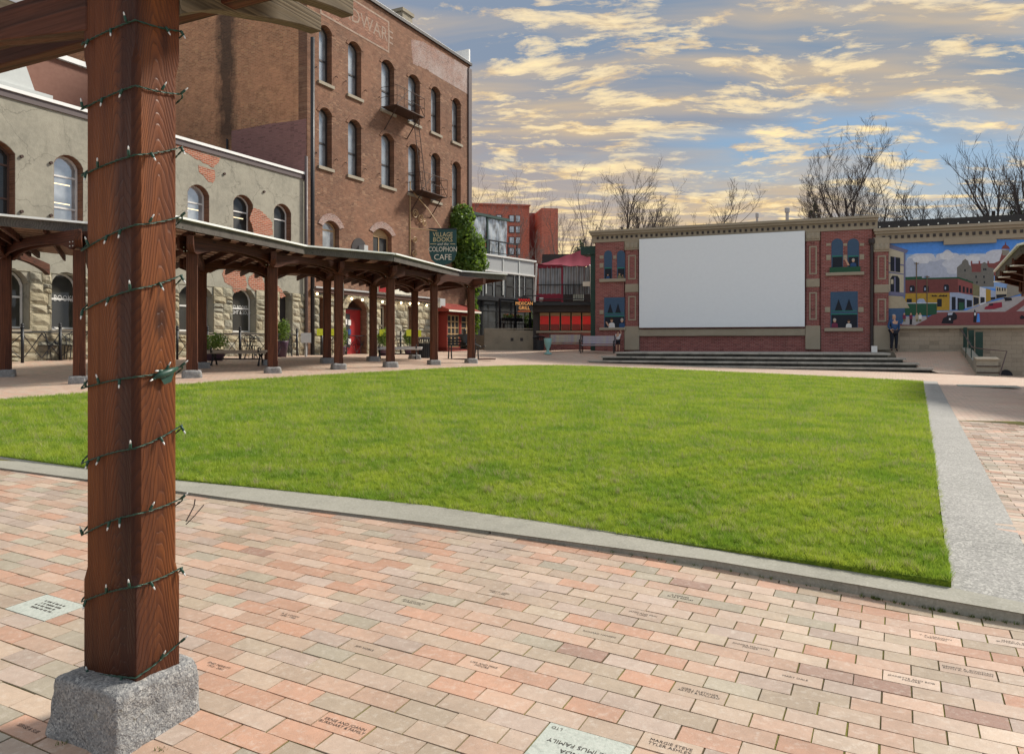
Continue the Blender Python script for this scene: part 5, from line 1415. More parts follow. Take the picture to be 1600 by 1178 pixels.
# tops
m_ = MB(); m_.box(-0.1, BW + 0.1, -0.12, 0.6, ZT, ZT + 0.16); m_.build('parapet_cap', 'dark_trim', brk)
m_ = MB(); m_.box(-0.06, BW + 0.06, -0.06, 0.55, ZT + 0.16, ZT + 0.22); m_.build('parapet_flashing', 'flashing', brk)
m_ = MB(); m_.box(0, BW, 0.5, 22, ZT - 0.6, ZT - 0.5); m_.build('roof', 'asphalt_roof', brk)
m_ = MB(); m_.box(BW - 0.1, BW + 0.05, 0.0, 3.0, ZT, ZT + 1.0); m_.box(BW - 2.6, BW, 2.9, 3.0, ZT, ZT + 1.0); m_.build('parapet_return', 'flashing', brk)
m_ = MB(); m_.box(BW - 0.25, BW + 0.12, -0.08, 0.4, ZB, ZT - 0.2); m_.build('corner_strip', 'lead_pipe', brk)
MB().box(BW - 0.5, BW, 0.5, 22, ZB, ZT).build('far_side_wall', 'old_brick', brk)
# chimneys
for px, w_, h_ in ((660.5, 0.95, 1.35), (578, 0.7, 1.2)):
    cx = bx(px); m_ = MB(); m_.box(cx - w_ / 2, cx + w_ / 2, 1.0, 1.0 + w_, ZT - 0.5, ZT + h_); m_.box(cx - w_ / 2 - .08, cx + w_ / 2 + .08, 0.92, 1.08 + w_, ZT + h_, ZT + h_ + 0.18); m_.build('chimney', 'ramp_concrete', brk)
# painted ghost sign
zc = lambda px, py: BB.z(px, py)
x0, x1 = bx(500), bx(608); zt_, zb_ = zr(16.35), zr(14.75)
sg = MB().box(x0, x1, -0.006, 0.0, zb_, zt_).build('painted_sign', 'old_brick_sign', brk)
m_ = MB()
for a, b, c_, d_ in ((x0, x1, zb_, zb_ + 0.09), (x0, x1, zt_ - 0.09, zt_), (x0, x0 + 0.09, zb_ + .09, zt_ - .09), (x1 - 0.09, x1, zb_ + .09, zt_ - .09)): m_.box(a - sg.location[0], b - sg.location[0], -0.010 - sg.location[1], -0.007 - sg.location[1], c_ - sg.location[2], d_ - sg.location[2])
m_.build('painted_border', 'ghost_paint', sg)
lettering('HARDWARE', 0.95, 'ghost_paint', brk, ((x0 + x1) / 2 + 0.3, -0.012, (zt_ + zb_) / 2), (R(90), 0, 0), 'lettering', sx=1.0)
# pale washed band of brick on the right
P = [(642, 62), (662, 66), (700, 88), (731, 106), (731, 148), (715, 138), (690, 124), (665, 108), (645, 100)]
patch(brk, P, BB, 'old_brick_ghost', -0.005).name = 'washed_brick'
# windows
sill = MB().box(-1, 1, -0.10, 0.12, -0.14, 0.0)
for a, b, lo, hi, j, i in wins:
    window(brk, a + 0.03, b - 0.03, lo + 0.03, hi - 0.30, hi - 0.03, y=0.26, frame='window_dark', pane='pane_sky', trans=[0.46], fw=0.085)
    MB().box(a - 0.1, b + 0.1, -0.09, 0.14, lo - 0.14, lo).build('window_sill', 'tan_stone', brk)
    # raised arch ring of brick
    o1 = arch(a - 0.17, b + 0.17, hi - 0.34, hi - 0.25, hi + 0.17, 8); o2 = arch(a - 0.002, b + 0.002, hi - 0.335, hi - 0.28, hi, 8)
    ring_ = [p for p in o1[2:]] + [p for p in reversed(o2[2:])]
    MB().plate(ring_, -0.03, 0.0).build('arch_ring', 'old_brick', brk)
    # little iron shutter hooks beside it
    for s in (-1, 1):
        x = a - 0.24 if s < 0 else b + 0.24; m_ = MB(); m_.tube([(x, 0, lo + 0.5), (x, -0.1, lo + 0.52), (x + 0.03 * s, -0.12, lo + 0.44)], 0.018, 4); m_.build('shutter_hook', 'rust_iron', brk)
for (a, b, lo, hi), (p, q, r_, s_, pn) in zip(ffh, ff):
    window(brk, a + 0.03, b - 0.03, lo + 0.03, hi - 0.32, hi - 0.03, y=0.24, frame='ochre_frame', pane=pn, trans=[0.9], cols=1 if pn == 'pane_curtain' else 2, fw=0.06)
    o1 = arch(a - 0.32, b + 0.32, hi - 0.34, hi - 0.22, hi + 0.32, 10); o2 = arch(a - 0.002, b + 0.002, hi - 0.335, hi - 0.30, hi, 10)
    MB().plate([p_ for p_ in o1[2:]] + [p_ for p_ in reversed(o2[2:])], -0.04, 0.0).build('arch_ring', 'old_brick_ghost', brk)
# blocked arched opening between them
a, b = bx(549), bx(572); hi = BB.z(560, 372)
MB().plate(arch(a, b, hi - 1.6, hi - 0.45, hi, 10), -0.03, 0.0).build('blocked_opening', 'dark_trim', brk)
m_ = MB(); m_.box(bx(560), bx(566), -0.35, -0.03, hi - 1.1, hi - 0.35); m_.build('extractor_box', 'grey_metal', brk)
# stone ground floor
hs = [(a, b, lo, hi + 0.02) for (a, b, lo, hi) in gfh] + [(sf[0] - 0.3, BW - 0.32, ZB - 0.1, zr(2.24))]
n2 = stones(brk, BB, 0.35, BW - 0.3, ZB, zr(2.25), hs, 200, sizes=(0.45, 0.95), rows=(0.30, 0.5), depth=0.10)
print('STONES2', n2)
MB().box(0.3, sf[0] + 0.2, -0.16, 0.0, zr(2.28), zr(2.46)).build('shop_cornice', 'brown_frame', brk)
MB().box(0.3, sf[0] + 0.2, -0.24, -0.0, zr(2.46), zr(2.53)).build('cornice_lip', 'grey_metal', brk)
# stone arch ring of the red door
a, b, lo, hi = gfh[1]
o1 = arch(a - 0.38, b + 0.38, hi - 0.55, hi - 0.5, hi + 0.36, 12); o2 = arch(a - 0.002, b + 0.002, hi - 0.545, hi - 0.5, hi, 12)
L1, L2 = o1[2:], o2[2:]
for k in range(12):
    MB().plate([L1[k], L1[k + 1], L2[k + 1], L2[k]], -0.13 - 0.01 * (k % 2), 0.0).build('voussoir', 'granite' if False else 'field_stone', brk)
dr = MB().box(a + 0.05, b - 0.05, 0.34, 0.40, lo, hi - 0.5).build('door', 'red_paint', brk)
m_ = MB(); m_.box(a + 0.25 - dr.location[0], (a + b) / 2 - 0.05 - dr.location[0], -0.045, -0.03, -0.7, 0.9); m_.build('door_glass', 'pane_dark', dr)
for k in range(6):
    m_ = MB(); x = a + 0.35 + 0.28 * (k % 2) - dr.location[0]; z = -0.55 + 0.45 * (k // 2) + random.uniform(-.05, .05); m_.box(x, x + 0.2, -0.06, -0.05, z, z + 0.26); m_.build('notice', 'letter_white' if k % 3 else 'cloth_blue', dr)
MB().box(a - 0.1, b + 0.1, 0.30, 0.36, hi - 0.52, hi - 0.44).build('door_lintel', 'dark_trim', brk)
for i in (0, 2, 3):
    a, b, lo, hi = gfh[i]
    window(brk, a + 0.02, b - 0.02, lo + 0.02, hi - 0.07, None, y=0.24, frame='cream_paint' if i != 0 else 'window_dark', pane='pane_shop', trans=[0.5], fw=0.09)
# red bay shop front
shf = bpy.data.objects.new('shop_front', None)
a, b, lo, hi = sf
y0 = -0.55
m_ = MB(); m_.box(a, a + 0.10, y0, 0.1, lo, hi); m_.box(b - 0.1, b, y0, 0.1, lo, hi); m_.box((a + b) / 2 - 0.12, (a + b) / 2 + 0.12, y0, y0 + 0.2, lo, hi); m_.box(a, b, y0, 0.1, lo - 0.0, lo + 0.35); m_.box(a, b, y0 - 0.02, 0.1, hi - 0.12, hi)
shf = m_.build('shop_front', 'brick_red_paint', brk)
bpy.data.objects.remove(bpy.data.objects['shop_front']) if False else None
for (p, q) in ((a + 0.12, (a + b) / 2 - 0.14), ((a + b) / 2 + 0.14, b - 0.12)):
    n = 3
    m_ = MB(); hh = []
    for ci in range(3 if p < a + 1 else 2):
        nc = 3 if p < a + 1 else 2
        for ri in range(5):
            c0_, c1_ = p + (q - p) * ci / nc + 0.045, p + (q - p) * (ci + 1) / nc - 0.045; r0, r1 = lo + 0.4 + (hi - lo - 0.55) * ri / 5 + 0.03, lo + 0.4 + (hi - lo - 0.55) * (ri + 1) / 5 - 0.03
            hh.append(rect(c0_, c1_, r0, r1))
    m_.holed(rect(p, q, lo + 0.37, hi - 0.13), hh, y0 + 0.03, y0 + 0.08)
    fr = m_.build('window', 'ochre_frame', brk); pn = MB().box(-(q - p) / 2 + .01, (q - p) / 2 - .01, 0.005, 0.011, -(hi - lo - .5) / 2, (hi - lo - .5) / 2).build('pane', 'pane_dark', fr, recentre=False)
m_ = MB(); m_.hexa([(a - 0.5, -1.0, hi + 0.02), (b + 0.15, -1.0, hi + 0.02), (b + 0.15, 0, hi + 0.05), (a - 0.5, 0, hi + 0.05), (a - 0.5, -1.0, hi + 0.14), (b + 0.15, -1.0, hi + 0.14), (b + 0.15, 0, hi + 0.55), (a - 0.5, 0, hi + 0.55)]); m_.build('shop_canopy', 'brick_red_paint', brk)
MB().box(a - 0.5, b + 0.15, -1.02, -1.0, hi + 0.03, hi + 0.13).build('canopy_trim', 'sign_cream', brk)
MB().box(bx(676), bx(684), -0.5, 0, zr(2.0), zr(2.5)).build('wall_unit', 'grey_metal', brk)
# flat white board with green script behind the pergola
sb = thing('sign', 'white shop board with faint green script above the stone cafe wall', 'sign', (*BB.xy(bx(612), -0.25), zr(2.95)), BB.a)
wd = bx(650) - bx(598)
MB().box(-wd / 2, wd / 2, -0.04, 0.04, -0.42, 0.42).build('board', 'sign_cream', sb)
MB().box(-wd / 2 - 0.01, -wd / 2 + 0.65, -0.06, -0.04, -0.40, 0.40).build('logo_panel', 'red_paint', sb)
lettering('The Art of Ice Cream', 0.42, 'sign_green', sb, (0.35, -0.05, 0.02), (R(90), 0, 0), 'lettering', sx=0.9, shear=0.3) if False else None
m_ = MB(); x = -wd / 2 + 0.95
while x < wd / 2 - 0.3:
    h_ = random.uniform(0.08, 0.22); m_.box(x, x + 0.05, -0.05, -0.041, -h_ * 0.6, h_); m_.box(x + 0.05, x + 0.12, -0.05, -0.041, -0.04, 0.0); x += 0.17 + (0.12 if random.random() < 0.2 else 0)
m_.build('script', 'shrub_leaf', sb)
# bulbs strung along the cornice
sl = thing('string_lights', 'lit warm bulbs strung along the cafe cornice over the stone ground floor', 'string lights', (*BB.xy(0, -0.3), zr(2.2)), BB.a)
m_ = MB(); pts = []
n = 17
for k in range(n):
    x = 0.3 + (BW - 1.5) * k / (n - 1); z = 0.05 - 0.12 * abs(math.sin(k * 1.3)); pts.append((x, 0, z))
m_.tube(pts, 0.012, 4); m_.build('cord', 'iron_black', sl, recentre=False)
for p in pts: MB().lathe([(0.01, 0), (0.05, -0.03), (0.055, -0.08), (0.02, -0.12)], p, 8).build('bulb', 'warm_bulb', sl)
# the hanging green sign on an iron bracket
X = bx(664); zt_ = BB.z(664, 361)
Xn = 1.15
hs_ = thing('hanging_sign', 'dark green pointed hanging sign lettered for the village bookshop and cafe', 'sign', (*BB.xy(X, -Xn), zt_), 0.0)
d_ = BB.d(664) + 0; sc_ = d_ / F * 0.99
wS, hS = 42 * sc_, 56 * sc_
out_ = [(-wS / 2, 0), (-wS / 2, -hS * 0.66), (-wS * 0.42, -hS * 0.84), (-wS * 0.25, -hS * 0.95), (0, -hS), (wS * 0.25, -hS * 0.95), (wS * 0.42, -hS * 0.84), (wS / 2, -hS * 0.66), (wS / 2, 0)]
MB().plate(out_, -0.05, 0.05).build('board', 'sign_green', hs_)
MB().box(-wS / 2 - .03, wS / 2 + .03, -0.07, 0.07, 0.0, 0.06).build('top_rail', 'iron_black', hs_)
def sl_(body, size, z, mat='sign_cream', **k): lettering(body, size, mat, hs_, (0, -0.056, z), (R(90), 0, 0), 'lettering', **k)
sl_('VILLAGE', 0.34, -hS * 0.15, 'sign_gold', sx=0.85); sl_('BOOKS', 0.34, -hS * 0.29, 'sign_gold', sx=0.95); sl_('and the', 0.20, -hS * 0.41, shear=0.25); sl_('COLOPHON', 0.38, -hS * 0.56, sx=0.72); sl_('CAFE', 0.44, -hS * 0.78, sx=0.95)
MB().box(-wS / 2 + .05, -0.35, -0.056, -0.051, -hS * .415, -hS * .40).build('rule', 'sign_gold', hs_); MB().box(0.4, wS / 2 - .05, -0.056, -0.051, -hS * .415, -hS * .40).build('rule', 'sign_gold', hs_)
# scrolled bracket of the sign
br = thing('sign_bracket', 'scrolled iron bracket holding the green hanging sign on the brick wall', 'bracket', (*BB.xy(bx(640), -0.03), zr(7.0)), BB.a)
def scroll(m_, c, r_, turns, a0, s=1, rad=0.025, y=-0.1):
    pts = [(c[0] + s * r_ * (1 - 0.75 * k / 24) * math.cos(a0 + turns * 6.283 * k / 24), y, c[1] + r_ * (1 - 0.75 * k / 24) * math.sin(a0 + turns * 6.283 * k / 24)) for k in range(25)]
    m_.tube(pts, rad, 5)
m_ = MB(); m_.tube([(0.0, 0, -2.8), (0.0, 0, 1.6)], 0.035, 6); m_.tube([(0, 0, 1.2), (0.8, -0.6, 0.2), (1.6, -1.1, -1.0)], 0.03, 5); m_.tube([(0.0, 0, -0.9), (0.9, -0.6, -0.9), (1.7, -1.1, -0.95)], 0.03, 5)
m_.build('bracket_bars', 'ochre_frame', br)
m_ = MB()
for c_, r_, a_, s_ in (((0.35, -0.1), 0.28, 0, 1), ((0.85, -0.25), 0.26, 2, -1), ((1.25, -0.45), 0.22, 1, 1), ((0.3, -1.5), 0.2, 0, 1), ((0.25, -2.2), 0.22, 2, -1)): scroll(m_, c_, r_, 1.6, a_, s_)
m_.build('scroll', 'ochre_frame', br)
# fire escapes
def escape(px_a, px_b, py, label):
    a, b = bx(px_a), bx(px_b); z = BB.z((px_a + px_b) / 2, py); Dp = 0.95
    e = thing('fire_escape', label, 'fire escape', (*BB.xy((a + b) / 2, 0), z), BB.a, 'iron fire escape balconies on the brick building')
    L_ = (b - a) / 2
    m_ = MB(); m_.box(-L_, L_, -Dp, 0, -0.04, 0.0); m_.build('platform', 'rust_iron', e)
    m_ = MB()
    for zz0 in (0.45, 0.95): m_.tube([(-L_, 0, zz0), (-L_, -Dp, zz0), (L_, -Dp, zz0), (L_, 0, zz0)], 0.015, 5)
    for x in np.linspace(-L_, L_, 5): m_.tube([(x, -Dp, 0), (x, -Dp, 0.95)], 0.012, 5)
    m_.tube([(-L_, -Dp, 0), (-L_ * .2, -Dp, 0.95)], 0.018, 5); m_.tube([(L_, -Dp, 0), (L_ * .2, -Dp, 0.95)], 0.018, 5)
    m_.build('railing', 'rust_iron', e)
    for s in (-1, 1): m_ = MB(); m_.tube([(s * L_ * 0.8, 0, -1.1), (s * L_ * 0.8, -Dp * 0.8, -0.05)], 0.03, 5); m_.build('brace', 'rust_iron', e)
    return e
escape(596, 640, 177, 'upper iron fire escape balcony below a top-floor window of the brick building')
escape(637, 676, 305, 'lower iron fire escape balcony below a second-floor window of the brick building')
la = MB(); x0, x1 = bx(634), bx(646); z0, z1 = BB.z(650, 305), BB.z(634, 182)
for s in (-0.22, 0.22): la.tube([(x0 + s, -0.6, z1), (x1 + s, -0.7, z0)], 0.022, 5)
for k in range(16): f_ = k / 15; la.tube([(x0 + (x1 - x0) * f_ - .22, -0.62, z1 + (z0 - z1) * f_), (x0 + (x1 - x0) * f_ + .22, -0.62, z1 + (z0 - z1) * f_)], 0.014, 4)
o = la.build('fire_ladder', 'rust_iron', None, recentre=False); o.location = (*BB.xy(0), 0); o.rotation_euler = (0, 0, BB.a); tag(o, 'narrow iron ladder between the two fire escape balconies', 'ladder')
# whitewashed brick building far left behind
wb = thing('whitewashed_building', 'whitewashed old brick block rising behind the stucco roof, left of the brown one', 'building', (*BB.xy(-12, 26), 0), BB.a)
turned(wb, 'wall', 'whitewashed_brick', 0, -6, 8, ZG, zr(19.5))
MB().box(0.5, 10, -6, 8, ZG, zr(19.4)).build('rear_block', 'old_brick', wb)
# ivy on the right end
def leafmass(name, mat, parent, blobs, n, size, seed=1, world=True):
    r_ = np.random.default_rng(seed); V, Fc_ = [], []
    w_ = np.array([b[3] * b[4] * b[5] for b in blobs]) ** (2 / 3); w_ = w_ / w_.sum()
    which = r_.choice(len(blobs), n, p=w_)
    for k in range(n):
        cx, cy, cz, rx, ry, rz = blobs[which[k]]
        d = r_.normal(size=3); d /= np.linalg.norm(d); rad = r_.uniform(0.55, 1.05)
        p = np.array([cx, cy, cz]) + d * (rx, ry, rz) * rad
        nn = d + r_.normal(size=3) * 0.7; nn /= np.linalg.norm(nn); a = np.cross(nn, r_.normal(size=3)); a /= np.linalg.norm(a); b = np.cross(nn, a)
        s = size * r_.uniform(0.6, 1.3); i = len(V)
        V += [tuple(p - a * s), tuple(p - b * s * 0.55), tuple(p + a * s), tuple(p + b * s * 0.55)]; Fc_.append((i, i + 1, i + 2, i + 3))
    m_ = MB(); m_.v = V; m_.f = Fc_; return m_.build(name, mat, parent, world=world)
iv = thing('ivy', 'bushy green ivy climbing the right corner of the brick building', 'ivy', (*BB.xy(bx(722), -0.3), zr(-0.5)), BB.a)
blobs = []
for px, py, rx_, rz_ in ((712, 340, .9, .9), (708, 362, 1.0, 1.2), (716, 380, 1.3, 1.3), (722, 400, 1.3, 1.2), (714, 412, 1.2, .9), (730, 414, 1.1, .9), (727, 386, 1.0, 1.0), (704, 346, .5, .7), (732, 445, .5, .9), (728, 470, .35, 1.2), (733, 500, .3, 1.2), (724, 425, .8, .6)):
    x, y = BB.xy(bx(px), -0.45); blobs.append((x, y, BB.z(px, py), rx_ * 0.82, rx_ * 0.5, rz_ * 0.82))
leafmass('foliage', 'ivy_leaf', iv, blobs, 8000, 0.13, 3)
m_ = MB(); m_.tube([(*BB.xy(bx(731), -0.1), zr(-0.5)), (*BB.xy(bx(729), -0.15), zr(2)), (*BB.xy(bx(722), -0.15), zr(6))], [0.06, 0.05, 0.02], 6); m_.build('stem', 'bark', iv, world=True)
# ------------------------------------------------------------------ stage steps and the mural walls
FM = Fac(1368, 37.3, -21.5)
mx_ = FM.t
mz = FM.z
stage = thing('stage', 'low stage of four long weathered concrete steps below the white screen', 'stage', (*FM.xy(0), 0), FM.a)
SFr = Fac(1459, 31.0, -21.5)
def s_local(p): # plan point -> stage local x, y
    q = np.array(p) - np.array(FM.xy(0)); return (q[0] * FM.c + q[1] * FM.s, -q[0] * FM.s + q[1] * FM.c)
xr, yr = s_local((17.1, 31.0))
xl, yl = s_local((2.96, 36.55))
tops = [-1.0, -0.80, -0.605, -0.41]; rights = [0, -0.45, -0.9, -1.45]; lefts = [0, 0.55, 1.12, 1.7]
for k in range(4):
    f = 0.42 * k; x0, x1 = xl + lefts[k], xr + rights[k]; yb = -0.02 if k == 3 else yr + f + 0.75
    # treads are laid in slabs with dark open joints
    n = 9
    for j in range(n):
        a, b = x0 + (x1 - x0) * j / n + 0.006, x0 + (x1 - x0) * (j + 1) / n - 0.006
        if k == 3:
            m_ = MB(); m_.box(a, b, yr + f - 0.03, yb, zr(tops[k]) - 0.075, zr(tops[k]))
        else:
            m_ = MB(); m_.box(a, b, yr + f - 0.03, yb, zr(tops[k]) - 0.075, zr(tops[k]))
        m_.build('tread', 'step_concrete', stage)
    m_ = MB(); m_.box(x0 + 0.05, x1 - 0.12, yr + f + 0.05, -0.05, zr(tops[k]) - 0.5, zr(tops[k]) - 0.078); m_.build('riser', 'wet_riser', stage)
# the tall wall that holds the screen
mw = thing('mural_wall', 'two-storey brick stage wall with tan cornice, corner towers and the large white screen', 'wall', (*FM.xy(0), 0), FM.a)
x0, x1 = mx_(930), 0.0
zt = zr(6.22); zc_ = zr(6.22 - 0.62); zb = zr(-0.6)
MB().box(x0, x1, 0.0, 0.5, zb, zc_).build('wall', 'mural_brick', mw)
def mbox(name, mat, pa, pb, py0, py1, y0, y1=0.0, parent=mw, bev=0.0):
    a, b = mx_(pa), mx_(pb); pm = (pa + pb) / 2
    return MB().box(a, b, y0, y1, mz(pm, py1), mz(pm, py0)).build(name, mat, parent, bevel=bev)
# cornice: three stepped courses and a row of dentil blocks
MB().box(x0 - 0.25, x1 + 0.12, -0.42, 0.6, zt - 0.12, zt).build('cornice_top', 'tan_stone', mw)
MB().box(x0 - 0.20, x1 + 0.10, -0.33, 0.55, zt - 0.24, zt - 0.122).build('cornice_step', 'tan_stone', mw)
MB().box(x0 - 0.12, x1 + 0.08, -0.18, 0.52, zc_ - 0.02, zt - 0.242).build('cornice_frieze', 'tan_stone', mw)
n = 52
for k in range(n):
    x = x0 + 0.2 + (x1 - x0 - 0.3) * k / (n - 1)
    MB().box(x - 0.055, x + 0.055, -0.23, -0.182, zt - 0.46, zt - 0.33).build('dentil', 'dark_trim', mw)
# towers stand a little proud
for a, b in ((932, 976), (1283, 1362)):
    pm = (a + b) / 2
    MB().box(mx_(a), mx_(b), -0.14, 0.0, zb, zc_ - 0.03).build('tower', 'mural_brick', mw)
# downpipe at the right end, green end trim at the left
m_ = MB(); m_.tube([(mx_(1361.5), -0.22, zr(-0.35)), (mx_(1361.5), -0.22, mz(1362, 384)), (mx_(1361.5), -0.1, mz(1362, 376))], 0.07, 8); m_.lathe([(0.07, 0), (0.14, 0.1), (0.14, 0.3)], (mx_(1361.5), -0.22, mz(1362, 384)), 8); m_.build('downpipe', 'dark_trim', mw)
MB().box(x0 - 0.9, x0, 0.2, 1.4, zr(5.0), zr(5.45)).build('roof_end', 'dark_green', mw); MB().box(x0 - .35, x0, .3, 1.2, zb, zr(5.0)).build('end_wall', 'dark_green', mw)
# pilasters with capitals, inlaid frames, blocks and bases
def pilaster(pa, pb, cap, f1, blk, f2, base, parent=mw, y=-0.10, inset=3):
    a, b = mx_(pa), mx_(pb); pm = (pa + pb) / 2; z = lambda v: mz(pm, v)
    MB().box(a, b, y, 0, z(base[0]), z(cap[1])).build('pilaster', 'mural_brick', parent)
    MB().box(a - 0.04, b + 0.04, y - 0.06, 0, z(cap[1]), z(cap[0])).build('capital', 'tan_stone', parent)
    m_ = MB()
    for k in range(3): xx = a + (b - a) * (k + 0.5) / 3; m_.lathe([(0.02, 0), (0.12, 0.05), (0.15, 0.16), (0.10, 0.28), (0.03, 0.34)], (xx, y - 0.05, z(cap[1]) + 0.05), 8, 1, 0.5)
    m_.build('acanthus', 'tan_stone', parent)
    MB().box(a - 0.02, b + 0.02, y - 0.04, 0, z(blk[1]), z(blk[0])).build('block', 'tan_stone', parent, bevel=0.02)
    MB().box(a - 0.05, b + 0.05, y - 0.08, 0, z(base[1]), z(base[0])).build('base', 'tan_stone', parent, bevel=0.02)
    for f in (f1, f2):
        e = 0.065; i0, i1 = a + (b - a) * 0.22, b - (b - a) * 0.18; q0, q1 = z(f[1]), z(f[0])
        m_ = MB(); m_.holed(rect(i0, i1, q0, q1), [rect(i0 + e, i1 - e, q0 + e, q1 - e)], y - 0.03, y); m_.build('inlaid_frame', 'tan_stone', parent)
pilaster(978, 998, (376, 391), (399, 437), (444, 457), (463, 501), (510, 547))
pilaster(1260, 1280, (361, 377), (385, 429), (436, 449), (457, 500), (509, 546))
# ledge under the screen, and the screen
mbox('ledge', 'tan_stone', 999, 1258, 514, 525, -0.16, bev=0.02)
mbox('name_panel', 'tan_stone', 1091, 1150, 516, 524, -0.20)
lettering('FAIRHAVEN', 0.2, 'letter_dark', mw, (mx_(1120), -0.205, mz(1120, 520)), (R(90), 0, 0), 'lettering', spacing=1.6) if False else None
m_ = MB(); a, b = mx_(1000.5), mx_(1257.5); za, zb_ = mz(1000, 375), mz(1000, 512.5)
scr = MB().box(a, b, -0.30, -0.24, zb_, za).build('screen', 'screen_white', mw, bevel=0.01)
m_ = MB(); m_.box(a + 0.1, b - 0.1, -0.24, 0.0, zb_ + 0.1, za - 0.1); m_.build('screen_batten', 'dark_trim', mw)
# windows painted on the towers are flat work: thin boards on the brick
def flat(parent, name, mat, pts, y):
    A = sum(pts[i][0] * pts[(i + 1) % len(pts)][1] - pts[(i + 1) % len(pts)][0] * pts[i][1] for i in range(len(pts)))
    if A < 0: pts = pts[::-1]
    return MB().plate(pts, y, y + 0.004).build(name, mat, parent)
for nm, c in (('paint_window_blue', (0.05, 0.10, 0.18)), ('paint_window_dark', (0.012, 0.017, 0.03)), ('paint_teal', (0.03, 0.20, 0.17)), ('paint_sky', (0.09, 0.30, 0.85)), ('paint_sky_low', (0.25, 0.42, 0.75)),
              ('paint_cloud', (0.56, 0.61, 0.72)), ('paint_cloud_dark', (0.42, 0.48, 0.62)), ('paint_cloud_light', (0.66, 0.70, 0.78)), ('paint_brick_red', (0.17, 0.055, 0.055)), ('paint_brick_light', (0.27, 0.085, 0.085)), ('paint_ochre', (0.42, 0.27, 0.04)), ('paint_street', (0.22, 0.075, 0.08)),
              ('paint_pavement', (0.40, 0.39, 0.41)), ('paint_castle', (0.17, 0.17, 0.16)), ('paint_castle_light', (0.26, 0.25, 0.22)), ('paint_cream', (0.50, 0.46, 0.36)), ('paint_awning', (0.42, 0.37, 0.27)), ('paint_lilac', (0.17, 0.18, 0.30)), ('paint_shop_blue', (0.34, 0.42, 0.60)), ('paint_roof_red', (0.22, 0.07, 0.07)), ('paint_olive', (0.20, 0.19, 0.11)), ('paint_green', (0.02, 0.09, 0.05)), ('paint_wood', (0.16, 0.12, 0.08)), ('paint_black', (0.015, 0.015, 0.025)), ('paint_car_red', (0.28, 0.03, 0.06)), ('paint_shade_blue', (0.05, 0.11, 0.22))):
    simple(nm, c, tuple(x * 0.85 for x in c), 9, 0.8, 0.05)
def bust(parent, px, py, h, shirt, hair='hair_dark', y=-0.155, arm=None):
    """painted head and shoulders, flat on the wall; py is the sill line, h its height in picture rows"""
    x = mx_(px); z = mz(px, py); s = FM.d(px) / F; H = h * s
    sh = [(x - 0.30 * H, z), (x + 0.30 * H, z), (x + 0.27 * H, z + 0.36 * H), (x + 0.10 * H, z + 0.46 * H), (x - 0.10 * H, z + 0.46 * H), (x - 0.27 * H, z + 0.36 * H)]
    b = flat(parent, 'painted_person', shirt, sh, y)
    L = b.location
    hd = [(x + 0.13 * H * math.cos(a) - L[0], z + 0.68 * H + 0.18 * H * math.sin(a) - L[2]) for a in np.linspace(0, 6.28, 12)[:-1]]
    flat(b, 'face', 'skin', hd, -0.006)
    hr = [(x + 0.15 * H * math.cos(a) - L[0], z + 0.72 * H + 0.19 * H * math.sin(a) - L[2]) for a in np.linspace(-0.1, 3.3, 9)]
    flat(b, 'hair', hair, hr, -0.009)
    if arm: m_ = MB(); p = [(x + (a * s), z + b_ * s) for a, b_ in arm]; m_.v = []; [None]; flat(parent, 'painted_arm', 'skin', [(p[0][0] - .04, p[0][1]), (p[0][0] + .06, p[0][1]), (p[1][0] + .05, p[1][1]), (p[1][0] - .03, p[1][1])], y - 0.003)
    return b
def pwin(px0, px1, py0, py1, arched, y=-0.15):
    pm = (px0 + px1) / 2; a, b = mx_(px0), mx_(px1); z0, z1 = mz(pm, py1), mz(pm, py0); w = b - a
    shape = arch(a, b, z0, z1 - w * 0.5, z1, 10) if arched else rect(a, b, z0, z1)
    o = flat(mw, 'painted_window', 'paint_window_blue', shape, y); L = o.location
    lo = z0 + (z1 - z0) * 0.36
    flat(o, 'open_sash', 'paint_window_dark', [(p[0] - L[0], p[1] - L[2]) for p in rect(a + 0.05, b - 0.03, z0 + 0.01, lo)], -0.006)
    for zz0 in ((lo, lo + 0.06),) + (() if arched else ((lo + 0.16, lo + 0.2),)): flat(o, 'sash_bar', 'paint_teal', [(p[0] - L[0], p[1] - L[2]) for p in rect(a + 0.02, b - 0.02, *zz0)], -0.008)
    m_ = MB()
    if not arched:
        for c in (0.3, 0.68):
            cx = a + w * c; zz0 = lo + 0.2
            flat(o, 'painted_reflection', 'paint_window_dark', [(cx - w * .14 - L[0], zz0 - L[2]), (cx + w * .14 - L[0], zz0 - L[2]), (cx - L[0], zz0 + (z1 - zz0) * 0.62 - L[2])], -0.008)
    return o
for a in (945, 965): pwin(a, a + 12.5, 392, 436, True)
for a in (1299, 1324): pwin(a, a + 18, 373.5, 418, True)
pwin(945, 977, 465, 512, False); pwin(1297.5, 1340, 456, 512, False)
for p in ((938, 979, 436, 441), (938, 979, 512, 516), (1290, 1350, 426, 431), (1288, 1348, 512.5, 518)): mbox('sill', 'tan_stone', *p, -0.26, -0.14, bev=0.015)
for p in ((938, 944, 400, 405), (959, 964, 400, 405), (938, 944, 412, 419), (1291, 1298, 381, 385), (1317.5, 1323.5, 381, 385), (1343, 1350, 381, 385), (1291, 1298, 399, 407), (1343, 1350, 398, 406), (1317.5, 1323.5, 399, 407), (938, 944, 485, 491), (1289, 1297, 480, 488), (1341, 1349, 480, 488)): mbox('block', 'tan_stone', *p, -0.16, -0.14)
m_ = MB()
mbox('flower_box', 'paint_green', 1296, 1344, 418, 426, -0.24, -0.145)
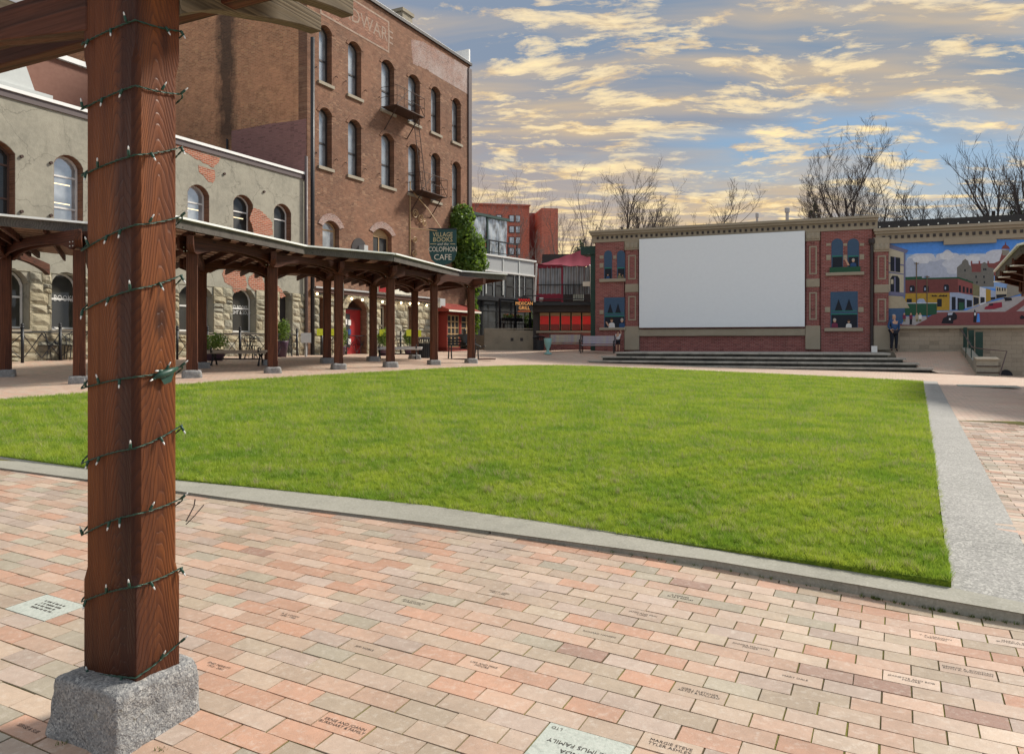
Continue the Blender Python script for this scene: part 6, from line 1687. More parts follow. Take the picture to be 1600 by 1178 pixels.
bust(mw, 951, 436, 9, 'cloth_blue', y=-0.17); bust(mw, 969, 436, 11, 'paint_olive', y=-0.17); bust(mw, 974, 436, 8, 'paint_wood', y=-0.175)
bust(mw, 1333, 418, 15, 'cloth_blue', 'hair_grey', y=-0.17, arm=((-7, 3), (-12, 14)))
bust(mw, 957, 512, 17, 'cloth_white', y=-0.17, arm=((-5, 2), (-9, 9))); bust(mw, 973, 512, 16, 'cloth_blue', 'hair_grey', y=-0.17)
bust(mw, 1304, 512, 16, 'cloth_wine', 'hair_grey', y=-0.17); bust(mw, 1326, 512, 14, 'cloth_white', y=-0.17)
# vent pipes standing on the wall
for px, py0, py1, r_ in ((1183, 345, 333, 0.06), (1230, 343, 325, 0.09)):
    a = FM.xy(mx_(px), 2.5); d = a[1]; zt_ = CZ - (py1 - CY) / F * d
    m_ = MB(); m_.lathe([(r_, -2.5), (r_, 0), (r_ * 1.5, 0.02), (r_ * 1.5, 0.25), (r_, 0.27)], ((px - CX) / F * d, d, zt_ - 0.27), 8); o = m_.build('vent_pipe', 'grey_metal', None); tag(o, 'thin metal vent pipe rising behind the screen wall cornice, ' + ('plain and shorter' if px < 1200 else 'taller with a cap'), 'pipe')
# ------------------------------------------------------------------ lower wing with the street mural
wg = thing('mural_wing', 'lower tan block wall with cornice carrying the painted street scene', 'wall', (*FM.xy(0), 0), FM.a)
X1 = mx_(1600) + 6.0; zt2 = zr(5.57)
MB().box(0.12, X1, 0.05, 0.5, zr(-2.0), zt2 - 0.5).build('wall', 'block_wall_tan', wg)
MB().box(-0.10, X1, -0.34, 0.6, zt2 - 0.13, zt2).build('cornice_top', 'tan_stone', wg)
MB().box(-0.06, X1, -0.24, 0.56, zt2 - 0.26, zt2 - 0.132).build('cornice_step', 'tan_stone', wg)
MB().box(0.0, X1, -0.12, 0.52, zt2 - 0.72, zt2 - 0.262).build('cornice_frieze', 'tan_stone', wg)
n = 44
for k in range(n):
    x = 0.35 + (X1 - 0.5) * k / (n - 1); MB().box(x - 0.06, x + 0.06, -0.17, -0.122, zt2 - 0.50, zt2 - 0.36).build('dentil', 'dark_trim', wg)
mbox('cornice_panel', 'tan_stone', 1474, 1556, 371, 381.5, -0.16, 0.0, wg)
pilaster(1366, 1388, (372, 394), (400, 437), (445, 458), (467, 503), (509, 547), wg, -0.12)
mbox('ledge', 'tan_stone', 1388, 1660, 508.5, 513, -0.16, 0.04, wg)
# the painting: flat fields of paint laid one over the other
ly = [0.046]
def pf(mat, pts, name='painted_shape'):
    ly[0] -= 0.0005
    P = [(mx_(px), mz(px, py)) for px, py in pts]
    A = sum(P[i][0] * P[(i + 1) % len(P)][1] - P[(i + 1) % len(P)][0] * P[i][1] for i in range(len(P)))
    if A < 0: P = P[::-1]
    m_ = MB(); m_.plate(P, ly[0], 0.049); mural_acc.append((mat, m_))
mural_acc = []
def pr_(mat, a, b, c, d): pf(mat, [(a, c), (b, c), (b, d), (a, d)])
Z = lambda x, y: (1380 + x / 6.927, 350 + y / 6.927)
zp = lambda mat, pts: pf(mat, [Z(*p) for p in pts])
pr_('paint_sky', 1388, 1700, 374, 510)
zp('paint_sky_low', [(40, 330), (2200, 300), (2200, 700), (40, 700)])
def cloud(cx, cy, rx, ry, mat, seed):
    r_ = random.Random(seed); pts = []
    for k in range(40):
        a = 6.2832 * k / 40; w_ = 1 + 0.16 * abs(math.sin(a * 3 + seed)) + 0.06 * math.sin(a * 7 + seed); pts.append((cx + rx * w_ * math.cos(a), cy - ry * w_ * math.sin(a)))
    zp(mat, pts)
cloud(430, 420, 170, 95, 'paint_cloud', 1); cloud(330, 500, 150, 110, 'paint_cloud_dark', 2); cloud(700, 400, 120, 100, 'paint_cloud', 3); cloud(620, 500, 210, 100, 'paint_cloud_dark', 4); cloud(820, 440, 150, 100, 'paint_cloud', 5)
cloud(1050, 390, 200, 60, 'paint_cloud', 6); cloud(1260, 340, 140, 60, 'paint_cloud', 7); cloud(420, 385, 90, 40, 'paint_cloud_light', 8); cloud(690, 345, 70, 40, 'paint_cloud_light', 9); cloud(960, 380, 80, 30, 'paint_cloud_light', 10)
# stone mansion with gables and a red tower
zp('paint_roof_red', [(950, 430), (1200, 425), (1260, 400), (1290, 300), (1360, 290), (1400, 560), (950, 560)])
zp('paint_castle', [(800, 470), (850, 430), (860, 400), (890, 378), (920, 400), (930, 440), (960, 465), (960, 520), (1060, 520), (1060, 450), (1080, 420), (1100, 412), (1125, 430), (1140, 470), (1200, 480), (1200, 680), (800, 680)])
zp('paint_castle_light', [(1285, 280), (1370, 280), (1360, 340), (1295, 340)]); zp('paint_roof_red', [(1280, 270), (1300, 235), (1320, 225), (1326, 190), (1334, 225), (1355, 240), (1378, 270)])
for x in (950, 1035, 1130): zp('paint_roof_red', [(x, 400), (x + 16, 400), (x + 16, 440), (x, 440)])
for x, y in ((880, 490), (1000, 560), (1085, 480), (1105, 480), (1085, 560), (1010, 620), (1090, 620), (900, 600)): zp('paint_window_dark', [(x, y), (x + 14, y), (x + 14, y + 24), (x, y + 24)])
# distant green hill, corner block with ochre ground floor
zp('paint_green', [(240, 575), (420, 568), (420, 610), (240, 610)])
zp('paint_brick_red', [(235, 600), (810, 585), (810, 750), (235, 750)]); zp('paint_green', [(235, 590), (810, 575), (810, 592), (235, 606)])
zp('paint_brick_light', [(810, 585), (970, 640), (970, 770), (810, 745)]); zp('paint_green', [(810, 573), (975, 628), (975, 646), (810, 592)])
zp('paint_ochre', [(235, 752), (725, 745), (725, 935), (235, 940)])
for x, y in ((285, 665), (435, 665), (655, 655)): zp('paint_window_dark', [(x, y + 15), (x + 10, y), (x + 45, y), (x + 58, y + 15), (x + 58, y + 72), (x, y + 72)]); zp('paint_shop_blue', [(x + 12, y + 25), (x + 26, y + 25), (x + 26, y + 55), (x + 12, y + 55)])
zp('paint_window_dark', [(585, 810), (635, 810), (635, 895), (585, 895)]); zp('paint_window_dark', [(255, 810), (310, 810), (310, 850), (255, 850)])
zp('paint_shop_blue', [(365, 850), (372, 820), (400, 808), (440, 812), (465, 850), (465, 900), (365, 900)])
for i, x in enumerate((820, 862, 902, 940)): zp('paint_window_dark', [(x, 665 + i * 11), (x + 22, 668 + i * 11), (x + 22, 738 + i * 5), (x, 735 + i * 5)])
zp('paint_shop_blue', [(722, 742), (810, 742), (972, 775), (972, 905), (720, 935)])
zp('paint_window_dark', [(742, 790), (785, 790), (785, 930), (742, 930)]); zp('paint_window_dark', [(805, 800), (885, 812), (885, 920), (805, 932)]); zp('paint_window_dark', [(905, 820), (962, 828), (962, 895), (905, 905)]); zp('paint_green', [(820, 850), (875, 850), (875, 930), (820, 935)])
# the street climbs away past more shops
zp('paint_olive', [(970, 645), (1045, 672), (1045, 780), (970, 775)]); zp('paint_cream', [(972, 775), (1045, 785), (1045, 870), (972, 900)]); zp('paint_window_dark', [(978, 790), (1036, 800), (1036, 862), (978, 885)])
zp('paint_cloud_light', [(1045, 680), (1112, 700), (1112, 860), (1045, 880)]); zp('paint_window_dark', [(1052, 790), (1100, 795), (1100, 845), (1052, 860)])
zp('paint_ochre', [(1112, 700), (1165, 712), (1165, 830), (1112, 850)]); zp('paint_shop_blue', [(1165, 715), (1220, 728), (1220, 815), (1165, 830)]); zp('paint_cream', [(1220, 675), (1340, 700), (1340, 790), (1220, 810)])
for x in (1232, 1256, 1285, 1312): zp('paint_window_dark', [(x, 690), (x + 14, 692), (x + 14, 728), (x, 724)])
zp('paint_window_dark', [(1165, 795), (1215, 790), (1215, 815), (1165, 825)]); zp('paint_window_dark', [(1225, 765), (1335, 760), (1335, 785), (1225, 808)])
zp('paint_castle_light', [(1340, 660), (1420, 640), (1480, 660), (1480, 760), (1340, 800)]); zp('paint_olive', [(1480, 660), (1700, 640), (1700, 760), (1480, 760)])
zp('paint_pavement', [(580, 945), (900, 935), (1100, 860), (1340, 800), (1700, 745), (2200, 700), (2200, 1000), (580, 1000)])
zp('paint_street', [(40, 1105), (40, 1080), (380, 1080), (480, 1010), (590, 958), (1320, 950), (1450, 870), (1580, 770), (1900, 700), (1900, 740), (1640, 800), (1440, 945), (2200, 950), (2200, 1120), (40, 1120)])
zp('paint_pavement', [(200, 1090), (240, 1000), (470, 1000), (480, 1025), (350, 1095)])
zp('paint_green', [(235, 865), (580, 855), (580, 975), (500, 990), (235, 990)]); zp('paint_cloud', [(235, 852), (585, 852), (585, 860), (235, 862)])
for x, t_, b in ((356, 415, 985), (470, 560, 1025)): zp('paint_wood', [(x, t_), (x + 10, t_), (x + 10, b), (x, b)]); zp('paint_wood', [(x - 22, t_ + 8), (x + 32, t_ + 8), (x + 32, t_ + 14), (x - 22, t_ + 14)])
# near corner house with tall paired windows and an awning
zp('paint_cream', [(60, 240), (232, 300), (232, 745), (60, 745)]); zp('paint_lilac', [(222, 300), (240, 300), (240, 760), (222, 760)]); zp('paint_lilac', [(60, 215), (272, 285), (250, 318), (60, 262)])
zp('paint_lilac', [(60, 415), (225, 440), (225, 455), (60, 432)]); zp('paint_lilac', [(60, 515), (225, 540), (225, 552), (60, 532)])
zp('paint_window_dark', [(78, 350), (185, 368), (185, 525), (78, 512)]); zp('paint_lilac', [(122, 355), (134, 358), (134, 520), (122, 518)])
zp('paint_window_dark', [(78, 590), (100, 560), (155, 562), (178, 595), (178, 740), (78, 735)]); zp('paint_cream', [(84, 600), (110, 600), (110, 650), (84, 650)]); zp('paint_lilac', [(120, 575), (134, 575), (134, 735), (120, 735)])
zp('paint_lilac', [(50, 730), (240, 745), (240, 785), (50, 770)]); zp('paint_shade_blue', [(45, 905), (240, 905), (200, 1070), (45, 1075)]); zp('paint_awning', [(48, 775), (215, 785), (285, 910), (48, 915)])
# vehicles and walkers
zp('paint_car_red', [(1095, 915), (1110, 895), (1135, 888), (1150, 862), (1285, 845), (1288, 900), (1200, 922), (1100, 925)]); zp('paint_window_dark', [(1150, 866), (1190, 862), (1190, 882), (1145, 886)])
zp('paint_black', [(1310, 795), (1390, 800), (1395, 828), (1320, 835)])
zp('paint_black', [(630, 1075), (650, 1020), (690, 1000), (700, 960), (770, 955), (800, 990), (795, 1030), (760, 1045), (755, 1080)]); zp('paint_cloud_dark', [(700, 962), (755, 958), (745, 985), (700, 990)]); zp('paint_cloud_light', [(712, 1020), (730, 1020), (730, 1040), (712, 1040)])
zp('paint_black', [(975, 1060), (980, 975), (990, 920), (1005, 960), (1012, 1010), (1005, 1065)]); zp('cloth_white', [(984, 960), (1004, 960), (1004, 990), (984, 990)]); zp('paint_sky', [(1010, 1062), (1020, 970), (1040, 970), (1048, 1062)])
for x, c_ in ((300, 'cloth_wine'), (365, 'paint_awning'), (400, 'cloth_white'), (228, 'cloth_wine')):
    zp(c_, [(x - 18, 985), (x + 18, 985), (x + 16, 1030), (x - 16, 1030)]); zp('paint_black', [(x - 13, 1030), (x + 13, 1030), (x + 12, 1088), (x - 14, 1088)]) if x in (300,) else zp('paint_olive', [(x - 12, 1030), (x + 12, 1030), (x + 12, 1055), (x - 12, 1055)]); zp('skin', [(x - 8, 965), (x + 8, 965), (x + 8, 984), (x - 8, 984)])
zp('paint_black', [(1478, 1010), (1500, 985), (1524, 1000), (1560, 1010), (1530, 1025), (1490, 1030)])
# join the painting by colour
bym = {}
for i, (m1, mb) in enumerate(mural_acc): pass
pm_ = bpy.data.meshes.new('painted_mural'); V, Fs, Mi = [], [], []; names = []
for m1, mb in mural_acc:
    if m1 not in names: names.append(m1)
    b0 = len(V); V += mb.v; Fs += [tuple(b0 + q for q in f) for f in mb.f]; Mi += [names.index(m1)] * len(mb.f)
pm_.from_pydata(V, [], Fs); pm_.update(); [pm_.materials.append(MATS[n_]) for n_ in names]; pm_.polygons.foreach_set('material_index', Mi)
po = bpy.data.objects.new('painted_mural', pm_); link(po); po.parent = wg; po['label'] = 'flat painting of an old town street with clouds and hill mansion'
o_ = lettering('DRUGS LIBRARY', 0.30, 'paint_black', wg, (0, 0, 0), (R(90), 0, 0)) if False else None
m_ = MB()
for k in range(11):
    if k == 4: continue
    px = 1456 + k * 2.2; a = mx_(px); m_.box(a, a + 0.045, ly[0] - 0.002, ly[0], mz(px, 463.6), mz(px, 460.9 + 0.8 * (k % 2)))
m_.build('painted_lettering', 'paint_black', wg)
# white outlet box at the pilaster foot
o = mbox('utility_box', 'flashing', 1361, 1369, 538, 547, -0.45, -0.2, None) if False else None
# string of bulbs on the wing cornice
s2 = thing('string_lights', 'bare bulbs strung along the top of the street mural cornice', 'string lights', (*FM.xy(0, 0.2), zt2), FM.a)
m_ = MB(); pts = []
for k in range(27): x = 0.2 + k * 0.42; pts.append((x, 0.05 * math.sin(k), 0.10 + 0.03 * math.sin(k * 2.3)))
m_.tube(pts, 0.012, 4); m_.build('cord', 'iron_black', s2, recentre=False)
for p in pts: MB().lathe([(0.012, 0), (0.032, 0.02), (0.032, 0.05), (0.01, 0.07)], p, 6).build('bulb', 'clear_bulb', s2)
# dark long roof behind the wing
bb = thing('far_building', 'long low building with dark flat roof edge and red panels behind the mural cornice', 'building', ((1480 - CX) / F * 46, 46, 0), FM.a)
MB().box(-4.8, 6.5, 0, 8, zr(6.9), zr(7.55)).build('roof', 'asphalt_roof', bb); MB().box(-4.6, 6.3, 0.3, 7.8, zr(-1), zr(6.9)).build('wall', 'dark_trim', bb)
for k in range(6): MB().box(-4.3 + k * 1.6, -3.2 + k * 1.6, 0.2, 0.3, zr(6.3), zr(6.75)).build('red_panel', 'brick_red_paint', bb)
# ------------------------------------------------------------------ ramp up to the wing, planter, rail, hatch
# ground ramp between the stage end and the planter
rp_pts = [(17.3, 30.6), (19.2, 30.5), (*FM.xy(mx_(1503), -0.15),), (*FM.xy(mx_(1392), -0.15),)]
zz4 = [zr(-1.19), zr(-1.30), zr(-0.36), zr(-0.36)]
m_ = MB(); nn_ = 12; vs = []
for i in range(nn_ + 1):
    f = i / nn_
    for j in range(5):
        g = j / 4
        L3 = [(17.25, 30.9, -1.19), (16.45, 32.55, -0.80), (*FM.xy(mx_(1397), -0.15), -0.40)]; fi = f * 2.0 if f < 0.5 else 1 + (f - 0.5) * 2.0
        lp = np.array(L3[min(int(fi), 1)]) * (1 - (fi - min(int(fi), 1))) + np.array(L3[min(int(fi), 1) + 1]) * (fi - min(int(fi), 1))
        rpt = np.array([19.2, 30.5, -1.30]) * (1 - f) + np.array([*rp_pts[2], -0.36]) * f
        pp = lp * (1 - g) + rpt * g; vs.append((pp[0], pp[1], zr(pp[2]) + 0.01)); continue
        a = np.array(rp_pts[0]) * (1 - g) + np.array(rp_pts[1]) * g; b = np.array(rp_pts[3]) * (1 - g) + np.array(rp_pts[2]) * g
        p = a * (1 - f) + b * f; z = (zz4[0] * (1 - g) + zz4[1] * g) * (1 - f) + zz4[2] * f; vs.append((*p, z + 0.01 + 0.03 * math.sin(f * 3.1)))
m_.add(vs, [(i * 5 + j, i * 5 + j + 1, (i + 1) * 5 + j + 1, (i + 1) * 5 + j) for i in range(nn_) for j in range(4)])
tag(m_.build('brick_ramp', 'far_paving', recentre=False, smooth=True), kind='structure')
pl = thing('planter', 'grey concrete planter wall with iron bands at the foot of the ramp', 'planter', (18.9, 30.4, T1(18.9, 30.4)), R(35))
q0, q1 = np.array((18.6, 30.6)), np.array(FM.xy(mx_(1500), -0.3))
dv = (q1 - q0) / np.hypot(*(q1 - q0)); nv = np.array([dv[1], -dv[0]])
def strip_box(parent, a, b, w, z0a, z0b, z1a, z1b, mat, name):
    m_ = MB(); m_.hexa([(*a, z0a), (*(a + nv * w), z0a), (*(b + nv * w), z0b), (*b, z0b), (*a, z1a), (*(a + nv * w), z1a), (*(b + nv * w), z1b), (*b, z1b)]); return m_.build(name, mat, parent, world=True, bevel=0.01)
strip_box(pl, q0, q0 + dv * 1.0, 0.75, zr(-1.6), zr(-1.6), zr(-0.62), zr(-0.55), 'kerb_concrete', 'end_block')
strip_box(pl, q0 + dv * 1.01, q1, 0.35, zr(-1.6), zr(-1.6), zr(-0.72), zr(-0.15), 'kerb_concrete', 'ramp_wall')
strip_box(pl, q0 - dv * .06 - nv * .03, q0 + dv * 1.05, 0.82, zr(-0.66), zr(-0.59), zr(-0.60), zr(-0.53), 'tan_stone', 'coping')
m_ = MB(); a = q0 - dv * 0.04
m_.tube([(*(a), zr(-0.9)), (*(a + nv * 0.82), zr(-0.9))], 0.02, 5); m_.tube([(*(a), zr(-1.15)), (*(a + nv * 0.82), zr(-1.15))], 0.02, 5); m_.build('iron_band', 'rust_iron', pl, world=True)
hr = thing('handrail', 'steel pipe handrail climbing beside the ramp from the concrete planter', 'handrail', (18.9, 30.9, zr(-0.5)), 0)
m_ = MB(); H0 = Vector((*(q0 + nv * 0.78 - dv * .1), zr(-1.25))); 
m_.tube([H0, H0 + Vector((0.35, 0.1, 0.95)), Vector((*(q0 + nv * 0.3), zr(-0.22))), Vector((*(q0 + dv * 1.4), zr(-0.15))), Vector((*(q1), zr(0.65)))], 0.028, 6); m_.build('rail', 'lead_pipe', hr, world=True)
for f in (0.3, 0.65): p = q0 + (q1 - q0) * f; m_ = MB(); m_.tube([(*p, zr(-0.6)), (*p, zr(-0.1) + 0.75 * f)], 0.022, 6); m_.build('baluster', 'dark_green', hr, world=True)
gp = thing('gate_panel', 'dark green slatted gate panels stepping down beside the ramp handrail', 'gate', (*FM.xy(mx_(1515), -0.5), zr(-0.4)), FM.a)
for k, (pa, pb, t_) in enumerate(((1502, 1508, 512), (1508.5, 1517, 516), (1517.5, 1529, 519))):
    a, b = mx_(pa), mx_(pb); d = FM.d(pb); x0 = a - mx_(1515)
    ns = 3 + k
    for s in range(ns):
        u0 = x0 + (b - a) * s / ns; u1 = x0 + (b - a) * (s + 0.96) / ns
        m_ = MB(); m_.box(u0, u1, -0.02 - .25 * k, 0.02 - .25 * k, -0.5 - 0.4 * k, mz(pb, t_) - zr(-0.4)); m_.build('slat', 'dark_green', gp)
    m_ = MB(); m_.box(x0, x0 + (b - a), 0.025 - .25 * k, 0.05 - .25 * k, mz(pb, t_) - zr(-0.4) - 0.2, mz(pb, t_) - zr(-0.4) - 0.13); m_.build('rail', 'dark_green', gp)
# drain opening and flat hatch on the right
dx, dd = mx_(1572), FM.d(1572)
m_ = MB(); m_.plate([(dx + 0.27 * math.cos(a), zr(-1.50) + 0.30 * math.sin(a)) for a in np.linspace(0, 3.1416, 10)], 0.0, 0.049); o = m_.build('drain_arch', 'paint_black', wg)
hx, hy = hit(1543, 605, Tf)
m_ = MB(); z = T1(hx, hy); m_.box(-0.75, 0.75, -0.35, 0.35, 0, 0.03); o = m_.build('access_hatch', 'plaque_stone', None); o.location = (hx, hy, z + 0.03); o.rotation_euler = (0, 0, R(-26)); tag(o, 'pale flat access hatch lying in the paving near the planter', 'hatch')
ub = MB().box(-0.13, 0.13, -0.1, 0.1, 0, 0.3).build('utility_box', 'flashing', None); p = FM.xy(mx_(1365), -0.4); ub.location = (*p, zr(-0.41) + 0.15); ub.rotation_euler = (0, 0, FM.a); tag(ub, 'small white utility box on the stage at the drainpipe foot', 'utility box')
# ------------------------------------------------------------------ grey panelled restaurant building
FG = Fac(744, 50.0, 52.0)
gx2 = FG.t
gb = thing('restaurant_building', 'grey panelled building with roof terrace above a black glazed restaurant front', 'building', (*FG.xy(0), 0), FG.a)
def gbox(name, mat, pa, pb, py0, py1, y0, y1=0.0, zref=None, parent=gb, F_=FG, bev=0):
    pm = zref or (pa + pb) / 2
    return MB().box(F_.t(pa), F_.t(pb), y0, y1, F_.z(pm, py1), F_.z(pm, py0)).build(name, mat, parent, bevel=bev)
GW = gx2(834); z_t = FG.z(744, 395); z_b = FG.z(744, 421)
g0 = gx2(700)
MB().box(g0, GW, 0.0, 6, zr(-1), z_t).build('wall', 'pale_metal', gb)
n = 5
for k in range(n):
    a, b = g0 + (GW - g0) * k / n, g0 + (GW - g0) * (k + 1) / n; MB().box(a + 0.04, b - 0.04, -0.05, 0, z_b + 0.06, z_t - 0.12).build('panel', 'grey_metal', gb)
    MB().box(a - 0.05, a + 0.05, -0.09, 0, z_b - 1.55, z_t).build('mullion', 'pale_metal', gb)
MB().box(g0, GW + 0.15, -0.15, 0.1, z_t - 0.1, z_t + 0.02).build('cornice', 'white_paint', gb)
MB().box(g0, GW + 0.1, -0.12, 0.1, z_b - 0.06, z_b + 0.05).build('band', 'white_paint', gb)
zw = z_b - 0.12; zw0 = z_b - 2.0
for k in range(8):
    a, b = g0 + (GW - g0) * k / 8 + 0.12, g0 + (GW - g0) * (k + 1) / 8 - 0.1
    window(gb, a, b, zw0 + 0.3, zw, None, y=-0.06, frame='window_dark', pane='pane_dark', trans=[0.5], cols=1, fw=0.06)
# terrace: railing and weather screens of clear and dark fabric
m_ = MB()
for k in range(8): x = g0 + (GW - 2.0 - g0) * k / 7; m_.box(x - 0.03, x + 0.03, -0.05, 0.02, z_t, z_t + 0.95)
m_.build('terrace_posts', 'iron_black', gb); m_ = MB(); m_.box(g0, GW - 1.9, -0.07, 0.04, z_t + 0.92, z_t + 1.0); m_.box(g0, GW - 1.9, -0.05, 0.02, z_t + 0.15, z_t + 0.2); m_.build('terrace_rail', 'iron_black', gb)
tt = zr(8.6)
for k in range(3):
    a, b = g0 + (GW - 2.3 - g0) * k / 3, g0 + (GW - 2.3 - g0) * (k + 1) / 3
    bm_ = MB(); N = 14
    for i in range(N + 1):
        for j in range(7):
            x = a + 0.1 + (b - a - 0.2) * i / N; z = z_t + (tt - z_t) * j / 6
            bm_.v.append((x, 0.6 + 0.06 * math.sin(i * 1.9 + k) * (1 - j / 6) + 0.05 * math.sin(i * 0.9 + j), z - (0.12 * math.sin(3.14 * i / N) if j == 6 else 0)))
    bm_.f = [(i * 7 + j, (i + 1) * 7 + j, (i + 1) * 7 + j + 1, i * 7 + j + 1) for i in range(N) for j in range(6)]
    bm_.build('weather_screen', 'pane_curtain', gb, smooth=True)
    MB().box(a - 0.05, a + 0.07, 0.5, 0.62, z_t, tt + 0.05).build('screen_post', 'dark_green', gb)
MB().box(g0, GW - 2.2, 0.45, 0.7, tt - 0.05, tt + 0.12).build('screen_beam', 'dark_green', gb)
m_ = MB(); m_.hexa([(g0, 0.5, tt + .1), (GW - 2.2, 0.5, tt + .1), (GW - 2.2, 4, tt + .1), (g0, 4, tt + .1), (g0, 0.5, tt + .14), (GW - 2.2, 0.5, tt + .14), (GW - 2.2, 4, tt + 0.9), (g0, 4, tt + 0.9)]); m_.build('terrace_roof', 'dark_green', gb)
# black front below with pergola frame and planting
fz0 = zr(0.55); fz1 = zw0 + 0.22
MB().box(g0, GW + 1.2, -0.35, -0.1, fz1 - 0.22, fz1 + 0.05).build('shop_fascia', 'iron_black', gb)
MB().box(g0, GW + 0.4, -0.02, 0.02, fz0, fz1 - 0.2).build('dark_interior', 'paint_black', gb)
nW = 6
for k in range(nW):
    a, b = g0 + (GW + 0.4 - g0) * k / nW + 0.03, g0 + (GW + 0.4 - g0) * (k + 1) / nW - 0.03
    window(gb, a, b, fz0, fz1 - 0.24, None, y=-0.12, frame='iron_black', pane='pane_dark', trans=[0.72], cols=1, fw=0.05)
# front terrace in front of it on the concrete wall
MB().box(g0 + 2.0, GW + 0.9, -2.6, -0.4, zr(-1.0), fz0 - 0.02).build('terrace_base', 'ramp_concrete', gb)
m_ = MB(); x0, x1 = g0 + 2.0, GW + 0.9
for z in (fz0 + 0.12, fz0 + 1.0): m_.box(x0, x1, -2.55, -2.50, z, z + 0.05)
k = 0; x = x0
while x < x1: m_.box(x, x + 0.025, -2.54, -2.51, fz0, fz0 + 1.02); x += 0.16
m_.build('terrace_railing', 'iron_black', gb)
m_ = MB()
for x in np.linspace(x0, x1, 6): m_.box(x - 0.05, x + 0.05, -2.6, -2.5, fz0, fz1 - 0.3)
m_.box(x0, x1, -2.6, -2.48, fz1 - 0.36, fz1 - 0.26); m_.build('terrace_frame', 'iron_black', gb)
for k in range(4):
    x = x0 + 0.6 + 1.1 * k; m_ = MB(); m_.box(x, x + 0.7, -2.45, -1.8, fz0 + 0.72, fz0 + 0.76); m_.box(x + 0.3, x + 0.36, -2.2, -2.1, fz0, fz0 + 0.72); o = m_.build('table', 'dark_trim', None, world=False)
    o.matrix_local = wmat(gb) @ Matrix.Translation(o.location); tag(o, ('dark cafe table at the left end of the restaurant terrace', 'dark cafe table second from left behind the terrace railing', 'dark cafe table by the dark upright shrub on the restaurant terrace', 'dark cafe table under the hanging restaurant sign')[k], 'table', 'tables on the restaurant terrace')
fl = thing('window_box', 'planting trough of orange flowers on the restaurant terrace', 'planter', (*FG.xy(x0 + 1.6, -2.3), fz0 + 0.9), FG.a)
MB().box(-0.9, 0.9, -0.15, 0.15, 0, 0.2).build('trough', 'dark_trim', fl)
leafmass('foliage', 'shrub_leaf', fl, [(x, 0, 0.3, 0.3, 0.15, 0.14) for x in (-0.7, -0.3, 0.1, 0.5, 0.8)], 500, 0.05, 4, world=False); leafmass('flowers', 'orange_paint', fl, [(x, 0, 0.38, 0.2, 0.12, 0.1) for x in (-0.6, 0.0, 0.6)], 70, 0.05, 5, world=False)
sh = thing('potted_shrub', 'dark green upright shrub on the restaurant terrace beside the flower trough', 'shrub', (*FG.xy(gx2(786), -2.2), fz0), 0)
leafmass('foliage', 'shrub_leaf', sh, [(0, 0, 0.9, 0.35, 0.35, 0.7), (0.05, 0, 0.5, 0.3, 0.3, 0.4)], 900, 0.06, 6, world=False); MB().lathe([(0.2, 0), (0.26, 0.35), (0.2, 0.36)], (0, 0, 0), 10).build('pot', 'dark_trim', sh)
# hanging restaurant sign
d = 44.0; s = d / F
ms = thing('hanging_sign', 'black hanging sign lettered MEXICAN GRILL in orange with red script above', 'sign', ((819 - CX) / F * d, d, CZ - (488 - CY) / F * d), 0)
m_ = MB(); m_.box(-11 * s, 11 * s, -0.04, 0.04, 0.0, 17 * s); m_.lathe([(0.01, 0), (0.01, 0.01)], (0, 0, 0), 4); m_.build('board', 'iron_black', ms)
MB().plate([(11 * s * 0.95 * math.cos(a), 16 * s + 9 * s * math.sin(a)) for a in np.linspace(0, 3.1416, 12)], -0.04, 0.04).build('crest', 'iron_black', ms)
lettering('MEXICAN', 0.27, 'lit_orange', ms, (0, -0.05, 13.5 * s), (R(90), 0, 0), 'lettering', sx=0.85); lettering('GRILL', 0.28, 'lit_orange', ms, (0, -0.05, 6.5 * s), (R(90), 0, 0), 'lettering', sx=0.9)
MB().box(-10 * s, 10 * s, -0.05, -0.041, 0.5 * s, 2.2 * s).build('underline', 'orange_paint', ms)
m_ = MB(); m_.tube([(-9 * s + 18 * s * k / 20, -0.05, 19 * s + 2.2 * s * math.sin(k * 1.5)) for k in range(21)], 0.035, 5); m_.build('script', 'bright_red', ms)
MB().box(-0.03, 0.9, -0.03, 0.03, 25 * s, 25 * s + 0.06).build('hanger', 'iron_black', ms)
# ------------------------------------------------------------------ tall red block behind
rb_ = thing('apartment_block', 'plain red-brown brick block of flats standing behind the panelled building', 'building', ((780 - CX) / F * 90, 90, 0), R(10))
s = 90 / F
def fbox(name, mat, xa, xb, za, zb, y0, y1, parent=rb_): return MB().box((xa - 780) * s, (xb - 780) * s, y0, y1, CZ - (zb - CY) * s, CZ - (za - CY) * s).build(name, mat, parent)
fbox('wall', 'far_red_brick', 700, 828, 321, 545, 0, 14); fbox('stair_tower', 'far_red_brick', 842, 868, 328, 545, -2, 12); fbox('link_wall', 'brick_red_paint', 826, 844, 327, 545, 2, 12)
fbox('roof_edge', 'far_red_brick', 698, 829, 319.5, 321.5, -0.4, 14.2)
for c, x in enumerate((742, 758, 775, 795, 806)):
    for r_ in range(4):
        if c in (0, 1, 2) and r_ > 3: continue
        f = fbox('window', 'window_dark', x, x + (9 if c < 4 else 7), 336 + r_ * 17, 347 + r_ * 17, -0.12, 0.0)
        MB().box(-3.2 * s, 3.2 * s, -0.03, -0.01, -4.6 * s, 4.6 * s).build('pane', 'pane_curtain', f, recentre=False).location = (0, -0.06, 0)
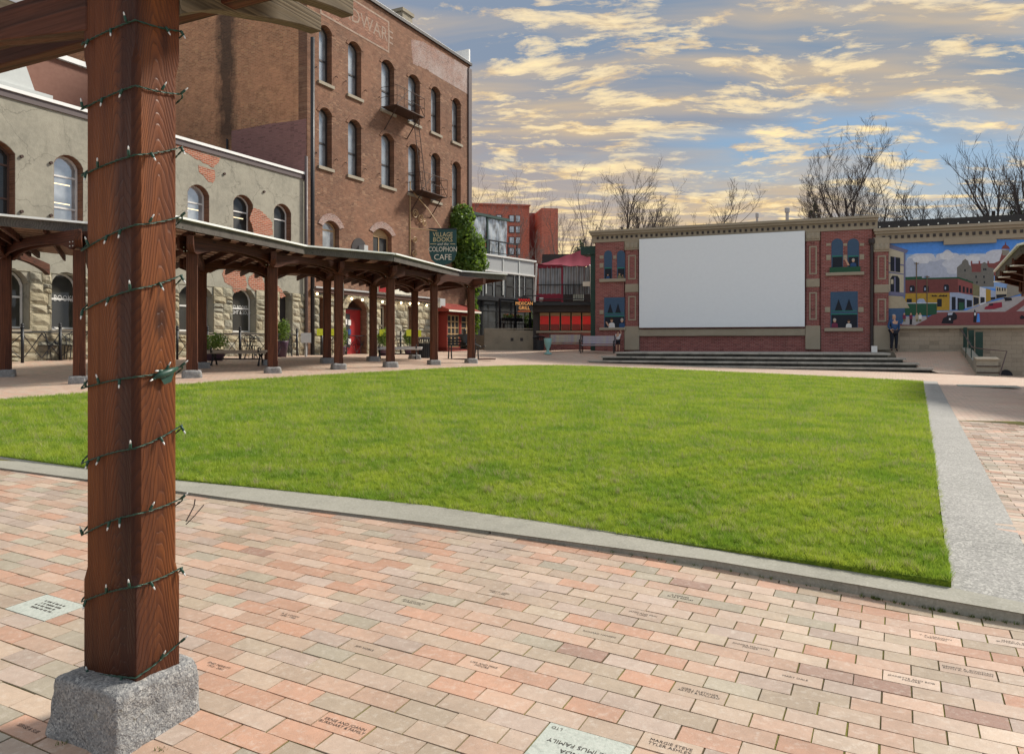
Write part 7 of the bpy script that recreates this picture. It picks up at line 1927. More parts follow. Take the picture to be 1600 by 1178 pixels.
# ------------------------------------------------------------------ pub with maroon awning
FP = Fac(928, 46.0, -6.0)
pb = thing('pub_building', 'two-storey pub with maroon sloping awning over an upper deck and red panels below', 'building', (*FP.xy(0), 0), FP.a)
def pbox(name, mat, pa, pb_, py0, py1, y0, y1=0.0, parent=pb, bev=0): return gbox(name, mat, pa, pb_, py0, py1, y0, y1, None, parent, FP, bev)
pbox('wall', 'mural_brick', 838, 932, 519, 552, 0, 5); pbox('sill', 'tan_stone', 838, 932, 517, 520, -0.2, 0.0)
pbox('lower_wall', 'dark_green', 838, 932, 476, 519, 0.1, 5); pbox('back_wall', 'dark_trim', 842, 932, 388, 478, 3.0, 5)
for k in range(5):
    a = 843.5 + k * 16.6
    fr = pbox('panel_frame', 'ochre_frame', a, a + 14.5, 489, 516, -0.05, 0.1)
    p2 = pbox('red_panel', 'bright_red', a + 0.6, a + 14.0, 494, 515.5, -0.10, -0.05); pbox('dark_lattice', 'brick_red_paint', a + 0.8, a + 13.8, 507, 515, -0.12, -0.10)
pbox('deck', 'iron_black', 832, 931, 474, 478.5, -1.2, 3.0); pbox('deck_soffit', 'dark_trim', 834, 931, 478.5, 488, -0.6, 0.1)
# awning cloth: a slope from the high right corner down to the left
m_ = MB(); A = [(841, 414, -1.3), (923, 385, -1.3)]
xl_, xr_ = FP.t(841), FP.t(923); zl_, zh_ = FP.z(841, 413), FP.z(923, 385); zb1, zb2 = FP.z(870, 420), FP.z(923, 419)
N = 16; vs = []
for i in range(N + 1):
    f = i / N; x = xl_ + (xr_ - xl_) * f; ztop_ = zl_ + (zh_ - zl_) * f; zbot = zl_ - 0.12 + (zb2 - zl_ + .12) * min(1, f * 1.6)
    for j in range(5): g = j / 4; vs.append((x, 0.4 - 1.7 * g, ztop_ + (zbot - ztop_) * g - 0.10 * math.sin(3.14 * g) + 0.02 * math.sin(i * 1.7)))
m_.add(vs, [(i * 5 + j, i * 5 + j + 1, (i + 1) * 5 + j + 1, (i + 1) * 5 + j) for i in range(N) for j in range(4)]); m_.build('awning', 'maroon_cloth', pb, smooth=True)
m_ = MB(); m_.tube([(xl_ - 0.1, 2.6, zl_ + 0.03), (xr_, 2.6, zh_ + 0.03)], 0.05, 5); MB().tube([(xl_, -1.3, zl_ - .1), (xl_ - 0.12, -1.3, FP.z(841, 474))], 0.06, 6).build('awning_pole', 'white_paint', pb); MB().tube([(xr_, -1.3, zb2), (xr_ + 0.05, -1.3, FP.z(923, 474))], 0.06, 6).build('awning_pole', 'white_paint', pb); m_.tube([(xr_ - .05, -1.3, zb2), (xr_ + .1, 2.6, zh_)], 0.05, 6)
m_.build('awning_frame', 'white_paint', pb)
for a, b, c in ((844, 879, 'vinyl_clear'), (881, 921, 'vinyl_clear')):
    bm_ = MB(); xa, xb = FP.t(a), FP.t(b); z0, z1 = FP.z(a, 462), FP.z(a, 420); N = 24
    for i in range(N + 1):
        for j in range(5): bm_.v.append((xa + (xb - xa) * i / N, -1.15 + 0.05 * math.sin(i * 1.3) + 0.03 * math.sin(i * 2.9 + j), z0 + (z1 - z0) * j / 4))
    bm_.f = [(i * 5 + j, (i + 1) * 5 + j, (i + 1) * 5 + j + 1, i * 5 + j + 1) for i in range(N) for j in range(4)]; bm_.build('vinyl_curtain', c, pb, smooth=True)
pbox('maroon_skirt', 'maroon_cloth', 840, 880, 461, 472, -1.18, -1.12); pbox('maroon_post', 'maroon_cloth', 878, 881, 419, 474, -1.2, -1.1); pbox('maroon_valance', 'maroon_cloth', 842, 880, 417, 422, -1.2, -1.14)
m_ = MB()
for z in (448, 470): m_.box(FP.t(842), FP.t(923), -1.28, -1.22, FP.z(880, z), FP.z(880, z) + 0.05)
m_.build('deck_rail', 'iron_black', pb)
m_ = MB(); x = FP.t(881)
while x < FP.t(923): m_.box(x, x + 0.03, -1.27, -1.24, FP.z(880, 470), FP.z(880, 448)); x += 0.14
m_.build('balusters', 'iron_black', pb)
pbox('notice', 'sign_cream', 911, 922, 443, 450, -1.32, -1.29); pbox('lattice_table', 'plaque_stone', 896, 912, 458, 471, -1.0, -0.6); pbox('little_sign', 'letter_white', 845, 851, 467, 471, -1.22, -1.19)
pbox('ramp_side', 'dark_trim', 833, 842, 476, 548, 0.0, 3); pbox('upper_wall', 'dark_green', 850, 925, 394, 400, 3.2, 5) 
sl3 = thing('string_lights', 'warm lit bulbs hung under the maroon awning of the pub deck', 'string lights', (*FP.xy(FP.t(900), 0), FP.z(900, 430)), FP.a)
for px, py in ((868, 422), (884, 422), (885.5, 424), (888, 423), (893, 421.5), (902, 419), (902, 428), (902, 422), (908, 430), (916, 419), (918, 430), (914, 427), (891, 425)):
    MB().lathe([(0.01, 0), (0.06, -0.03), (0.06, -0.09), (0.02, -0.13)], (FP.t(px) - FP.t(900), -0.9, FP.z(900, py) - FP.z(900, 430)), 8).build('bulb', 'warm_bulb', sl3)
m_ = MB(); m_.tube([(FP.t(p) - FP.t(900), -0.9, FP.z(900, q) - FP.z(900, 430)) for p, q in ((864, 420), (884, 421), (902, 418), (918, 418))], 0.012, 4); m_.build('cord', 'iron_black', sl3)
# sloping concrete wall leading up to the restaurant terrace
FW_ = Fac(845, 46.5, 9)
rw = thing('retaining_wall', 'low tan concrete wall in front of the restaurant terrace with two vents', 'wall', (*FW_.xy(0), 0), FW_.a)
a, b = FW_.t(757), 0.0
m_ = MB(); m_.hexa([(a, 0, zr(-.8)), (b, 0, zr(-.8)), (b, 0.3, zr(-.8)), (a, 0.3, zr(-.8)), (a, 0, FW_.z(757, 514)), (b, 0, FW_.z(845, 517)), (b, 0.3, FW_.z(845, 517)), (a, 0.3, FW_.z(757, 514))]); m_.build('wall', 'ramp_concrete', rw)
for px in (800, 815): MB().box(FW_.t(px) - 0.09, FW_.t(px) + 0.09, -0.01, 0.0, FW_.z(px, 533), FW_.z(px, 528)).build('vent', 'dark_trim', rw)
m_ = MB(); m_.box(a, b, 0.05, 0.25, FW_.z(800, 514.5), FW_.z(800, 513.0)); m_.build('coping', 'tan_stone', rw)
# ------------------------------------------------------------------ trees
def bare_tree(name, label, px, d, py_top, spread, seed, py_base=545, lean=0.0, trunk=0.16, levels=4, keep=0.7, mat='bark', upright=0.65, nb=5, forks=None, group='bare winter trees behind the stage wall', wid=1.0):
    r_ = random.Random(seed); x = (px - CX) / F * d; ztop_ = CZ - (py_top - CY) / F * d; zb_ = zr(-1.0)
    H = ztop_ - zb_; t_ = thing(name, label, 'tree', (x, d, zb_), 0, group)
    tk, tw_ = MB(), MB()
    def branch(p, dr, L_, r0, lev, m_):
        n = 5 if lev < 2 else 4; pts = [p]; rs = [r0]; q = p.copy(); dd = dr.copy()
        for i in range(n):
            dd = (dd + Vector((r_.gauss(0, 0.09), r_.gauss(0, 0.09), 0.10 * upright + r_.gauss(0, 0.05)))).normalized(); q = q + dd * (L_ / n); pts.append(q.copy()); rs.append(max(0.008, r0 * (1 - 0.62 * (i + 1) / n)))
        m_.tube(pts, rs, 6 if lev < 2 else 3, cap=False)
        if lev >= levels: return
        k = nb if lev < 3 else nb - 1
        for i in range(k):
            if lev >= 2 and r_.random() > keep: continue
            f = 0.28 + 0.72 * (i + r_.random() * 0.8) / k; f = min(f, 0.98); j = min(int(f * n), n - 1); pp = pts[j].lerp(pts[j + 1], f * n - j); rr = rs[j] * 0.62
            a = r_.uniform(0, 6.283); el = r_.uniform(0.4, 0.78)
            base = (pts[j + 1] - pts[j]).normalized(); o_ = base.orthogonal().normalized(); o2 = base.cross(o_)
            nd = (base * math.cos(el) + (o_ * math.cos(a) + o2 * math.sin(a)) * math.sin(el)); nd.z += 0.25 * upright; nd.normalize()
            branch(pp, nd, L_ * r_.uniform(0.8, 1.1) * (0.68 - 0.34 * f if lev == 0 else 0.55), rr, lev + 1, tw_)
    fk = forks or [(0, 0.0, 1.0)]
    for (fx, ln, hs) in fk:
        branch(Vector((fx * spread * 0.1, 0, 0)), Vector((ln, r_.uniform(-.1, .1), 1)).normalized(), H * 0.74 * hs, trunk * (0.8 if len(fk) > 1 else 1), 0, tk)
    zm = max(p[2] for p in tk.v + tw_.v); s_ = H / zm
    for m_ in (tk, tw_): m_.v = [(a * s_ * wid, b * s_ * wid, c * s_) for a, b, c in m_.v]
    tk.build('trunk', mat, t_, smooth=True); tw_.build('crown', mat, t_)
    return t_
bare_tree('bare_tree', 'large vase-shaped bare tree behind the right tower of the screen wall', 1352, 52, 172, 3, 11, trunk=0.26, levels=5, keep=0.62, forks=[(-2, -0.10, 0.82), (0, 0.0, 1.0), (1.6, 0.13, 0.92), (2.4, 0.27, 0.72)], nb=6)
bare_tree('bare_tree', 'dense many-stemmed bare tree behind the left part of the screen', 1003, 62, 252, 3, 5, trunk=0.34, levels=5, keep=0.6, forks=[(-2, -0.30, 0.7), (-1, -0.12, 0.85), (0, 0.03, 1.0), (1, 0.22, 0.8)], nb=6)
bare_tree('bare_tree', 'low crooked bare tree behind the middle of the screen cornice', 1085, 60, 272, 3, 8, trunk=0.3, levels=5, keep=0.6, forks=[(0, 0.12, 1.0), (1.5, 0.5, 0.62), (2.2, .3, .62)], nb=5)
bare_tree('bare_tree', 'bare tree with a stout pollarded trunk at the far right above the mural', 1556, 50, 205, 3, 21, trunk=0.34, keep=0.8, forks=[(0, -0.06, 0.9), (-0.5, -0.55, 0.85), (0.5, 0.3, 0.95)], nb=6)
bare_tree('bare_tree', 'slender pale bare tree above the pub awning', 893, 70, 255, 3, 33, trunk=0.17, forks=[(-.5, -0.12, 0.85), (0, 0.05, 1.0), (1, 0.22, 0.8)], nb=5, mat='bark_grey')
bare_tree('bare_tree', 'thin pale bare tree in front of the red apartment block', 790, 72, 255, 3, 41, trunk=0.11, forks=[(0, 0.03, 1.0), (0.3, 0.2, .75)], mat='bark_grey')
bare_tree('bare_tree', 'twiggy bare sapling just right of the brick building edge', 742, 75, 262, 3, 43, trunk=0.10, forks=[(0, -0.03, 1.0)], mat='bark_grey')
bare_tree('bare_tree', 'small bare shrubby tree between the red block and the pub', 846, 62, 372, 2, 51, trunk=0.10, nb=5, forks=[(0, 0, 1.0), (-.5, -.3, .8)], mat='bark_grey')
def conifer(label, px, d, py_top, w, seed, broad=False):
    x = (px - CX) / F * d; zt_ = CZ - (py_top - CY) / F * d; zb_ = zr(-1); t_ = thing('conifer_tree', label, 'tree', (x, d, zb_), 0, 'evergreens behind the walls'); H = zt_ - zb_
    MB().tube([(0, 0, 0), (0, 0, H * 0.95)], [0.18, 0.03], 6).build('trunk', 'bark', t_)
    bl_ = []; r_ = random.Random(seed)
    for k in range(26):
        f = (k + 0.5) / 26; rad = w * (1 - f) ** 0.8 + 0.12; a = k * 2.4; bl_.append((math.cos(a) * rad * 0.55, math.sin(a) * rad * 0.55, H * (0.25 + 0.74 * f), rad * 0.55, rad * 0.5, 0.28 + 0.2 * r_.random()))
    leafmass('crown', 'conifer_leaf', t_, bl_, 3500, 0.13, seed, world=False)
conifer('small dark conifer poking above the screen cornice', 1273, 58, 308, 1.5, 3); conifer('dark bushy evergreen behind the left end of the maroon awning', 908, 66, 372, 2.6, 4); conifer('dark evergreen at the far right behind the pale tree', 1590, 56, 308, 2.2, 9)
# ------------------------------------------------------------------ benches, bins, cafe furniture
def at(px, py): return hit(px, py, Tf)
def flat_bench(px, py, rot, label, L_=1.8, slat='bench_slat'):
    x, y = at(px, py); b = thing('park_bench', label, 'bench', (x, y, T1(x, y)), rot)
    for k in range(5): MB().box(-L_ / 2, L_ / 2, -0.22 + k * 0.095, -0.14 + k * 0.095, 0.41, 0.47).build('slat', slat, b, bevel=0.008)
    MB().box(-L_ / 2, L_ / 2, -0.25, -0.225, 0.36, 0.465).build('seat_edge', slat, b, bevel=0.008)
    for s in (-1, 1):
        X = s * (L_ / 2 - 0.22); m_ = MB()
        m_.box(X - 0.03, X + 0.03, -0.25, 0.27, 0.38, 0.43)
        for t_ in (-1, 1): m_.tube([(X, t_ * 0.26, 0), (X, t_ * 0.20, 0.12), (X, t_ * 0.10, 0.27), (X, t_ * 0.21, 0.42)], [0.04, 0.028, 0.028, 0.04], 6)
        m_.tube([(X, -0.13, 0.25), (X, 0, 0.32), (X, 0.13, 0.25)], 0.024, 6); m_.build('leg', 'iron_black', b)
        MB().tube([(X, -0.27, 0.42), (X, -0.30, 0.50), (X, -0.22, 0.54)], 0.025, 6).build('scroll_arm', 'iron_black', b)
    MB().tube([(-L_ / 2 + 0.22, 0, 0.2), (L_ / 2 - 0.22, 0, 0.2)], 0.02, 5).build('stretcher', 'iron_black', b)
    return b
flat_bench(371, 571, R(3), 'long backless slatted bench on black iron legs between the pergola posts, nearest the stucco building', 1.85)
flat_bench(622, 561, R(5), 'pale backless slatted bench under the pergola beside the black litter bin', 1.85, 'flashing')
def back_bench(px, py, rot, label, mat, L_=1.9):
    x, y = at(px, py); b = thing('park_bench', label, 'bench', (x, y, T1(x, y)), rot)
    for k in range(5): MB().box(-L_ / 2, L_ / 2, -0.26 + k * 0.10, -0.175 + k * 0.10, 0.42 - 0.01 * k, 0.455 - 0.01 * k).build('seat_slat', mat, b)
    for k in range(5): MB().box(-L_ / 2, L_ / 2, 0.26 + k * 0.022, 0.29 + k * 0.022, 0.50 + k * 0.085, 0.578 + k * 0.085).build('back_slat', mat, b)
    for s in (-1, 1):
        X = s * (L_ / 2 - 0.04); m_ = MB(); m_.tube([(X, -0.30, 0), (X, -0.26, 0.4), (X, -0.30, 0.62), (X, 0.0, 0.66), (X, 0.28, 0.62)], 0.03, 6); m_.tube([(X, 0.38, 0), (X, 0.25, 0.4), (X, 0.36, 0.95)], 0.03, 6); m_.tube([(X, -0.27, 0.40), (X, 0.26, 0.40)], 0.03, 6)
        m_.build('end_frame', 'iron_black', b)
    return b
back_bench(882, 549, R(-12), 'olive and purple slatted bench with a back, left of two below the pub', 'bench_olive', 1.8)
back_bench(934, 552, R(-14), 'blue-purple slatted bench with a back, next to the screen wall', 'bench_purple', 1.8)
def bin_(px, py, h, label, w=0.30):
    x, y = at(px, py); b = thing('litter_bin', label, 'bin', (x, y, T1(x, y)), 0)
    MB().lathe([(w * 0.8, 0), (w * 0.85, 0.04), (w * 0.92, h * 0.72)], (0, 0, 0), 20).build('drum', 'bin_black', b, smooth=False)
    m_ = MB()
    for k in range(20):
        a = 6.283 * k / 20; c, s = math.cos(a), math.sin(a); m_.tube([(c * w * 0.88, s * w * 0.88, 0.05), (c * w * 0.98, s * w * 0.98, h * 0.78), (c * w * 1.14, s * w * 1.14, h * 0.92)], 0.018, 4)
    m_.build('slats', 'iron_black', b); MB().lathe([(w * 1.12, 0), (w * 1.18, 0.03), (w * 0.7, 0.09), (w * 0.5, 0.10)], (0, 0, h * 0.92), 20).build('lid', 'iron_black', b)
    return b
bin_(664, 559.5, 0.88, 'black slatted litter bin with flared rim behind the pergola posts'); bin_(842, 547.5, 0.84, 'dark litter bin left of the teal urn in front of the pub', 0.32)
x, y = at(856, 553.5); ur = thing('drinking_fountain', 'pale teal pedestal drinking fountain like a slim urn beside the dark bin', 'fountain', (x, y, T1(x, y)), 0)
MB().lathe([(0.22, 0), (0.20, 0.05), (0.08, 0.12), (0.07, 0.25), (0.14, 0.40), (0.19, 0.60), (0.21, 0.82), (0.19, 0.84), (0.15, 0.80)], (0, 0, 0), 20).build('pedestal', 'teal_paint', ur, smooth=True); MB().lathe([(0.15, 0.79), (0.17, 0.86), (0.10, 0.88)], (0, 0, 0), 14).build('bowl', 'brown_frame', ur)
# iron railing of the pavement cafes: posts with finials and looping rails
def railing(pts, label):
    P = [at(px, py) for px, py in pts]; r0 = P[0]; t_ = thing('cafe_railing', label, 'railing', (r0[0], r0[1], T1(*r0)), 0, 'iron railings in front of the shops')
    for x, y in P:
        z = T1(x, y); m_ = MB(); m_.tube([(x, y, z), (x, y, z + 1.0)], 0.045, 8); m_.lathe([(0.06, 0), (0.06, 0.03), (0.03, 0.05), (0.055, 0.09), (0.03, 0.13), (0.005, 0.15)], (x, y, z + 1.0), 8); m_.build('post', 'iron_black', t_, world=True, smooth=True)
    for a, b in zip(P[:-1], P[1:]):
        za, zb_ = T1(*a), T1(*b); m_ = MB(); m_.tube([(*a, za + 0.88), (*b, zb_ + 0.88)], 0.022, 5); m_.build('rail', 'iron_black', t_, world=True)
        A, B = Vector((*a, za)), Vector((*b, zb_)); m_ = MB(); n = max(2, int((B - A).length / 0.9))
        for k in range(n):
            p, q = A.lerp(B, k / n), A.lerp(B, (k + 1) / n); c = p.lerp(q, .5)
            m_.tube([p + Vector((0, 0, 0.84)), c + Vector((0, 0, 0.45)), p + Vector((0, 0, 0.1))], 0.014, 4); m_.tube([q + Vector((0, 0, 0.84)), c + Vector((0, 0, 0.45)), q + Vector((0, 0, 0.1))], 0.014, 4)
        m_.build('scrollwork', 'iron_black', t_, world=True)
railing([(-60, 570), (35, 567), (94, 563), (180, 562)], 'black iron cafe railing with ball-topped posts along the stucco building, left of the nearest post')
railing([(277, 562), (324, 562), (375, 561), (423, 560), (464, 556)], 'black iron cafe railing with scrolled loops in front of the stone piers')
railing([(503, 555), (541, 554), (573, 553), (612, 553), (626, 552.5)], 'black iron railing round the tables of the corner cafe')
# chairs and tables
def iron_chair(px, py, rot, label, group):
    x, y = at(px, py); c = thing('cafe_chair', label, 'chair', (x, y, T1(x, y)), rot, group)
    MB().lathe([(0.20, 0), (0.21, 0.02), (0.0, 0.025)], (0, 0, 0.44), 12).build('seat', 'iron_black', c)
    m_ = MB(); m_.tube([(-0.20, 0.16, 0.45), (-0.22, 0.22, 0.75), (0, 0.26, 0.88), (0.22, 0.22, 0.75), (0.20, 0.16, 0.45)], 0.015, 5)
    for k in range(3): m_.tube([(-0.1 + 0.1 * k, 0.18, 0.45), (-0.1 + 0.1 * k, 0.25, 0.84)], 0.010, 4)
    m_.build('backrest', 'iron_black', c)
    for sx_ in (-1, 1):
        for sy_ in (-1, 1): MB().tube([(sx_ * 0.16, sy_ * 0.15, 0.44), (sx_ * 0.21, sy_ * 0.20, 0)], 0.014, 4).build('leg', 'iron_black', c)
    return c
def cafe_table(px, py, label, group, h=0.72):
    x, y = at(px, py); c = thing('cafe_table', label, 'table', (x, y, T1(x, y)), 0, group)
    MB().lathe([(0.36, 0), (0.37, 0.02), (0.0, 0.025)], (0, 0, h), 18).build('table_top', 'iron_black', c); m_ = MB()
    for k in range(3): a = k * 2.09; m_.tube([(0, 0, h), (0.04 * math.cos(a), 0.04 * math.sin(a), 0.35), (0.28 * math.cos(a), 0.28 * math.sin(a), 0)], 0.014, 4)
    m_.build('legs', 'iron_black', c)
G = 'iron chairs outside the shops'
for i, (px, py, r_, l) in enumerate(((68, 563, 0.5, 'black iron chair leaning in a heap under the arched bookshop window'), (76, 562, 1.1, 'black iron chair crowded against the heap beside the stone pier'), (84, 563, 2.2, 'black iron chair at the right of the heap by the arched window'), (104, 562, -0.5, 'wire-backed iron chair just left of the nearest post'), (118, 563, 0.8, 'wire-backed iron chair half hidden by the slender pergola post'))): iron_chair(px, py, r_, l, G)
cafe_table(112, 560, 'small round iron table left of the nearest post', 'iron tables outside the shops')
for i, (px, py, r_) in enumerate(((386, 560, 0.3), (396, 560, 2.8), (446, 557, 0.6), (455, 556.5, 2.6), (549, 553, 0.4), (562, 553, 2.7))):
    iron_chair(px, py, r_, ('black iron chair by the railing before the stone piers, ' + ('left one', 'right one')[i % 2] if i < 2 else 'black iron chair beside the recessed dark doorway, ' + ('left one', 'right one')[i % 2] if i < 4 else 'black iron chair before the red cafe door, ' + ('left one', 'right one')[i % 2]), G)
cafe_table(391, 559.5, 'round iron table by the railing before the stone piers', 'iron tables outside the shops'); cafe_table(556, 552.5, 'round iron table before the red cafe door', 'iron tables outside the shops')
cv = [at(72, 561)]; x, y = cv[0]; tp_ = thing('furniture_cover', 'black crumpled cover thrown over stacked chairs beneath the bookshop window', 'cover', (x, y, T1(x, y)), 0)
rough_block(tp_, [(x - .55, y - .35), (x + .5, y - .35), (x + .45, y + .35), (x - .5, y + .3)], T1(x, y) + 0.42, T1(x, y) + 1.02, 0.45, 'cover', 'iron_black', 8, 0.05)
# purple pots with shrubs
def pot(px, py, label, r_=0.26, hp=0.42, seed=1, hs_=0.55, ws=0.45):
    x, y = at(px, py); t_ = thing('potted_shrub', label, 'potted plant', (x, y, T1(x, y)), 0, 'purple pots of shrubs before the shops')
    MB().lathe([(r_ * 0.7, 0), (r_, hp * 0.9), (r_ * 1.08, hp), (r_ * 0.95, hp)], (0, 0, 0), 16).build('pot', 'pot_purple', t_, smooth=True)
    leafmass('foliage', 'shrub_leaf', t_, [(0, 0, hp + hs_ * 0.5, ws, ws, hs_ * 0.55), (0.12, 0, hp + hs_ * 0.75, ws * 0.6, ws * .6, hs_ * 0.4), (-0.15, 0.05, hp + hs_ * .5, ws * .7, ws * .6, hs_ * .4)], 900, 0.045, seed, world=False)
pot(334, 563, 'wide spreading shrub in a low purple pot behind the nearer bench', 0.40, 0.35, 1, 0.5, 0.55); pot(440, 558, 'upright green shrub in a tall purple pot beside a pergola post', 0.25, 0.62, 2, 0.75, 0.33)
pot(600, 556, 'grassy shrub in a purple pot left of the pale bench', 0.3, 0.42, 3, 0.8, 0.3); pot(640, 554, 'grassy shrub in a purple pot right of the pale bench', 0.3, 0.42, 4, 0.8, 0.3); pot(698, 548, 'low spiky plant in a wide purple pot before the red shop front', 0.36, 0.5, 5, 0.45, 0.5); pot(532, 555, 'leafy shrub in a purple pot left of the red cafe door', 0.25, 0.4, 7, 0.8, 0.3)
# neon yellow notices
for px, py, l in ((500.5, 519, 'bright yellow notice board on the railing left of the pergola post pair'), (519, 519, 'bright yellow notice board between two close pergola posts'), (598, 520, 'bright yellow notice board above the grassy pot left of the bench'), (640, 520, 'bright yellow notice board above the grassy pot right of the bench'), (654, 521, 'sliver of a bright yellow notice board right of the pergola post')):
    d = 35.5 if px < 560 else 37; m_ = MB().box(-0.12 if px > 650 else -0.15, 0.12 if px > 650 else 0.15, -0.015, 0.015, -0.15, 0.15); o = m_.build('notice_board', 'neon_yellow', None); p = W(px, py, d - 2.2); o.location = p; o.rotation_euler = (0, 0, R(20)); tag(o, l, 'notice', 'yellow notices along the cafe railing')
    q = MB().tube([(p.x, p.y + 0.02, T1(p.x, p.y)), (p.x, p.y + 0.02, p.z)], 0.015, 5).build('stake', 'iron_black', o, world=False, recentre=False); q.matrix_local = (Matrix.Translation(p) @ Matrix.Rotation(R(20), 4, 'Z')).inverted()
x, y = at(478, 557); t_ = thing('service_meter', 'small white and grey utility meter at the foot of the corner downpipes', 'meter', (x, y, T1(x, y) + 0.55), 0.3); MB().box(-0.2, 0.2, -0.1, 0.1, 0, 0.4).build('case', 'flashing', t_); MB().tube([(0, 0, -0.55), (0, 0, 0)], 0.05, 6).build('pipe', 'grey_metal', t_)
x, y = at(762, 545); t_ = thing('gas_cylinder', 'dark upright gas cylinder at the left end of the tan retaining wall', 'cylinder', (x, y, T1(x, y)), 0); MB().lathe([(0.35, 0), (0.38, 0.1), (0.38, 0.75), (0.28, 0.95), (0.12, 1.05)], (0, 0, 0), 16).build('tank', 'bin_black', t_, smooth=True); MB().lathe([(0.14, 0), (0.14, 0.15)], (0, 0, 1.02), 10).build('valve_collar', 'grey_metal', t_)
# ------------------------------------------------------------------ people
def skin_mesh(name, verts, edges, radii, mat, parent, root=0, sub=2):
    me = bpy.data.meshes.new(name); me.from_pydata([Vector(v) for v in verts], edges, []); me.update(); o = bpy.data.objects.new(name, me); link(o)
    md = o.modifiers.new('skin', 'SKIN'); md.use_smooth_shade = True
    for i, r_ in enumerate(radii):
        rr = r_ if hasattr(r_, '__len__') else (r_, r_); me.skin_vertices[0].data[i].radius = rr; me.skin_vertices[0].data[i].use_root = (i == root)
    s = o.modifiers.new('sub', 'SUBSURF'); s.levels = sub; s.render_levels = sub
    dg = bpy.context.evaluated_depsgraph_get(); m2 = bpy.data.meshes.new_from_object(o.evaluated_get(dg)); bpy.data.objects.remove(o); bpy.data.meshes.remove(me)
    m2.materials.clear(); m2.materials.append(MATS[mat]); m2.name = name
    for p in m2.polygons: p.use_smooth = True
    o = bpy.data.objects.new(name, m2); link(o); o.parent = parent; return o
def figure(parent, J, top_mat, leg_mat, skin='skin', hair='hair_grey', shoe_='shoe', sleeve=True, shorts=False, hairlong=0.0):
    """J: joints of the figure in metres. Body, clothes over it."""
    names = ['pelvis', 'waist', 'chest', 'neck', 'head', 'crown', 'lsh', 'lel', 'lwr', 'lha', 'rsh', 'rel', 'rwr', 'rha', 'lhip', 'lkn', 'lan', 'lto', 'rhip', 'rkn', 'ran', 'rto']
    V = [J[n] for n in names]; ix = {n: i for i, n in enumerate(names)}
    E_ = [('pelvis', 'waist'), ('waist', 'chest'), ('chest', 'neck'), ('neck', 'head'), ('head', 'crown'), ('chest', 'lsh'), ('lsh', 'lel'), ('lel', 'lwr'), ('lwr', 'lha'), ('chest', 'rsh'), ('rsh', 'rel'), ('rel', 'rwr'), ('rwr', 'rha'), ('pelvis', 'lhip'), ('lhip', 'lkn'), ('lkn', 'lan'), ('lan', 'lto'), ('pelvis', 'rhip'), ('rhip', 'rkn'), ('rkn', 'ran'), ('ran', 'rto')]
    k = J['k']
    Rr = {'pelvis': (.13, .11), 'waist': (.125, .10), 'chest': (.155, .11), 'neck': .052, 'head': (.085, .095), 'crown': (.065, .075), 'lsh': .055, 'lel': .042, 'lwr': .030, 'lha': (.04, .02), 'rsh': .055, 'rel': .042, 'rwr': .030, 'rha': (.04, .02), 'lhip': .09, 'lkn': .06, 'lan': .04, 'lto': .032, 'rhip': .09, 'rkn': .06, 'ran': .04, 'rto': .032}
    sc = lambda r_, f=1.0: tuple(x * k * f for x in (r_ if hasattr(r_, '__len__') else (r_, r_)))
    body = skin_mesh('body', V, [(ix[a], ix[b]) for a, b in E_], [sc(Rr[n]) for n in names], skin, parent)
    def cloth(nm, keep, mat, f, edges=None, trim={}):
        vs = [J[n] if n not in trim else tuple(np.array(J[trim[n][0]]) * (1 - trim[n][1]) + np.array(J[n]) * trim[n][1]) for n in keep]; ii = {n: i for i, n in enumerate(keep)}
        es = [(ii[a], ii[b]) for a, b in E_ if a in ii and b in ii]
        return skin_mesh(nm, vs, es, [sc(Rr[n], f) for n in keep], mat, parent)
    cloth('top', ['pelvis', 'waist', 'chest', 'neck', 'lsh', 'lel', 'lwr', 'rsh', 'rel', 'rwr'] if sleeve else ['pelvis', 'waist', 'chest', 'lsh', 'rsh', 'lel', 'rel'], top_mat, 1.22, trim={'neck': ('chest', 0.85), 'lwr': ('lel', 0.9), 'rwr': ('rel', 0.9)} if sleeve else {'lel': ('lsh', .6), 'rel': ('rsh', .6)})
    cloth('trousers', ['pelvis', 'lhip', 'lkn', 'lan', 'rhip', 'rkn', 'ran'] if not shorts else ['pelvis', 'lhip', 'lkn', 'rhip', 'rkn'], leg_mat, 1.25, trim={'lan': ('lkn', 0.95), 'ran': ('rkn', 0.95)} if not shorts else {'lkn': ('lhip', .9), 'rkn': ('rhip', .9)})
    for s in 'lr': skin_mesh('shoe', [J[s + 'an'], tuple(np.array(J[s + 'an']) * .4 + np.array(J[s + 'to']) * .6), J[s + 'to']], [(0, 1), (1, 2)], [sc(.05), sc(.048), sc(.042)], shoe_, parent, sub=1)
    h = np.array(J['head']); c_ = np.array(J['crown']); fwd = np.array(J.get('fwd', (0, -1, 0))); up = (c_ - h) / np.linalg.norm(c_ - h)
    b0 = h - fwd * .03 * k + up * .03 * k
    skin_mesh('hair', [tuple(b0), tuple(c_ - fwd * .015 * k + up * .02 * k)], [(0, 1)], [sc((.092, .092)), sc((.075, .08))], hair, parent, sub=2)
    m_ = MB(); n0 = h + fwd * .088 * k; sd = np.cross(up, fwd)
    m_.add([tuple(n0 + up * .02 * k), tuple(n0 - up * .02 * k + sd * .013 * k), tuple(n0 - up * .02 * k - sd * .013 * k), tuple(n0 + fwd * .025 * k - up * .012 * k)], [(0, 1, 3), (0, 3, 2), (1, 2, 3)]); m_.build('nose', skin, parent)
    for s in (-1, 1): p = h + fwd * .086 * k + up * .025 * k + sd * s * .032 * k; m_ = MB(); m_.lathe([(.008 * k, 0), (.011 * k, .006 * k), (.004 * k, .012 * k)], tuple(p), 8); m_.build('eye', 'hair_dark', parent)
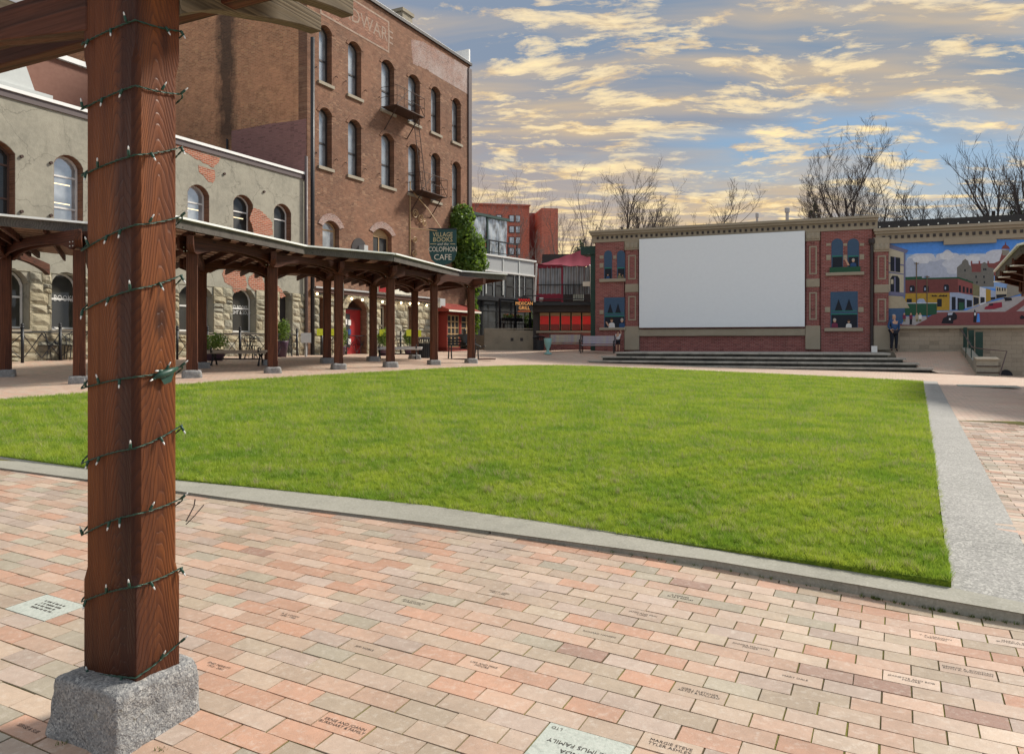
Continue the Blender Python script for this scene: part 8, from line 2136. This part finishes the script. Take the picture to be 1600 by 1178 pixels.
    # hands with separate fingers
    for s in 'lr':
        w0, h0 = np.array(J[s + 'wr']), np.array(J[s + 'ha']); d_ = (h0 - w0) / max(1e-6, np.linalg.norm(h0 - w0)); a_ = np.cross(d_, (0.3, 0.8, 0.1)); a_ /= np.linalg.norm(a_); m_ = MB()
        for q in range(4):
            o_ = a_ * (q - 1.5) * .019 * k; L_ = (.065, .075, .07, .055)[q] * k; p0 = h0 + o_ - d_ * .01 * k; m_.tube([tuple(p0), tuple(p0 + d_ * L_ * .55), tuple(p0 + d_ * L_ * .9 + np.array((0, -.012, -.012)) * k)], [.010 * k, .009 * k, .006 * k], 5)
        p0 = w0 + (h0 - w0) * .6 + a_ * .03 * k; m_.tube([tuple(p0), tuple(p0 + a_ * .03 * k + d_ * .03 * k), tuple(p0 + a_ * .035 * k + d_ * .055 * k)], [.012 * k, .010 * k, .007 * k], 5)
        m_.build('fingers', skin, parent, smooth=True)
# the man in a blue jumper in front of the mural
def stand(k=1.0, **o):
    J = dict(pelvis=(0, 0, .95), waist=(0, 0, 1.08), chest=(0, 0, 1.30), neck=(0, -.005, 1.47), head=(0, -.02, 1.58), crown=(0, -.01, 1.69), lsh=(.19, 0, 1.40), lel=(.25, .02, 1.13), lwr=(.22, -.10, .92), lha=(.20, -.14, .84), rsh=(-.19, 0, 1.40), rel=(-.25, .02, 1.13), rwr=(-.24, -.05, .88), rha=(-.24, -.07, .80), lhip=(.10, 0, .90), lkn=(.11, -.02, .49), lan=(.12, .02, .08), lto=(.13, -.14, .035), rhip=(-.10, 0, .90), rkn=(-.11, -.02, .49), ran=(-.12, .02, .08), rto=(-.14, -.14, .035))
    J.update(o); J = {n: (tuple(np.array(v) * k) if n != 'fwd' else v) for n, v in J.items()}; J['k'] = k; return J
p = FM.xy(mx_(1395), -0.55); mn = thing('person', 'man in a blue jumper and dark trousers standing against the street mural, looking up left', 'person', (*p, zr(-0.37)), FM.a + 0.5)
figure(mn, stand(1.04, rel=(-.26, .03, 1.14), rwr=(-.20, -.10, .97), rha=(-.16, -.13, .91), lel=(.27, .04, 1.14), lwr=(.20, -.06, .96), lha=(.16, -.10, .90)), 'cloth_blue', 'cloth_navy', hair='hair_grey')
p = FM.xy(mx_(969), -0.5); ch = thing('person', 'child in white shirt and dark shorts reaching up to a window ledge', 'person', (*p, zr(-0.44)), FM.a + 3.0)
figure(ch, stand(0.66, rel=(-.22, -.12, 1.52), rwr=(-.18, -.16, 1.72), rha=(-.17, -.17, 1.80), lel=(.24, -.10, 1.22), lwr=(.16, -.22, 1.35), lha=(.14, -.25, 1.42)), 'cloth_white', 'cloth_navy', hair='hair_dark', sleeve=False, shorts=True)
# bronze statue seated on an iron bench
x, y = at(726, 562); sb_ = thing('statue_bench', 'dark iron bench that the bronze figure sits on, on a low base', 'bench', (x, y, T1(x, y)), R(20))
MB().box(-1.3, 1.3, -0.45, 0.4, 0, 0.05).build('base', 'brown_frame', sb_)
for k in range(4): MB().box(-0.7, 0.6, -0.2 + k * 0.11, -0.11 + k * 0.11, 0.46, 0.50).build('seat_slat', 'iron_black', sb_)
for k in range(3): MB().box(-0.7, 0.6, 0.24, 0.27, 0.60 + k * 0.12, 0.68 + k * 0.12).build('back_slat', 'iron_black', sb_)
for s in (-0.66, 0.56): m_ = MB(); m_.tube([(s, -0.25, 0.05), (s, -0.18, 0.3), (s, -0.2, 0.66), (s, 0.2, 0.7)], 0.03, 6); m_.tube([(s, 0.3, 0.05), (s, 0.2, 0.45), (s, 0.28, 0.98)], 0.03, 6); m_.build('end_frame', 'iron_black', sb_)
stt = thing('statue', 'dark bronze statue of a seated man with crossed legs, one arm along the bench back', 'statue', (x, y, T1(x, y) + 0.05), R(20))
Js = dict(pelvis=(0.05, .08, .56), waist=(0.05, .14, .70), chest=(0.04, .16, .93), neck=(0.04, .13, 1.10), head=(0.04, .10, 1.21), crown=(0.04, .11, 1.32), lsh=(.23, .15, 1.03), lel=(.30, .0, .80), lwr=(.22, -.18, .70), lha=(.18, -.25, .68), rsh=(-.15, .16, 1.03), rel=(-.42, .20, .98), rwr=(-.66, .14, 1.0), rha=(-.74, .12, 1.0),
          lhip=(.14, .02, .55), lkn=(.30, -.42, .62), lan=(.62, -.50, .48), lto=(.78, -.56, .56), rhip=(-.03, .02, .55), rkn=(.05, -.44, .52), ran=(.06, -.42, .08), rto=(.08, -.58, .04)); Js['k'] = 1.0
figure(stt, Js, 'bronze', 'bronze', skin='bronze', hair='bronze', shoe_='bronze')
# a heap of folded wood at the right end of the statue base, brochure holder by the posts
x, y = at(513, 566); t_ = thing('leaflet_box', 'small pale leaflet box fixed between the two close pergola posts', 'box', (x, y, CZ), 0.2); p = W(517.5, 452, 24.0); MB().box(p.x - x - .08, p.x - x + .08, p.y - y - .05, p.y - y + .05, p.z - CZ - .25, p.z - CZ + .2).build('case', 'pale_metal', t_);
